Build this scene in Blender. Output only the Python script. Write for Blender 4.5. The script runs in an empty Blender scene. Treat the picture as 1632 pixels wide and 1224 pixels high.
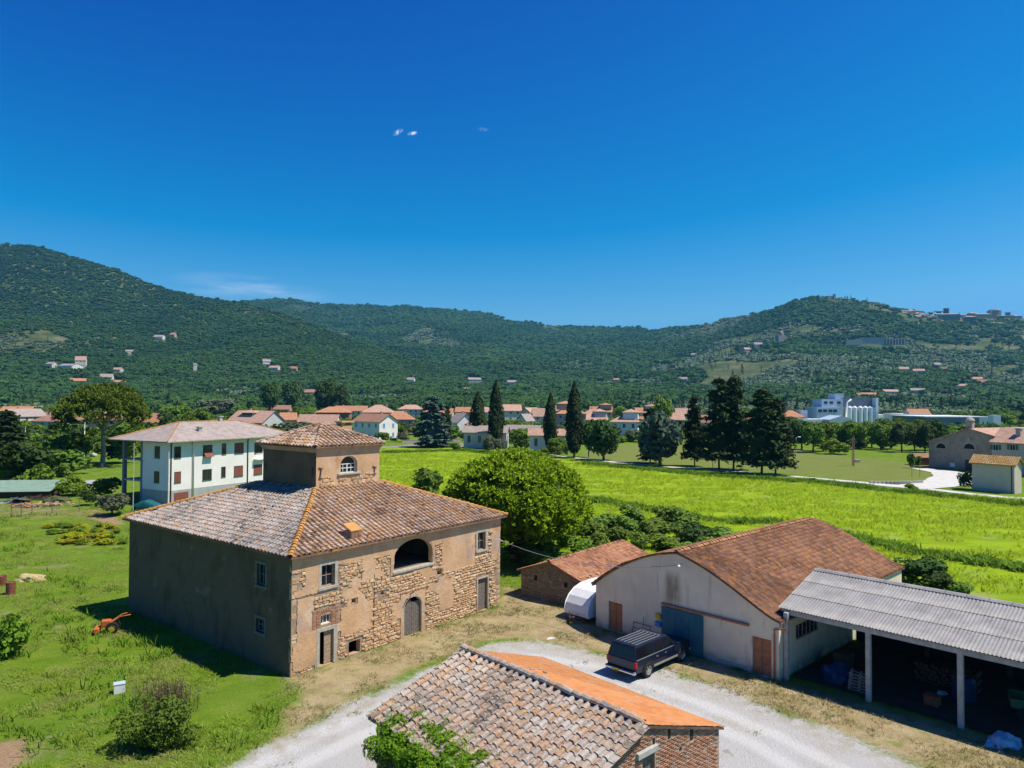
import bpy, bmesh, math, random
import numpy as np
from mathutils import Vector, Matrix, Euler, geometry, noise as mno
random.seed(7)
rng = np.random.default_rng(7)
R = math.radians
S = bpy.context.scene
COL = S.collection

# ------------------------------------------------------------------ camera
F, HY, ROLL, H = 1142.2, 636.93, 0.005, 16.5
PIT = math.atan((HY - 612) / F)
CP, SP = math.cos(PIT), math.sin(PIT)
cam = bpy.data.cameras.new('camera')
camo = bpy.data.objects.new('camera', cam)
COL.objects.link(camo)
cam.sensor_width = 36.0
cam.lens = F / 1632 * 36.0
cam.clip_start, cam.clip_end = 0.5, 30000
_x, _y, _z = Vector((1, 0, 0)), Vector((0, -SP, CP)), Vector((0, -CP, -SP))
cx = _x * math.cos(ROLL) + _y * math.sin(ROLL)
cy = -_x * math.sin(ROLL) + _y * math.cos(ROLL)
camo.matrix_world = Matrix(((cx.x, cy.x, _z.x, 0), (cx.y, cy.y, _z.y, 0), (cx.z, cy.z, _z.z, H), (0, 0, 0, 1)))
S.camera = camo

# ------------------------------------------------------------------ sky, sun, exposure
SUN_DIR = Vector((3.95, -0.55, 7.0)).normalized()          # towards the sun
SUN_EL = math.asin(SUN_DIR.z)
SUN_AZ = math.atan2(SUN_DIR.x, SUN_DIR.y)                  # clockwise from +Y
SKY_GAIN, SKY_LIFT = (0.94, 1.085, 1.07), (1.85, 1.30, -0.75)
W = bpy.data.worlds.new('World')
S.world = W
W.use_nodes = True
wn = W.node_tree
for n in list(wn.nodes):
    wn.nodes.remove(n)
def wnode(t, **k):
    n = wn.nodes.new(t)
    for a, b in k.items():
        setattr(n, a, b)
    return n
sky = wnode('ShaderNodeTexSky', sky_type='NISHITA', sun_disc=False, sun_elevation=SUN_EL, sun_rotation=SUN_AZ,
            altitude=300, air_density=1.0, dust_density=0.3, ozone_density=3.0)
bg = wnode('ShaderNodeBackground')
bg.inputs['Strength'].default_value = 0.10
# the photograph's deep polarised blue: one even colour grade over the whole sky
crv = wnode('ShaderNodeMix', data_type='RGBA', blend_type='MULTIPLY')
crv.inputs[0].default_value = 1.0
crv.inputs[7].default_value = (*SKY_GAIN, 1)
sub = wnode('ShaderNodeMix', data_type='RGBA', blend_type='SUBTRACT', clamp_result=False)
sub.inputs[0].default_value = 1.0
sub.inputs[7].default_value = (*SKY_LIFT, 1)
tint = wnode('ShaderNodeMix', data_type='RGBA', blend_type='LIGHTEN')
tint.inputs[0].default_value = 1.0
tint.inputs[7].default_value = (0.0, 0.0, 0.0, 1)
wo = wnode('ShaderNodeOutputWorld')
L = wn.links.new
L(sky.outputs[0], crv.inputs[6])
L(crv.outputs[2], sub.inputs[6])
cap = wnode('ShaderNodeMix', data_type='RGBA', blend_type='DARKEN')      # nowhere brighter than the horizon in view
cap.inputs[0].default_value = 1.0
cap.inputs[7].default_value = (1.3, 3.9, 7.6, 1)
L(sub.outputs[2], cap.inputs[6])
L(cap.outputs[2], tint.inputs[6])
# thin cirrus low in the sky and two tiny cloudlets, placed by direction on the sky sphere
tc = wnode('ShaderNodeTexCoord')
sep = wnode('ShaderNodeSeparateXYZ')
L(tc.outputs['Generated'], sep.inputs[0])
def wmath(op, a, b=None, c=None):
    n = wnode('ShaderNodeMath', operation=op)
    for i, x in enumerate((a, b, c)):
        if x is None:
            continue
        if isinstance(x, (int, float)):
            n.inputs[i].default_value = x
        else:
            L(x, n.inputs[i])
    return n.outputs[0]
ta = wmath('DIVIDE', sep.outputs[0], wmath('MAXIMUM', sep.outputs[1], 0.05))
te = wmath('DIVIDE', sep.outputs[2], wmath('MAXIMUM', sep.outputs[1], 0.05))
def blob(px, py, wx, wy, slope=0.0):
    a0 = (px - 816) / F
    e0 = (HY - py) / F
    dx = wmath('DIVIDE', wmath('SUBTRACT', ta, a0), wx / F)
    dy = wmath('DIVIDE', wmath('SUBTRACT', wmath('SUBTRACT', te, e0), wmath('MULTIPLY', wmath('SUBTRACT', ta, a0), slope)), wy / F)
    d = wmath('SQRT', wmath('ADD', wmath('MULTIPLY', dx, dx), wmath('MULTIPLY', dy, dy)))
    return wmath('MAXIMUM', wmath('SUBTRACT', 1.0, d), 0.0)
mapn = wnode('ShaderNodeMapping')
mapn.inputs['Scale'].default_value = (14, 14, 90)
L(tc.outputs['Generated'], mapn.inputs[0])
nz = wnode('ShaderNodeTexNoise')
nz.inputs['Scale'].default_value = 1.0
nz.inputs['Detail'].default_value = 6
L(mapn.outputs[0], nz.inputs[0])
nz2 = wnode('ShaderNodeTexNoise')
nz2.inputs['Scale'].default_value = 220
nz2.inputs['Detail'].default_value = 4
L(tc.outputs['Generated'], nz2.inputs[0])
cir = wmath('MULTIPLY', blob(390, 461, 150, 24, -0.10), wmath('MAXIMUM', wmath('SUBTRACT', nz.outputs[0], 0.36), 0.0))
puff = wmath('ADD', blob(631, 208, 9, 5, 0.5), wmath('ADD', blob(654, 210, 9, 3.5, 0.2), wmath('MULTIPLY', blob(767, 203, 10, 4, 0), 0.3)))
puff = wmath('MULTIPLY', puff, wmath('MAXIMUM', wmath('MULTIPLY', wmath('SUBTRACT', nz2.outputs[0], 0.33), 3.0), 0.0))
cl = wmath('MINIMUM', wmath('ADD', wmath('MULTIPLY', cir, 1.0), puff), 0.9)
cmix = wnode('ShaderNodeMix', data_type='RGBA')
L(cl, cmix.inputs[0])
L(tint.outputs[2], cmix.inputs[6])
cmix.inputs[7].default_value = (9, 9.6, 10.5, 1)
L(cmix.outputs[2], bg.inputs['Color'])
L(bg.outputs[0], wo.inputs['Surface'])

sun = bpy.data.lights.new('sun', 'SUN')
suno = bpy.data.objects.new('sun', sun)
COL.objects.link(suno)
sun.energy = 5.0
sun.angle = R(0.53)
sun.color = (1.0, 0.935, 0.83)
suno.rotation_euler = SUN_DIR.to_track_quat('Z', 'Y').to_euler()

S.view_settings.view_transform = 'Standard'
S.view_settings.look = 'None'
S.view_settings.gamma = 1
S.view_settings.use_curve_mapping = False
S.view_settings.exposure = 0.32
S.render.engine = 'CYCLES'
cyc = S.cycles
cyc.max_bounces = 5
cyc.diffuse_bounces = 2
cyc.glossy_bounces = 2
cyc.transmission_bounces = 3
cyc.transparent_max_bounces = 4
cyc.volume_bounces = 0
cyc.use_denoising = True
cyc.caustics_reflective = cyc.caustics_refractive = False

# ------------------------------------------------------------------ picture -> world helpers
def ray(px, py):
    dx, dy = px - 816, py - 612
    a = (dx * math.cos(ROLL) + dy * math.sin(ROLL)) / F
    b = (-dx * math.sin(ROLL) + dy * math.cos(ROLL)) / F
    return Vector((a, CP + b * SP, SP - b * CP))
def G(px, py, z=0.0):                      # where the line of sight meets the level z
    r = ray(px, py)
    return Vector((0, 0, H)) + r * ((z - H) / r.z)
def AT(px, py, d):                         # point on the line of sight at depth d
    r = ray(px, py)
    return Vector((0, 0, H)) + r * (d / r.y)
class Frame:                               # a building's own axes on the ground
    def __init__(s, x, y, th):
        s.o, s.th = Vector((x, y, 0)), th
        s.u = Vector((math.cos(th), math.sin(th), 0))
        s.v = Vector((-math.sin(th), math.cos(th), 0))
    def w(s, a, b, z=0):
        return s.o + s.u * a + s.v * b + Vector((0, 0, z))
    def loc(s, p):
        q = p - s.o
        return Vector((q.dot(s.u), q.dot(s.v), p.z))
    def fy(s, px, py, b=0.0):              # hit the wall plane y=b -> (a, z)
        r = ray(px, py); c = Vector((0, 0, H))
        t = (b - (c - s.o).dot(s.v)) / r.dot(s.v)
        p = s.loc(c + r * t)
        return p.x, p.z
    def fx(s, px, py, a=0.0):              # hit the wall plane x=a -> (b, z)
        r = ray(px, py); c = Vector((0, 0, H))
        t = (a - (c - s.o).dot(s.u)) / r.dot(s.u)
        p = s.loc(c + r * t)
        return p.y, p.z

# ------------------------------------------------------------------ object helpers
def thing(name, label, cat, loc=(0, 0, 0), rotz=0.0, group=None):
    o = bpy.data.objects.new(name, None)
    COL.objects.link(o)
    o.location = loc
    o.rotation_euler = (0, 0, rotz)
    o.empty_display_size = 0.5
    o['label'], o['category'] = label, cat
    if group:
        o['group'] = group
    return o
def tag(o, label, cat, group=None):
    o['label'], o['category'] = label, cat
    if group:
        o['group'] = group
    return o
def link(name, me, parent=None, M=None, kind=None, label=None):
    o = bpy.data.objects.new(name, me)
    COL.objects.link(o)
    if parent:
        o.parent = parent
    if M is not None:
        o.matrix_local = M
    if kind:
        o['kind'] = kind
    if label:
        o['label'] = label
    return o
def dup(root, loc, rotz=None, scale=None, label=None, group=None):
    r = root.copy(); COL.objects.link(r)
    r.location = loc
    if rotz is not None:
        r.rotation_euler = (0, 0, rotz)
    if scale:
        r.scale = scale
    if label:
        r['label'] = label
    if group:
        r['group'] = group
    for c in root.children:
        k = c.copy(); COL.objects.link(k); k.parent = r
        for g in c.children:
            q = g.copy(); COL.objects.link(q); q.parent = k
    return r
def arr_mesh(name, V, Fc, mat=None, smooth=False):
    V = np.asarray(V, np.float32); Fc = np.asarray(Fc, np.int32)
    k = Fc.shape[1]
    me = bpy.data.meshes.new(name)
    me.vertices.add(len(V)); me.vertices.foreach_set('co', V.ravel())
    me.loops.add(Fc.size); me.loops.foreach_set('vertex_index', Fc.ravel())
    me.polygons.add(len(Fc)); me.polygons.foreach_set('loop_start', np.arange(len(Fc), dtype=np.int32) * k)
    if smooth:
        me.polygons.foreach_set('use_smooth', np.ones(len(Fc), bool))
    me.update(calc_edges=True)
    if mat:
        for m in (mat if isinstance(mat, (list, tuple)) else [mat]):
            me.materials.append(m)
    return me
class MB:
    def __init__(s):
        s.v, s.f, s.m, s.sm = [], [], [], []
    def add(s, vs, fs, mi=0, M=None, smooth=False):
        b = len(s.v)
        s.v.extend([(M @ Vector(v)) if M is not None else Vector(v) for v in vs])
        s.f.extend([tuple(i + b for i in f) for f in fs])
        s.m.extend([mi] * len(fs)); s.sm.extend([smooth] * len(fs))
        return s
    def box(s, x0, x1, y0, y1, z0, z1, mi=0, M=None):
        vs = [(x, y, z) for z in (z0, z1) for y in (y0, y1) for x in (x0, x1)]
        return s.add(vs, [(0, 2, 3, 1), (4, 5, 7, 6), (0, 1, 5, 4), (2, 6, 7, 3), (0, 4, 6, 2), (1, 3, 7, 5)], mi, M)
    def bbox(s, x0, x1, y0, y1, z0, z1, bev, mi=0, M=None):
        bm = bmesh.new()
        bmesh.ops.create_cube(bm, size=1)
        for v in bm.verts:
            v.co = Vector((x0 if v.co.x < 0 else x1, y0 if v.co.y < 0 else y1, z0 if v.co.z < 0 else z1))
        bmesh.ops.bevel(bm, geom=bm.edges[:], offset=bev, segments=1, affect='EDGES')
        bm.verts.index_update()
        s.add([v.co.copy() for v in bm.verts], [tuple(v.index for v in f.verts) for f in bm.faces], mi, M)
        bm.free()
        return s
    def quad(s, a, b, c, d, mi=0, M=None):
        return s.add([a, b, c, d], [(0, 1, 2, 3)], mi, M)
    def tube(s, pts, rad, n=6, mi=0, M=None, cap=True):
        pts = [Vector(p) for p in pts]
        if isinstance(rad, (int, float)):
            rad = [rad] * len(pts)
        vs, fs = [], []
        for i, p in enumerate(pts):
            d = (pts[min(i + 1, len(pts) - 1)] - pts[max(i - 1, 0)])
            d = d.normalized() if d.length > 0 else Vector((0, 0, 1))
            a = d.orthogonal().normalized() if abs(d.z) > 0.9 else d.cross(Vector((0, 0, 1))).normalized()
            if abs(d.z) > 0.9:
                a = (Vector((1, 0, 0)) - d * d.x).normalized()
            b = d.cross(a)
            for k in range(n):
                t = 2 * math.pi * k / n
                vs.append(p + (a * math.cos(t) + b * math.sin(t)) * rad[i])
        for i in range(len(pts) - 1):
            for k in range(n):
                k2 = (k + 1) % n
                fs.append((i * n + k, i * n + k2, (i + 1) * n + k2, (i + 1) * n + k))
        if cap:
            fs.append(tuple(range(n))); fs.append(tuple((len(pts) - 1) * n + k for k in range(n)))
        return s.add(vs, fs, mi, M, smooth=True)
    def lathe(s, prof, n=12, mi=0, M=None, cap=True):
        vs = [(r * math.cos(2 * math.pi * k / n), r * math.sin(2 * math.pi * k / n), z) for r, z in prof for k in range(n)]
        fs = [(i * n + k, i * n + (k + 1) % n, (i + 1) * n + (k + 1) % n, (i + 1) * n + k) for i in range(len(prof) - 1) for k in range(n)]
        if cap:
            fs.append(tuple(range(n))); fs.append(tuple((len(prof) - 1) * n + k for k in range(n)))
        return s.add(vs, fs, mi, M)
    def prism(s, pts, ax, d0, d1, mi=0, M=None):
        # 2-D outline extruded along axis ax between d0 and d1
        def p3(p, d):
            return {'x': (d, p[0], p[1]), 'y': (p[0], d, p[1]), 'z': (p[0], p[1], d)}[ax]
        n = len(pts)
        vs = [p3(p, d0) for p in pts] + [p3(p, d1) for p in pts]
        fs = [tuple(range(n)), tuple(range(n, 2 * n))] + [(i, (i + 1) % n, n + (i + 1) % n, n + i) for i in range(n)]
        return s.add(vs, fs, mi, M)
    def mesh(s, name, mats):
        me = bpy.data.meshes.new(name)
        me.from_pydata([tuple(v) for v in s.v], [], s.f)
        for m in (mats if isinstance(mats, (list, tuple)) else [mats]):
            me.materials.append(m)
        me.polygons.foreach_set('material_index', s.m)
        me.polygons.foreach_set('use_smooth', s.sm)
        me.update()
        return me
    def build(s, name, mats, parent=None, M=None, kind=None, label=None):
        return link(name, s.mesh(name, mats), parent, M, kind, label)
def struct(o):
    o['kind'] = 'structure'
    return o

# ------------------------------------------------------------------ materials
class N:
    """a small helper to write node materials"""
    def __init__(s, name):
        s.m = bpy.data.materials.new(name); s.m.use_nodes = True
        s.t = s.m.node_tree
        s.b = s.t.nodes['Principled BSDF']; s.out = s.t.nodes['Material Output']
        s.b.inputs['Specular IOR Level'].default_value = 0.25
    def n(s, t, **k):
        x = s.t.nodes.new(t)
        for a, b in k.items():
            setattr(x, a, b)
        return x
    def put(s, sock, v):
        if hasattr(v, 'is_output') or isinstance(v, bpy.types.NodeSocket):
            s.t.links.new(v, sock)
        elif isinstance(v, (tuple, list)) and len(v) == 3 and sock.type == 'RGBA':
            sock.default_value = (*v, 1)
        else:
            sock.default_value = v
    def pos(s):
        return s.n('ShaderNodeNewGeometry').outputs['Position']
    def obj(s):
        return s.n('ShaderNodeTexCoord').outputs['Object']
    def island(s):
        a = s.n('ShaderNodeNewGeometry').outputs['Random Per Island']
        b = s.n('ShaderNodeObjectInfo').outputs['Random']
        return s.math('FRACT', s.math('ADD', a, b))
    def orand(s):
        return s.n('ShaderNodeObjectInfo').outputs['Random']
    def attr(s, name, what='Fac'):
        x = s.n('ShaderNodeAttribute'); x.attribute_name = name
        return x.outputs[what]
    def scale(s, v, sc, rot=(0, 0, 0)):
        x = s.n('ShaderNodeMapping'); s.put(x.inputs[0], v)
        x.inputs['Scale'].default_value = sc; x.inputs['Rotation'].default_value = rot
        return x.outputs[0]
    def noise(s, sc, det=3, v=None, rough=0.55, dist=0.0):
        x = s.n('ShaderNodeTexNoise')
        s.put(x.inputs['Vector'], v if v is not None else s.pos())
        x.inputs['Scale'].default_value = sc; x.inputs['Detail'].default_value = det
        x.inputs['Roughness'].default_value = rough; x.inputs['Distortion'].default_value = dist
        return x.outputs[0]
    def voro(s, sc, v=None, feat='F1', out='Distance'):
        x = s.n('ShaderNodeTexVoronoi', feature=feat)
        s.put(x.inputs['Vector'], v if v is not None else s.pos()); x.inputs['Scale'].default_value = sc
        return x.outputs[out]
    def ramp(s, f, *stops, interp='LINEAR'):
        x = s.n('ShaderNodeValToRGB'); s.put(x.inputs[0], f)
        cr = x.color_ramp; cr.interpolation = interp
        while len(cr.elements) < len(stops):
            cr.elements.new(0.5)
        for e, (p, c) in zip(cr.elements, stops):
            e.position = p
            e.color = (*c, 1) if isinstance(c, (tuple, list)) else (c, c, c, 1)
        return x.outputs[0]
    def mix(s, f, a, b, mode='MIX'):
        x = s.n('ShaderNodeMix', data_type='RGBA', blend_type=mode)
        s.put(x.inputs[0], f); s.put(x.inputs[6], a); s.put(x.inputs[7], b)
        return x.outputs[2]
    def math(s, op, a, b=None, c=None, clamp=False):
        x = s.n('ShaderNodeMath', operation=op, use_clamp=clamp)
        for i, q in enumerate((a, b, c)):
            if q is not None:
                s.put(x.inputs[i], q)
        return x.outputs[0]
    def mr(s, v, a, b, c=0.0, d=1.0, smooth=True):
        x = s.n('ShaderNodeMapRange', interpolation_type='SMOOTHSTEP' if smooth else 'LINEAR')
        for i, q in enumerate((v, a, b, c, d)):
            s.put(x.inputs[i], q)
        return x.outputs[0]
    def bump(s, h, strength=0.4, dist=0.05):
        x = s.n('ShaderNodeBump'); x.inputs['Strength'].default_value = strength
        x.inputs['Distance'].default_value = dist; s.put(x.inputs['Height'], h)
        s.t.links.new(x.outputs[0], s.b.inputs['Normal'])
        return x.outputs[0]
    def done(s, col, rough=0.8, spec=None, metal=0.0):
        s.put(s.b.inputs['Base Color'], col); s.put(s.b.inputs['Roughness'], rough)
        s.b.inputs['Metallic'].default_value = metal
        if spec is not None:
            s.b.inputs['Specular IOR Level'].default_value = spec
        return s.m
def plain(name, col, rough=0.7, var=0.25, sc=3.0, metal=0.0, spec=0.3, bump=0.0):
    n = N(name)
    f = n.noise(sc, 4)
    lo = tuple(c * (1 - var) for c in col); hi = tuple(min(1, c * (1 + var)) for c in col)
    if bump:
        n.bump(n.noise(sc * 6, 4), bump, 0.03)
    return n.done(n.ramp(f, (0.3, lo), (0.7, hi)), rough, spec, metal)
def foliage(name, c1, c2, c3=None, trans=0.22, sc=0.6, up=0.3):
    n = N(name)
    r = n.island()
    col = n.mix(r, c1, c2)
    f = n.noise(sc, 3)
    col = n.mix(n.mr(f, 0.35, 0.7), col, c3 or tuple(0.6 * a + 0.1 * b for a, b in zip(c1, c2)))
    hs = n.n('ShaderNodeHueSaturation'); n.put(hs.inputs['Color'], col)
    n.put(hs.inputs['Hue'], n.mr(n.orand(), 0, 1, 0.485, 0.515, False)); n.put(hs.inputs['Value'], n.mr(n.orand(), 0, 1, 0.8, 1.2, False))
    n.done(hs.outputs[0], 0.75, 0.12)
    if up:                                      # sprays of leaves shade as a soft mass that faces the sky
        vm = n.n('ShaderNodeMix', data_type='VECTOR'); vm.inputs[0].default_value = up
        g = n.n('ShaderNodeNewGeometry'); n.put(vm.inputs[4], g.outputs['Normal']); vm.inputs[5].default_value = (0, 0, 1)
        nn = n.n('ShaderNodeVectorMath', operation='NORMALIZE'); n.put(nn.inputs[0], vm.outputs[1]); n.put(n.b.inputs['Normal'], nn.outputs[0])
    tr = n.n('ShaderNodeBsdfTranslucent'); n.put(tr.inputs['Color'], hs.outputs[0])
    mx = n.n('ShaderNodeMixShader'); mx.inputs[0].default_value = trans
    n.t.links.new(n.b.outputs[0], mx.inputs[1]); n.t.links.new(tr.outputs[0], mx.inputs[2])
    n.t.links.new(mx.outputs[0], n.out.inputs['Surface'])
    return n.m
def tile_mat(name, stops, lich=(0.45, 0.43, 0.38), lam=0.25, orange=(0.48, 0.24, 0.06), oam=0.3, patch=0.35, dark=0.3):
    n = N(name)
    r = n.island()
    big = n.noise(patch, 2)
    f = n.math('ADD', n.math('MULTIPLY', r, 0.72), n.math('MULTIPLY', n.math('SUBTRACT', big, 0.5), 1.6))
    col = n.ramp(n.math('ADD', f, 0.14), *stops)
    col = n.mix(n.mr(n.noise(2.2, 4), 0.62 - 0.25 * oam, 0.75, 0, 0.9), col, orange)
    col = n.mix(n.mr(n.noise(9, 5), 0.66 - 0.3 * lam, 0.74, 0, 0.85), col, lich)
    col = n.mix(n.mr(n.noise(5, 5, rough=0.7), 0.52, 0.72, 0, dark * 1.6), col, (0.06, 0.05, 0.045))
    n.bump(n.noise(22, 4), 0.5, 0.02)
    return n.done(col, 0.9, 0.1)
MT = {}
MT['tile_house'] = tile_mat('old_roof_tile', [(0.05, (0.20, 0.125, 0.085)), (0.3, (0.42, 0.29, 0.21)), (0.5, (0.50, 0.37, 0.28)), (0.7, (0.47, 0.25, 0.12)), (0.95, (0.60, 0.49, 0.40))], oam=0.68, lam=0.45, dark=.45)
MT['tile_lichen'] = tile_mat('lichen_grey_roof_tile', [(0.05, (0.12, 0.095, 0.08)), (0.3, (0.25, 0.215, 0.19)), (0.5, (0.32, 0.285, 0.26)), (0.75, (0.34, 0.22, 0.155)), (0.95, (0.40, 0.365, 0.34))], lich=(0.46, 0.44, 0.42), oam=0.25, lam=0.75, dark=.5)
MT['tile_out'] = tile_mat('grey_roof_tile', [(0.05, (0.14, 0.10, 0.075)), (0.3, (0.29, 0.225, 0.175)), (0.55, (0.37, 0.295, 0.235)), (0.75, (0.40, 0.24, 0.14)), (0.95, (0.43, 0.37, 0.31))], lich=(0.5, 0.48, 0.45), oam=0.30, lam=0.6, dark=.45)
MT['tile_hip'] = tile_mat('orange_ridge_tile', [(0.1, (0.42, 0.20, 0.07)), (0.5, (0.55, 0.26, 0.07)), (0.9, (0.5, 0.3, 0.14))], oam=0.8, lam=0.1, dark=0.15)
MT['tile_orange'] = tile_mat('orange_flat_tile', [(0.1, (0.46, 0.19, 0.08)), (0.5, (0.54, 0.23, 0.09)), (0.9, (0.50, 0.25, 0.13))], oam=0.55, lam=0.05, orange=(0.56, 0.25, 0.06), dark=0.12)
MT['tile_barn'] = tile_mat('barn_roof_tile', [(0.1, (0.135, 0.070, 0.044)), (0.5, (0.205, 0.105, 0.066)), (0.9, (0.29, 0.15, 0.09))], lich=(0.38, 0.27, 0.18), oam=0.5, lam=0.3, orange=(0.44, 0.19, 0.05), dark=0.35)
MT['tile_shed'] = tile_mat('shed_roof_tile', [(0.1, (0.22, 0.11, 0.07)), (0.5, (0.43, 0.19, 0.10)), (0.9, (0.48, 0.26, 0.15))], oam=0.35, lam=0.2, dark=0.3)
MT['tile_gold'] = tile_mat('ochre_roof_tile', [(0.1, (0.36, 0.2, 0.07)), (0.5, (0.46, 0.29, 0.11)), (0.9, (0.52, 0.36, 0.2))], oam=0.4, lam=0.3, dark=0.2)
MT['pan'] = tile_mat('pan_tile', [(0.1, (0.12, 0.08, 0.06)), (0.5, (0.24, 0.14, 0.09)), (0.9, (0.34, 0.2, 0.12))], oam=0.3, lam=0.2)
def rubble_wall():
    n = N('old_plaster_wall')
    p = n.pos()
    a = n.ramp(n.noise(0.55, 5), (0.3, (0.498, 0.303, 0.169)), (0.45, (0.595, 0.360, 0.194)), (0.6, (0.636, 0.420, 0.256)), (0.75, (0.553, 0.285, 0.153)))
    a = n.mix(n.mr(n.noise(1.1, 5, rough=0.65), 0.56, 0.66, 0, 0.8), a, (0.498, 0.279, 0.133))
    a = n.mix(n.mr(n.noise(0.8, 5, v=n.scale(p, (1, 1, 0.6))), 0.60, 0.72, 0, 0.7), a, (0.692, 0.501, 0.349))
    a = n.mix(n.mr(n.noise(0.35, 5, rough=0.7), 0.52, 0.66, 0, 0.6), a, (0.372, 0.299, 0.247))
    a = n.mix(n.mr(n.noise(1.7, 6, v=n.scale(p, (1, 1, .3)), rough=0.7), 0.56, 0.72, 0, 0.55), a, (0.251, 0.185, 0.137))
    a = n.mix(n.mr(n.noise(3.5, 6, rough=0.7), 0.58, 0.7, 0, 0.5), a, (0.221, 0.127, 0.071))
    sp = n.n('ShaderNodeSeparateXYZ'); n.put(sp.inputs[0], p)
    low = n.math('MULTIPLY', n.mr(sp.outputs[2], 0.0, 1.6, 1, 0), n.noise(1.6, 4))
    a = n.mix(n.math('MULTIPLY', low, 0.8), a, (0.277, 0.198, 0.123))
    n.bump(n.math('ADD', n.noise(3, 6, rough=0.7), n.math('MULTIPLY', n.noise(16, 4), 0.5)), 0.6, 0.06)
    return n.done(a, 0.92, 0.1)
MT['wall'] = rubble_wall()
MT['rubble_bed'] = plain('rubble_mortar', (0.32, 0.235, 0.155), 0.95, 0.35, 2.5, bump=0.6)
def dark_plaster_wall():  # darker, blotchy plaster for the left walls of house and tower
    n = N('dark_brown_plaster')
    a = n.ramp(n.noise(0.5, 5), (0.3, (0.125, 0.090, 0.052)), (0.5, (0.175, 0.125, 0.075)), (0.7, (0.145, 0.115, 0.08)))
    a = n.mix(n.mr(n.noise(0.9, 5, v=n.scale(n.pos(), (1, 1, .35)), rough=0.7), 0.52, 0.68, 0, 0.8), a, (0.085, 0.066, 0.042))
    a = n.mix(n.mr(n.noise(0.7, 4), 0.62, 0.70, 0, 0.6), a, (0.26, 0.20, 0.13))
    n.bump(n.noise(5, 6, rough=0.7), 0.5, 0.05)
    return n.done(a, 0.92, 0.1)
MT['dark_plaster'] = dark_plaster_wall()
def stone_mat(name, stops, sc=2.5):
    n = N(name)
    col = n.ramp(n.island(), *stops)
    col = n.mix(n.mr(n.noise(sc, 5), 0.5, 0.75, 0, 0.5), col, (0.2, 0.15, 0.1))
    n.bump(n.noise(14, 5), 0.6, 0.03)
    return n.done(col, 0.92, 0.1)
MT['stone'] = stone_mat('rubble_stone', [(0.0, (0.464, 0.289, 0.150)), (0.3, (0.567, 0.363, 0.193)), (0.5, (0.644, 0.428, 0.240)), (0.7, (0.515, 0.278, 0.145)), (0.85, (0.464, 0.347, 0.231)), (1.0, (0.708, 0.503, 0.308))])
MT['shed_stone'] = stone_mat('brown_rubble_stone', [(0.0, (0.20, 0.145, 0.09)), (0.4, (0.30, 0.22, 0.14)), (0.7, (0.26, 0.17, 0.10)), (1.0, (0.36, 0.29, 0.20))])
MT['shed_wall'] = plain('brown_mortar_wall', (0.25, 0.18, 0.115), 0.9, 0.35, 2.0, bump=0.5)
MT['brick'] = stone_mat('red_brick', [(0.0, (0.28, 0.12, 0.07)), (0.35, (0.38, 0.165, 0.09)), (0.6, (0.44, 0.21, 0.12)), (0.8, (0.40, 0.25, 0.17)), (1.0, (0.33, 0.20, 0.15))], 1.2)
MT['mortar'] = plain('mortar', (0.36, 0.27, 0.19), 0.95, 0.3, 4, bump=0.4)
MT['serena'] = plain('grey_stone_trim', (0.40, 0.37, 0.30), 0.85, 0.25, 5, bump=0.3)
MT['serena_dull'] = plain('dull_stone_trim', (0.17, 0.155, 0.12), 0.85, 0.25, 5, bump=0.3)
MT['wood_old'] = plain('weathered_wood', (0.17, 0.14, 0.12), 0.85, 0.35, 8, bump=0.3)
MT['wood_dark'] = plain('dark_timber', (0.09, 0.06, 0.04), 0.85, 0.3, 6)
MT['wood_pale'] = plain('pale_board', (0.36, 0.26, 0.17), 0.85, 0.3, 6)
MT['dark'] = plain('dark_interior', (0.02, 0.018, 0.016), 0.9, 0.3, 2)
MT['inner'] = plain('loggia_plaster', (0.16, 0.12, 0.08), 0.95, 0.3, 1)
def glass_mat():
    n = N('window_glass')
    return n.done((0.015, 0.02, 0.028), 0.06, 0.6)
MT['glass'] = glass_mat()
MT['white'] = plain('white_paint', (0.72, 0.71, 0.68), 0.6, 0.08, 4)
MT['metal'] = plain('galvanised_metal', (0.42, 0.43, 0.44), 0.45, 0.2, 6, metal=0.6)
MT['iron'] = plain('rusty_iron', (0.10, 0.06, 0.045), 0.8, 0.3, 8)
MT['rust'] = plain('rusty_drum', (0.20, 0.07, 0.04), 0.8, 0.35, 5)
MT['concrete'] = plain('concrete', (0.40, 0.38, 0.34), 0.9, 0.2, 3, bump=0.3)
MT['black'] = plain('black_rubber', (0.018, 0.018, 0.019), 0.75, 0.2, 6)
MT['bark'] = plain('bark', (0.13, 0.09, 0.065), 0.95, 0.35, 4, bump=0.5)
MT['bark_pale'] = plain('pale_bark', (0.24, 0.19, 0.145), 0.95, 0.3, 3, bump=0.5)

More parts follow.
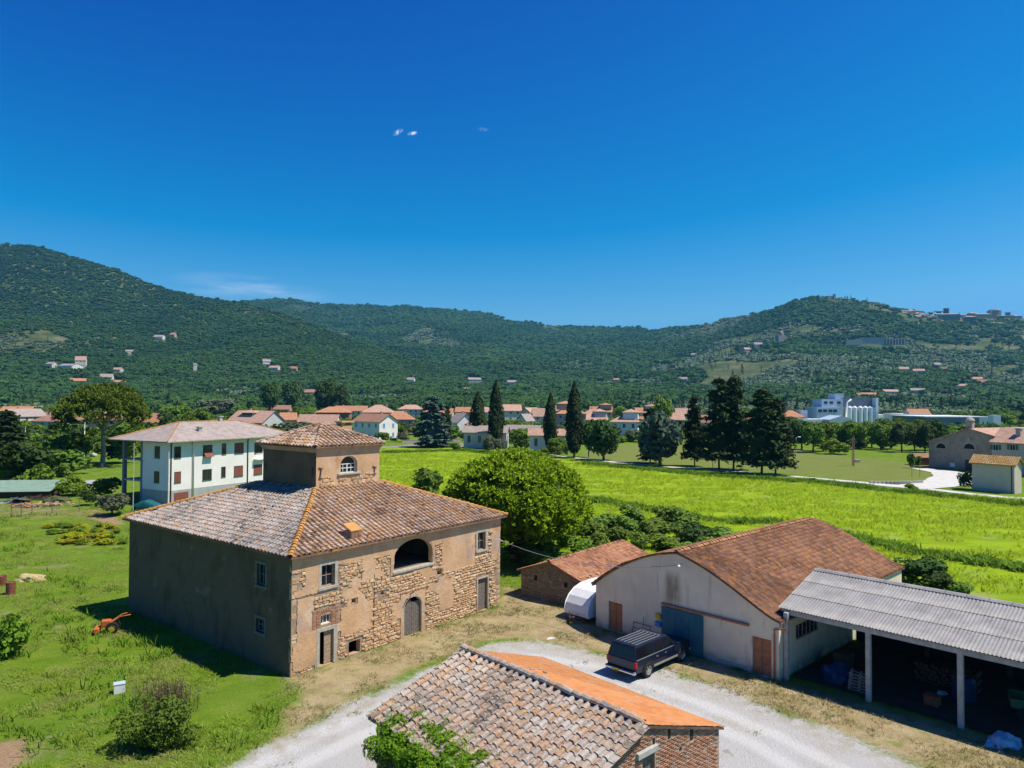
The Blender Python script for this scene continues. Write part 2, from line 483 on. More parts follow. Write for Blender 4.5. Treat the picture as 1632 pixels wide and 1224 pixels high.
# ================================================================== THE GROUND AND THE HILLS
def vnoise(x, y, seed=0):
    x = np.asarray(x, float); y = np.asarray(y, float)
    xi, yi = np.floor(x).astype(np.int64), np.floor(y).astype(np.int64)
    fx, fy = x - xi, y - yi
    fx, fy = fx * fx * (3 - 2 * fx), fy * fy * (3 - 2 * fy)
    def h(i, j):
        n = (i * 374761393 + j * 668265263 + seed * 1442695041) & 0x7fffffff
        n = ((n ^ (n >> 13)) * 1274126177) & 0x7fffffff
        return ((n ^ (n >> 16)) & 0xffff) / 65535.0
    a = h(xi, yi) * (1 - fx) + h(xi + 1, yi) * fx
    b = h(xi, yi + 1) * (1 - fx) + h(xi + 1, yi + 1) * fx
    return a * (1 - fy) + b * fy
def fbm(x, y, seed=0, o=4):
    s, a, t = 0, 0.5, 0
    for i in range(o):
        s = s + a * vnoise(x * 2 ** i, y * 2 ** i, seed + i * 17); t += a; a *= 0.5
    return s / t
def pix(pts):                                   # skyline pixels -> (tan azimuth, tan elevation)
    out = []
    for px, py in pts:
        r = ray(px, py); out.append((r.x / r.y, r.z / r.y))
    return np.array(out)
SK_L = pix([(-500, 402), (-200, 388), (0, 390), (60, 394), (120, 411), (180, 428), (230, 450), (280, 465), (330, 476), (390, 484), (430, 496), (480, 511), (530, 531), (600, 556), (660, 576), (720, 595), (800, 616), (860, 640)])
SK_F = pix([(-500, 470), (200, 480), (380, 484), (430, 479), (455, 478), (500, 486), (560, 489), (640, 490), (690, 494), (760, 500), (830, 512), (880, 520), (940, 524), (1000, 524), (1040, 528), (1060, 526), (1110, 521), (1160, 508), (1200, 502), (1230, 498), (1255, 487), (1280, 479), (1320, 475), (1360, 479), (1400, 485), (1430, 494), (1470, 500), (1520, 503), (1570, 506), (1632, 507), (1800, 520), (2200, 480)])
def dF(a):
    return np.interp(a, [-0.6, 0.0, 0.16, 0.36, 0.5, 0.8], [4300, 4000, 3500, 2500, 2250, 2200])
def dL(a):
    return np.interp(a, [-1.0, -0.7, -0.4, -0.15, 0.05], [2700, 2600, 2400, 1900, 1450])
def plain_z(d):
    t = np.clip((d - 520) / 520, 0, 3)
    return 16 * t ** 1.6
def terr(a, d):
    a = np.asarray(a, float); d = np.asarray(d, float)
    z = plain_z(d)
    for SK, D, d0, pw in ((SK_L, dL, 950, 1.15), (SK_F, dF, 1050, 0.92)):
        eR = np.interp(a, SK[:, 0], SK[:, 1]); dr = D(a)
        t = np.clip((d - d0) / (dr - d0), 0, 1)
        e0 = (plain_z(np.array(d0)) - H) / d0
        e = e0 + (eR - e0) * t ** pw
        w = (fbm(a * d / 420 + 7, d / 420, 3, 4) - 0.5) * 0.125 * np.sin(np.pi * np.clip(t, 0, 1)) * np.clip(eR, 0, 1) * 2.2
        z1 = H + d * (e + w)
        zr = H + dr * eR
        z1 = np.where(d > dr, zr * (1 - 0.00045 * (d - dr)), z1)
        z = np.maximum(z, np.where(d > d0, z1, -50))
    return z
def HIT(px, py):                                # where a line of sight meets the terrain
    r = ray(px, py); a, e = r.x / r.y, r.z / r.y
    ds = np.geomspace(300, 4600, 900)
    zs = terr(np.full_like(ds, a), ds)
    k = np.argmax(zs >= H + e * ds)
    d = ds[k] if zs[k] >= H + e * ds[k] else 2200.0
    return Vector((a * d, d, float(terr(a, d))))

def in_poly(x, y, P):
    c = np.zeros(x.shape, bool); n = len(P)
    for i in range(n):
        x1, y1 = P[i]; x2, y2 = P[(i + 1) % n]
        k = ((y1 > y) != (y2 > y)) & (x < (x2 - x1) * (y - y1) / ((y2 - y1) if y2 != y1 else 1e-9) + x1)
        c ^= k
    return c
def sdf(x, y, P):
    d = np.full(x.shape, 1e9); n = len(P)
    for i in range(n):
        ax, ay = P[i]; bx, by = P[(i + 1) % n]
        ex, ey = bx - ax, by - ay
        t = np.clip(((x - ax) * ex + (y - ay) * ey) / (ex * ex + ey * ey + 1e-9), 0, 1)
        d = np.minimum(d, np.hypot(x - ax - t * ex, y - ay - t * ey))
    return np.where(in_poly(x, y, P), d, -d)
def gp(pts):
    return [tuple(G(*p).xy) for p in pts]
Z_GRAVEL = gp([(340, 1500), (300, 1290), (365, 1224), (480, 1162), (560, 1122), (640, 1085), (700, 1056), (760, 1032), (800, 1023), (850, 1022), (900, 1029), (950, 1041), (1000, 1052), (1060, 1066), (1110, 1084), (1160, 1102), (1210, 1120), (1290, 1152), (1390, 1190), (1480, 1228), (1600, 1290), (1800, 1500)])
Z_DRY = gp([(462, 1079), (797, 964), (802, 935), (836, 942), (925, 976), (960, 1004), (1246, 1086), (1380, 1122), (1700, 1210), (1900, 1500), (1480, 1224), (1290, 1148), (1060, 1064), (950, 1040), (850, 1019), (780, 1018), (640, 1075), (560, 1112), (500, 1152), (440, 1190), (455, 1140), (478, 1110)])
Z_MEADOW = gp([(600, 711), (740, 714), (900, 731), (1000, 743), (1280, 763), (1420, 780), (1700, 800), (2200, 840), (2400, 1100), (1700, 1010), (1440, 960), (1150, 900), (900, 880), (760, 900), (640, 830), (560, 770)])
Z_MOWN = gp([(925, 735), (935, 712), (1100, 704), (1260, 712), (1300, 722), (1480, 742), (1540, 760), (1500, 778), (1420, 773), (1280, 756), (1000, 736)])
Z_DIRT = [gp([(120, 812), (160, 812), (200, 835), (175, 838), (140, 826)]), gp([(-30, 1190), (40, 1178), (52, 1196), (30, 1230), (-40, 1240)]), gp([(1160, 908), (1200, 903), (1216, 910), (1180, 914)])]
Z_LEFT = gp([(-200, 806), (60, 806), (140, 815), (150, 822), (60, 826), (-200, 830)])

def ground_sheet():
    a = np.linspace(-1.45, 1.45, 370)
    d = np.geomspace(9, 760, 370)
    A, D = np.meshgrid(a, d)
    X, Y = A * D, D
    Z = plain_z(D) - 0.0 + 0.10 * (fbm(X / 9, Y / 9, 5, 3) - 0.5) * np.clip((D - 62) / 30, 0, 1)
    V = np.stack([X, Y, Z], -1).reshape(-1, 3)
    n, m = len(a), len(d)
    i = np.arange(m - 1)[:, None] * n + np.arange(n - 1)[None]
    Fc = np.stack([i, i + 1, i + n + 1, i + n], -1).reshape(-1, 4)
    me = arr_mesh('ground', V, Fc, None, True)
    x, y = V[:, 0], V[:, 1]
    def put(name, val):
        at = me.attributes.new(name, 'FLOAT', 'POINT'); at.data.foreach_set('value', np.clip(val, -4, 4).astype(np.float32))
    put('gravel', sdf(x, y, Z_GRAVEL)); put('dry', sdf(x, y, Z_DRY)); put('meadow', sdf(x, y, Z_MEADOW)); put('mown', sdf(x, y, Z_MOWN))
    dd = np.full(x.shape, -9.0)
    for P in Z_DIRT:
        dd = np.maximum(dd, sdf(x, y, P))
    tr = np.full(x.shape, 9.0)
    for ln in ([(400, 1224), (520, 1165), (640, 1112), (740, 1068), (850, 1046), (960, 1064)], [(440, 1240), (560, 1180), (670, 1128), (760, 1085), (850, 1062), (950, 1078)], [(1000, 1080), (1120, 1122), (1230, 1168), (1340, 1224), (1420, 1280)], [(980, 1094), (1100, 1140), (1200, 1186), (1290, 1240)]):
        P = [G(*q) for q in ln]
        for q0, q1 in zip(P[:-1], P[1:]):
            ex, ey = q1.x - q0.x, q1.y - q0.y
            t = np.clip(((x - q0.x) * ex + (y - q0.y) * ey) / (ex * ex + ey * ey), 0, 1); tr = np.minimum(tr, np.hypot(x - q0.x - t * ex, y - q0.y - t * ey))
    put('track', tr)
    put('dirt', dd); put('pale', sdf(x, y, Z_LEFT))
    me.materials.append(ground_mat())
    o = link('ground', me); struct(o)
    # the plain carries on behind and beside, a little lower
    b = MB(); nseg = 48
    b.add([(0, 0, -0.6)] + [(5600 * math.cos(2 * math.pi * k / nseg), 5600 * math.sin(2 * math.pi * k / nseg), -0.6) for k in range(nseg)],
          [(0, k + 1, (k + 1) % nseg + 1) for k in range(nseg)])
    struct(b.build('plain', plain('plain_grass', (0.09, 0.13, 0.03), 0.95, 0.3, 0.02)))
def ground_mat():
    n = N('ground_cover')
    p = n.pos()
    fine = n.noise(5.0, 6, rough=0.7)
    mid = n.noise(0.45, 5, rough=0.62)
    big = n.noise(0.09, 4)
    wob = n.math('SUBTRACT', n.math('ADD', n.math('MULTIPLY', mid, 0.6), n.math('MULTIPLY', fine, 0.4)), 0.5)
    grass = n.ramp(mid, (0.25, (0.085, 0.145, 0.010)), (0.45, (0.125, 0.205, 0.014)), (0.6, (0.18, 0.245, 0.025)), (0.78, (0.26, 0.26, 0.06)))
    grass = n.mix(n.mr(big, 0.35, 0.65, 0, 0.65), grass, (0.12, 0.20, 0.02))
    grass = n.mix(n.mr(fine, 0.5, 0.75, 0, 0.6), grass, (0.045, 0.075, 0.012))
    grass = n.mix(n.mr(n.noise(0.28, 5, rough=0.65), 0.54, 0.68, 0, 0.8), grass, (0.24, 0.225, 0.10))
    grass = n.mix(n.mr(n.noise(0.35, 5, v=n.scale(p, (1, 1.3, 1), (0, 0, 1.1)), rough=0.65), 0.55, 0.66, 0, 0.8), grass, (0.10, 0.21, 0.012))
    grass = n.mix(n.mr(n.noise(1.6, 5, rough=0.7), 0.58, 0.72, 0, 0.6), grass, (0.05, 0.095, 0.012))
    ps = n.scale(p, (0.11, 0.26, 1), (0, 0, R(-14)))
    streak = n.noise(1.0, 5, v=ps, rough=0.6)
    mead = n.ramp(streak, (0.28, (0.12, 0.22, 0.008)), (0.42, (0.20, 0.30, 0.010)), (0.55, (0.26, 0.37, 0.012)), (0.68, (0.30, 0.39, 0.02)), (0.85, (0.36, 0.41, 0.08)))
    mead = n.mix(n.mr(n.noise(0.8, 5, rough=0.7), 0.5, 0.8, 0, 0.75), mead, (0.07, 0.14, 0.008))
    mead = n.mix(n.mr(n.noise(0.22, 5, rough=0.6), 0.53, 0.68, 0, 0.7), mead, (0.29, 0.34, 0.10))
    mead = n.mix(n.mr(n.noise(3.0, 5, rough=0.7), 0.62, 0.76, 0, 0.6), mead, (0.30, 0.34, 0.12))
    col = n.mix(n.mr(n.math('ADD', n.attr('meadow'), n.math('MULTIPLY', wob, 4)), -1.2, 1.2), grass, mead)
    mown = n.ramp(n.noise(0.7, 4, v=n.scale(p, (0.3, 1, 1))), (0.3, (0.13, 0.17, 0.03)), (0.7, (0.20, 0.22, 0.06)))
    col = n.mix(n.mr(n.math('ADD', n.attr('mown'), n.math('MULTIPLY', wob, 2)), -0.6, 0.6), col, mown)
    pale = n.ramp(fine, (0.3, (0.17, 0.17, 0.05)), (0.7, (0.27, 0.24, 0.10)))
    col = n.mix(n.mr(n.math('ADD', n.attr('pale'), n.math('MULTIPLY', wob, 4)), -1, 1), col, pale)
    dry = n.ramp(n.noise(0.7, 6, rough=0.65), (0.25, (0.19, 0.155, 0.06)), (0.45, (0.34, 0.265, 0.135)), (0.6, (0.40, 0.315, 0.175)), (0.8, (0.46, 0.39, 0.25)))
    dry = n.mix(n.mr(n.noise(1.1, 4), 0.56, 0.70, 0, 0.75), dry, (0.19, 0.21, 0.05))
    dry = n.mix(n.mr(fine, 0.55, 0.72, 0, 0.5), dry, (0.16, 0.125, 0.06))
    col = n.mix(n.mr(n.math('ADD', n.attr('dry'), n.math('MULTIPLY', wob, 4.5)), -0.7, 0.7), col, dry)
    dirt = n.ramp(fine, (0.3, (0.25, 0.15, 0.085)), (0.7, (0.40, 0.27, 0.16)))
    col = n.mix(n.mr(n.math('ADD', n.attr('dirt'), n.math('MULTIPLY', wob, 3)), -0.4, 0.6), col, dirt)
    grav = n.ramp(n.noise(26, 4, rough=0.7), (0.25, (0.30, 0.285, 0.26)), (0.5, (0.46, 0.445, 0.42)), (0.75, (0.58, 0.565, 0.54)))
    grav = n.mix(n.mr(n.noise(0.5, 5, rough=0.6), 0.45, 0.7, 0, 0.65), grav, (0.40, 0.36, 0.28))
    grav = n.mix(n.mr(n.noise(1.7, 5, rough=0.7), 0.6, 0.72, 0, 0.5), grav, (0.30, 0.27, 0.2))
    rut = n.mr(n.math('ADD', n.attr('track'), n.math('MULTIPLY', wob, 1.2)), 0.15, 0.75, 1, 0)
    grav = n.mix(n.math('MULTIPLY', rut, 0.75), grav, n.ramp(n.noise(20, 4), (0.3, (0.50, 0.485, 0.45)), (0.7, (0.66, 0.645, 0.61))))
    edge = n.mr(n.attr('gravel'), 0.2, 2.2, 1, 0)
    grav = n.mix(n.math('MULTIPLY', edge, n.mr(n.noise(1.1, 5, rough=0.7), 0.42, 0.6)), grav, (0.38, 0.345, 0.27))
    weeds = n.mr(n.noise(0.55, 4, v=n.scale(p, (1, 1, 1))), 0.66, 0.72)
    grav = n.mix(n.math('MULTIPLY', weeds, 0.5), grav, (0.14, 0.17, 0.05))
    g = n.mr(n.math('ADD', n.attr('gravel'), n.math('MULTIPLY', wob, 4.2)), -0.45, 0.45)
    col = n.mix(g, col, grav)
    n.bump(n.math('ADD', fine, n.math('MULTIPLY', n.noise(18, 3), 0.6)), 0.8, 0.12)
    return n.done(col, 0.95, 0.05)
ground_sheet()

def ribbon(name, px, w, mat, z=0.01):
    P = [G(*q) for q in px]
    c = []
    for i in range(len(P) - 1):                 # smooth the bends
        for t in (0, 0.25, 0.5, 0.75):
            p0, p1, p2, p3 = P[max(i - 1, 0)], P[i], P[i + 1], P[min(i + 2, len(P) - 1)]
            c.append(0.5 * (2 * p1 + (p2 - p0) * t + (2 * p0 - 5 * p1 + 4 * p2 - p3) * t * t + (3 * p1 - p0 - 3 * p2 + p3) * t ** 3))
    c.append(P[-1])
    b = MB(); vs = []
    ws = w if isinstance(w, (list, tuple)) else [w] * len(P)
    for i, q in enumerate(c):
        d = (c[min(i + 1, len(c) - 1)] - c[max(i - 1, 0)]).normalized(); s = Vector((-d.y, d.x, 0))
        ww = np.interp(i / 4, range(len(ws)), ws) * (1 + 0.12 * random.uniform(-1, 1)) / 2
        zz = float(plain_z(np.array(q.y))) + 0.06 + z
        vs += [q + s * ww + Vector((0, 0, zz)), q - s * ww + Vector((0, 0, zz))]
    b.add(vs, [(2 * i, 2 * i + 1, 2 * i + 3, 2 * i + 2) for i in range(len(c) - 1)])
    return struct(b.build(name, mat))
MT['path'] = plain('white_gravel', (0.56, 0.53, 0.48), 0.95, 0.15, 0.8, bump=0.3)
MT['road'] = plain('grey_asphalt', (0.25, 0.24, 0.23), 0.9, 0.15, 0.6)
ribbon('road', [(560, 716), (620, 713), (680, 708.5), (745, 708), (800, 712)], [5, 5.5, 7, 7, 5], MT['road'])
ribbon('gravel_path', [(735, 711), (790, 715.5), (860, 723), (930, 731.5), (1000, 739), (1100, 747), (1200, 754), (1290, 762), (1400, 772), (1480, 780), (1570, 790), (1700, 800)], [3.4, 2.6, 2.4, 2.4, 2.4, 2.4, 2.4, 2.6, 3.0, 3.2, 2.6, 2.6], MT['path'], 0.02)
ribbon('gravel_forecourt', [(1395, 773), (1450, 776), (1497, 772), (1522, 764), (1512, 754), (1465, 747)], [1.5, 6, 8, 9, 8, 5], MT['path'], 0.034)

# ------------------------------------------------------------------ hills
def hill_mat():
    n = N('hillside')
    p = n.pos()
    a = n.ramp(n.noise(0.012, 6, rough=0.62), (0.3, (0.05, 0.075, 0.022)), (0.45, (0.085, 0.11, 0.036)), (0.58, (0.15, 0.155, 0.07)), (0.72, (0.25, 0.21, 0.12)))
    a = n.mix(n.mr(n.noise(0.05, 5, rough=0.7), 0.45, 0.7, 0, 0.8), a, (0.045, 0.07, 0.022))
    a = n.mix(n.mr(n.noise(0.006, 5, v=n.scale(p, (1, 1, 2.2)), rough=0.6), 0.66, 0.72, 0, 0.8), a, (0.30, 0.22, 0.14))
    n.bump(n.noise(0.09, 5, rough=0.7), 1.0, 6.0)
    return n.done(a, 0.95, 0.05)
def hills_sheet():
    a = np.linspace(-1.2, 1.2, 500)
    d = np.geomspace(640, 4700, 240)
    A, D = np.meshgrid(a, d)
    Z = terr(A, D)
    Z = Z + (fbm(A * D / 60, D / 60, 9, 3) - 0.5) * 7 * np.clip((D - 900) / 500, 0, 1)
    Z[0] -= 3
    V = np.stack([A * D, D, Z], -1).reshape(-1, 3)
    n, m = len(a), len(d)
    i = np.arange(m - 1)[:, None] * n + np.arange(n - 1)[None]
    Fc = np.stack([i, i + 1, i + n + 1, i + n], -1).reshape(-1, 4)
    struct(link('hills', arr_mesh('hills', V, Fc, hill_mat(), True)))
hills_sheet()

# ------------------------------------------------------------------ air
def haze_box():
    b = MB().box(-5900, 5900, -5900, 5900, -2.0, 640.0)
    m = bpy.data.materials.new('pale_air'); m.use_nodes = True
    t = m.node_tree
    for q in list(t.nodes):
        if q.type != 'OUTPUT_MATERIAL':
            t.nodes.remove(q)
    v = t.nodes.new('ShaderNodeVolumePrincipled')
    v.inputs['Color'].default_value = (0.16, 0.62, 0.92, 1)
    v.inputs['Density'].default_value = HAZE
    v.inputs['Anisotropy'].default_value = 0.3
    t.links.new(v.outputs[0], [q for q in t.nodes if q.type == 'OUTPUT_MATERIAL'][0].inputs['Volume'])
    o = b.build('haze', m); o['kind'] = 'stuff'
    o.display_type = 'WIRE'
HAZE = 7.5e-5
haze_box()

# ================================================================== PLANTS: builders
def leaf_quads(P, Nn, size, tilt=0.9, aspect=0.7, r=rng):
    """one small leaf-spray per point: a bent diamond of four corners facing roughly along Nn"""
    k = len(P)
    n = Nn + r.normal(0, tilt * 0.5, (k, 3)); n /= np.linalg.norm(n, axis=1, keepdims=True) + 1e-9
    t = r.normal(0, 1, (k, 3)); t -= n * (t * n).sum(1, keepdims=True); t /= np.linalg.norm(t, axis=1, keepdims=True) + 1e-9
    b = np.cross(n, t)
    s = (size * r.uniform(0.6, 1.3, k))[:, None]
    V = np.stack([P - t * s, P + b * s * aspect + n * s * 0.2, P + t * s, P - b * s * aspect + n * s * 0.1], 1)
    return V.reshape(-1, 3), np.arange(4 * k).reshape(-1, 4)
def clump_points(clumps, n, r=rng, shell=0.55, up=0.0):
    c = np.array([q[:3] for q in clumps], float); rad = np.array([q[3:6] for q in clumps], float)
    w = (rad[:, 0] * rad[:, 1] + rad[:, 1] * rad[:, 2]) ; w = w / w.sum()
    k = r.choice(len(c), n, p=w)
    d = r.normal(0, 1, (n, 3)); d[:, 2] += up; d /= np.linalg.norm(d, axis=1, keepdims=True)
    f = r.uniform(shell, 1.0, n) ** 0.6
    P = c[k] + d * rad[k] * f[:, None]
    nn = d / rad[k]; nn /= np.linalg.norm(nn, axis=1, keepdims=True)
    return P, nn
def crown_round(seed, nclump=20, n=1500, size=0.05, squash=0.9, base=0.30):
    """unit broadleaf crown: width 1, from z=base to z=1"""
    r = np.random.default_rng(seed)
    cl = []
    h = (1 - base) / 2
    for i in range(nclump):
        d = r.normal(0, 1, 3); d /= np.linalg.norm(d)
        q = r.uniform(0.45, 0.72)
        rr = r.uniform(0.13, 0.21)
        cl.append((d[0] * 0.5 * q, d[1] * 0.5 * q, base + h + d[2] * h * q * squash, rr, rr, rr * 0.8))
    cl.append((0, 0, base + h, 0.30, 0.30, h * 0.66))
    P, nn = clump_points(cl, n, r, 0.6, 0.25)
    return leaf_quads(P, nn, size, 1.0, 0.7, r)
def core(vf, prof, n=10):
    """adds a dark twig core inside a slender crown so that it is not see-through"""
    V, Fq = vf; k = len(V); r = np.random.default_rng(k)
    vs = np.array([(q * math.cos(6.283 * j / n) * r.uniform(.75, 1.1), q * math.sin(6.283 * j / n) * r.uniform(.75, 1.1), z) for q, z in prof for j in range(n)])
    fs = np.array([(k + i * n + j, k + i * n + (j + 1) % n, k + (i + 1) * n + (j + 1) % n, k + (i + 1) * n + j) for i in range(len(prof) - 1) for j in range(n)])
    return np.concatenate([V, vs]), np.concatenate([Fq, fs])
def crown_cypress(seed, n=3200, size=0.045, fat=1.0):
    r = np.random.default_rng(seed)
    t = r.uniform(0, 1, n) ** 0.9
    ang = r.uniform(0, 2 * math.pi, n)
    w = np.interp(t, [0, 0.05, 0.2, 0.45, 0.75, 0.93, 1.0], [0.30, 0.62, 0.95, 1.0, 0.66, 0.26, 0.03]) * 0.5
    w = w * (1 + 0.10 * np.sin(ang * 3 + t * 9 + seed) + 0.07 * np.sin(ang * 5 - t * 23))
    w *= r.uniform(0.8, 1.04, n)
    P = np.stack([w * np.cos(ang), w * np.sin(ang), 0.07 + 0.93 * t], 1)
    nn = np.stack([np.cos(ang), np.sin(ang), np.full(n, 0.35)], 1)
    P[:, 2] += r.normal(0, .004, n)
    vf = leaf_quads(P, nn, size, 0.7, 0.5, r)
    v = vf[0].reshape(-1, 4, 3); c = v.mean(1, keepdims=True); v2 = c + (v - c) * np.array([1.6, 1.6, .55]); vf = (v2.reshape(-1, 3), vf[1])
    return core(vf, [(.1, .08), (.34, .2), (.38, .42), (.25, .74), (.08, .93), (.01, .98)]) if n > 500 else vf
def crown_conifer(seed, tiers=15, n=2600, size=0.035, base=0.1, droop=0.25, top=0.0, blunt=0.8):
    """unit conifer: whorls of drooping branches"""
    r = np.random.default_rng(seed)
    P, nn = [], []
    for i in range(tiers):
        t = (i + r.uniform(-0.3, 0.3)) / tiers
        z = base + (1 - base) * t
        L0 = 0.5 * (1 - max(t, 0) ** (1 / blunt)) ** blunt + 0.03
        nb = max(4, int(9 * (1 - t) + 4))
        for j in range(nb):
            a = r.uniform(0, 6.283); L1 = L0 * r.uniform(0.6, 1.12)
            k = max(6, int(n / tiers / nb * (0.6 + L0 * 2)))
            s = r.uniform(0.15, 1, k)
            x = L1 * s; zz = z - droop * 0.35 * L1 * s * s + r.normal(0, 0.012, k)
            side = r.normal(0, 0.05, k) * (0.4 + s)
            P.append(np.stack([x * np.cos(a) - side * np.sin(a), x * np.sin(a) + side * np.cos(a), zz], 1))
            nn.append(np.tile([0.35 * math.cos(a), 0.35 * math.sin(a), 0.9], (k, 1)))
    P = np.concatenate(P); nn = np.concatenate(nn)
    V, Fq = leaf_quads(P, nn, size, 0.9, 0.5, r)
    v = V.reshape(-1, 4, 3); c = v.mean(1, keepdims=True); V = (c + (v - c) * np.array([1.35, 1.35, .6])).reshape(-1, 3)
    return core((V, Fq), [(.12, base), (.27, base + .08), (.24, .35), (.15, .62), (.06, .85), (.01, .95)])
def crown_shrub(seed, n=700, size=0.07):
    r = np.random.default_rng(seed)
    cl = []
    for i in range(9):
        a = r.uniform(0, 6.28); q = r.uniform(0, 0.32); rr = r.uniform(0.16, 0.25)
        cl.append((q * math.cos(a), q * math.sin(a), r.uniform(0.25, 0.72), rr, rr, rr * 1.1))
    P, nn = clump_points(cl, n, r, 0.5, 0.3)
    P[:, 2] = np.maximum(P[:, 2], 0.01)
    return leaf_quads(P, nn, size, 1.0, 0.65, r)
def trunk_mesh(name, h, r0, seed=0, limbs=4, reach=0.22, mat=None, z1=None, lean=0.02):
    r = random.Random(seed); b = MB()
    top = Vector((r.uniform(-lean, lean), r.uniform(-lean, lean), h))
    b.tube([(0, 0, -0.02), (top.x * 0.3, top.y * 0.3, h * 0.35), top * 0.75 + Vector((0, 0, h * 0.0)), top], [r0 * 1.25, r0, r0 * 0.8, r0 * 0.55], 7)
    for i in range(limbs):
        a = 6.283 * i / max(limbs, 1) + r.uniform(-0.5, 0.5)
        s = top * r.uniform(0.6, 1.0)
        e = s + Vector((math.cos(a) * reach, math.sin(a) * reach, r.uniform(0.12, 0.3)))
        b.tube([s, (s + e) / 2 + Vector((0, 0, -0.02)), e], [r0 * 0.5, r0 * 0.36, r0 * 0.15], 5)
    return b.mesh(name, mat or MT['bark'])
MT['leaf'] = foliage('broad_leaves', (0.085, 0.15, 0.018), (0.155, 0.24, 0.032), (0.12, 0.20, 0.025), .3)
MT['leaf_light'] = foliage('light_leaves', (0.12, 0.21, 0.016), (0.20, 0.31, 0.03), (0.16, 0.26, 0.022), .3)
MT['leaf_dark'] = foliage('dark_leaves', (0.036, 0.070, 0.014), (0.068, 0.115, 0.022), (0.05, 0.09, 0.018), .25)
MT['olive'] = foliage('olive_leaves', (0.10, 0.125, 0.065), (0.16, 0.185, 0.105), (0.13, 0.155, 0.08))
MT['cypress'] = foliage('cypress_needles', (0.014, 0.030, 0.009), (0.035, 0.060, 0.014), (0.022, 0.042, 0.011), 0.1, 1.2)
MT['conifer'] = foliage('conifer_needles', (0.022, 0.042, 0.012), (0.050, 0.078, 0.020), (0.033, 0.057, 0.015), 0.12, 1.0)
MT['blue'] = foliage('blue_needles', (0.055, 0.095, 0.080), (0.10, 0.15, 0.125), (0.07, 0.11, 0.09), 0.12, 1.0)
MT['pine'] = foliage('pine_needles', (0.19, 0.29, 0.010), (0.36, 0.47, 0.022), (0.27, 0.38, 0.015), 0.45, 0.5, .6)
MT['bramble'] = foliage('bramble_leaves', (0.10, 0.20, 0.018), (0.19, 0.31, 0.035), (0.20, 0.29, 0.06), .35, .6, .5)
MT['leaf_yellow'] = foliage('yellow_leaves', (0.26, 0.30, 0.012), (0.46, 0.44, 0.03), (0.34, 0.37, 0.02), .35, 1.0, .6)
MT['blue_soft'] = foliage('soft_blue_needles', (0.050, 0.085, 0.055), (0.095, 0.14, 0.095), (0.07, 0.11, 0.075), 0.15, 1.0)
def lm(name, vf, mat):
    return arr_mesh(name, vf[0], vf[1], MT[mat])
TREES = {}                                     # kind -> list of (crown mesh, trunk mesh)
def reg(kind, crowns, mat, trunk):
    TREES[kind] = [(lm(kind + '_crown', c, mat), trunk) for c in crowns]
tr_b = [trunk_mesh('trunk', 0.42, 0.028, s) for s in range(3)]
RC = [crown_round(11, 24, 2200, 0.042, .95, .10), crown_round(12, 28, 2200, 0.042, 1.0, 0.05), crown_round(13, 20, 2200, 0.044, 0.9, 0.12), crown_round(14, 30, 2200, 0.042, 0.95, 0.04)]
for k_, m_ in (('broadleaf', 'leaf'), ('light_tree', 'leaf_light'), ('dark_tree', 'leaf_dark'), ('olive_tree', 'olive'), ('blue_round', 'blue_soft')):
    TREES[k_] = [(lm(k_ + '_crown', c, m_), tr_b[i % 3]) for i, c in enumerate(RC)]
reg('cypress', [crown_cypress(21), crown_cypress(22)], 'cypress', trunk_mesh('trunk', 0.2, 0.06, 5, 0))
reg('conifer', [crown_conifer(31, 19, 5200, 0.042, 0.14, .25, 0, .62), crown_conifer(32, 17, 5200, 0.045, 0.12, 0.3, 0, 0.7)], 'conifer', trunk_mesh('trunk', 0.5, 0.022, 6, 0))
reg('blue_conifer', [crown_conifer(33, 15, 5200, 0.048, 0.05, 0.3, 0, 0.7), crown_conifer(34, 14, 5200, 0.05, 0.04, 0.3, 0, 0.55)], 'blue', trunk_mesh('trunk', 0.4, 0.022, 7, 0))
reg('shrub', [crown_shrub(41), crown_shrub(42), crown_shrub(43)], 'leaf', None)
reg('light_shrub', [crown_shrub(44), crown_shrub(45)], 'leaf_light', None)
reg('dark_shrub', [crown_shrub(46), crown_shrub(47)], 'leaf_dark', None)
reg('yellow_plant', [crown_shrub(55, 260, .10), crown_shrub(56, 260, .10)], 'leaf_yellow', None)
reg('bramble', [crown_shrub(48, 1100, 0.06), crown_shrub(49, 1100, 0.06), crown_shrub(50, 1100, 0.06)], 'bramble', None)
def tree(kind, name, label, cat, loc, w, h, group=None, rz=None, v=None):
    cr, tk = random.choice(TREES[kind]) if v is None else TREES[kind][v % len(TREES[kind])]
    rz = random.uniform(0, 6.28) if rz is None else rz
    if tk is None:                              # a bush is one mesh
        o = link(name, cr); tag(o, label, cat, group)
        o.location = loc; o.rotation_euler = (0, 0, rz); o.scale = (w, w, h)
        return o
    t = thing(name, label, cat, loc, rz, group)
    t.scale = (w, w, h)
    link('crown', cr, t); link('trunk', tk, t)
    return t
def tree_px(kind, name, label, cat, px, base, wpx, top, group=None, v=None, d=None):
    """a tree at the spot where its foot stands in view: foot pixel, width and top pixel give place and size"""
    p = G(px, base) if d is None else AT(px, base, d)
    dd = p.y
    z0 = float(plain_z(np.array(dd)))
    p = Vector((p.x, p.y, z0))
    w = wpx * dd / F
    zt = AT(px, top, dd).z
    return tree(kind, name, label, cat, p, w, max(zt - z0, 0.3), group, None, v)
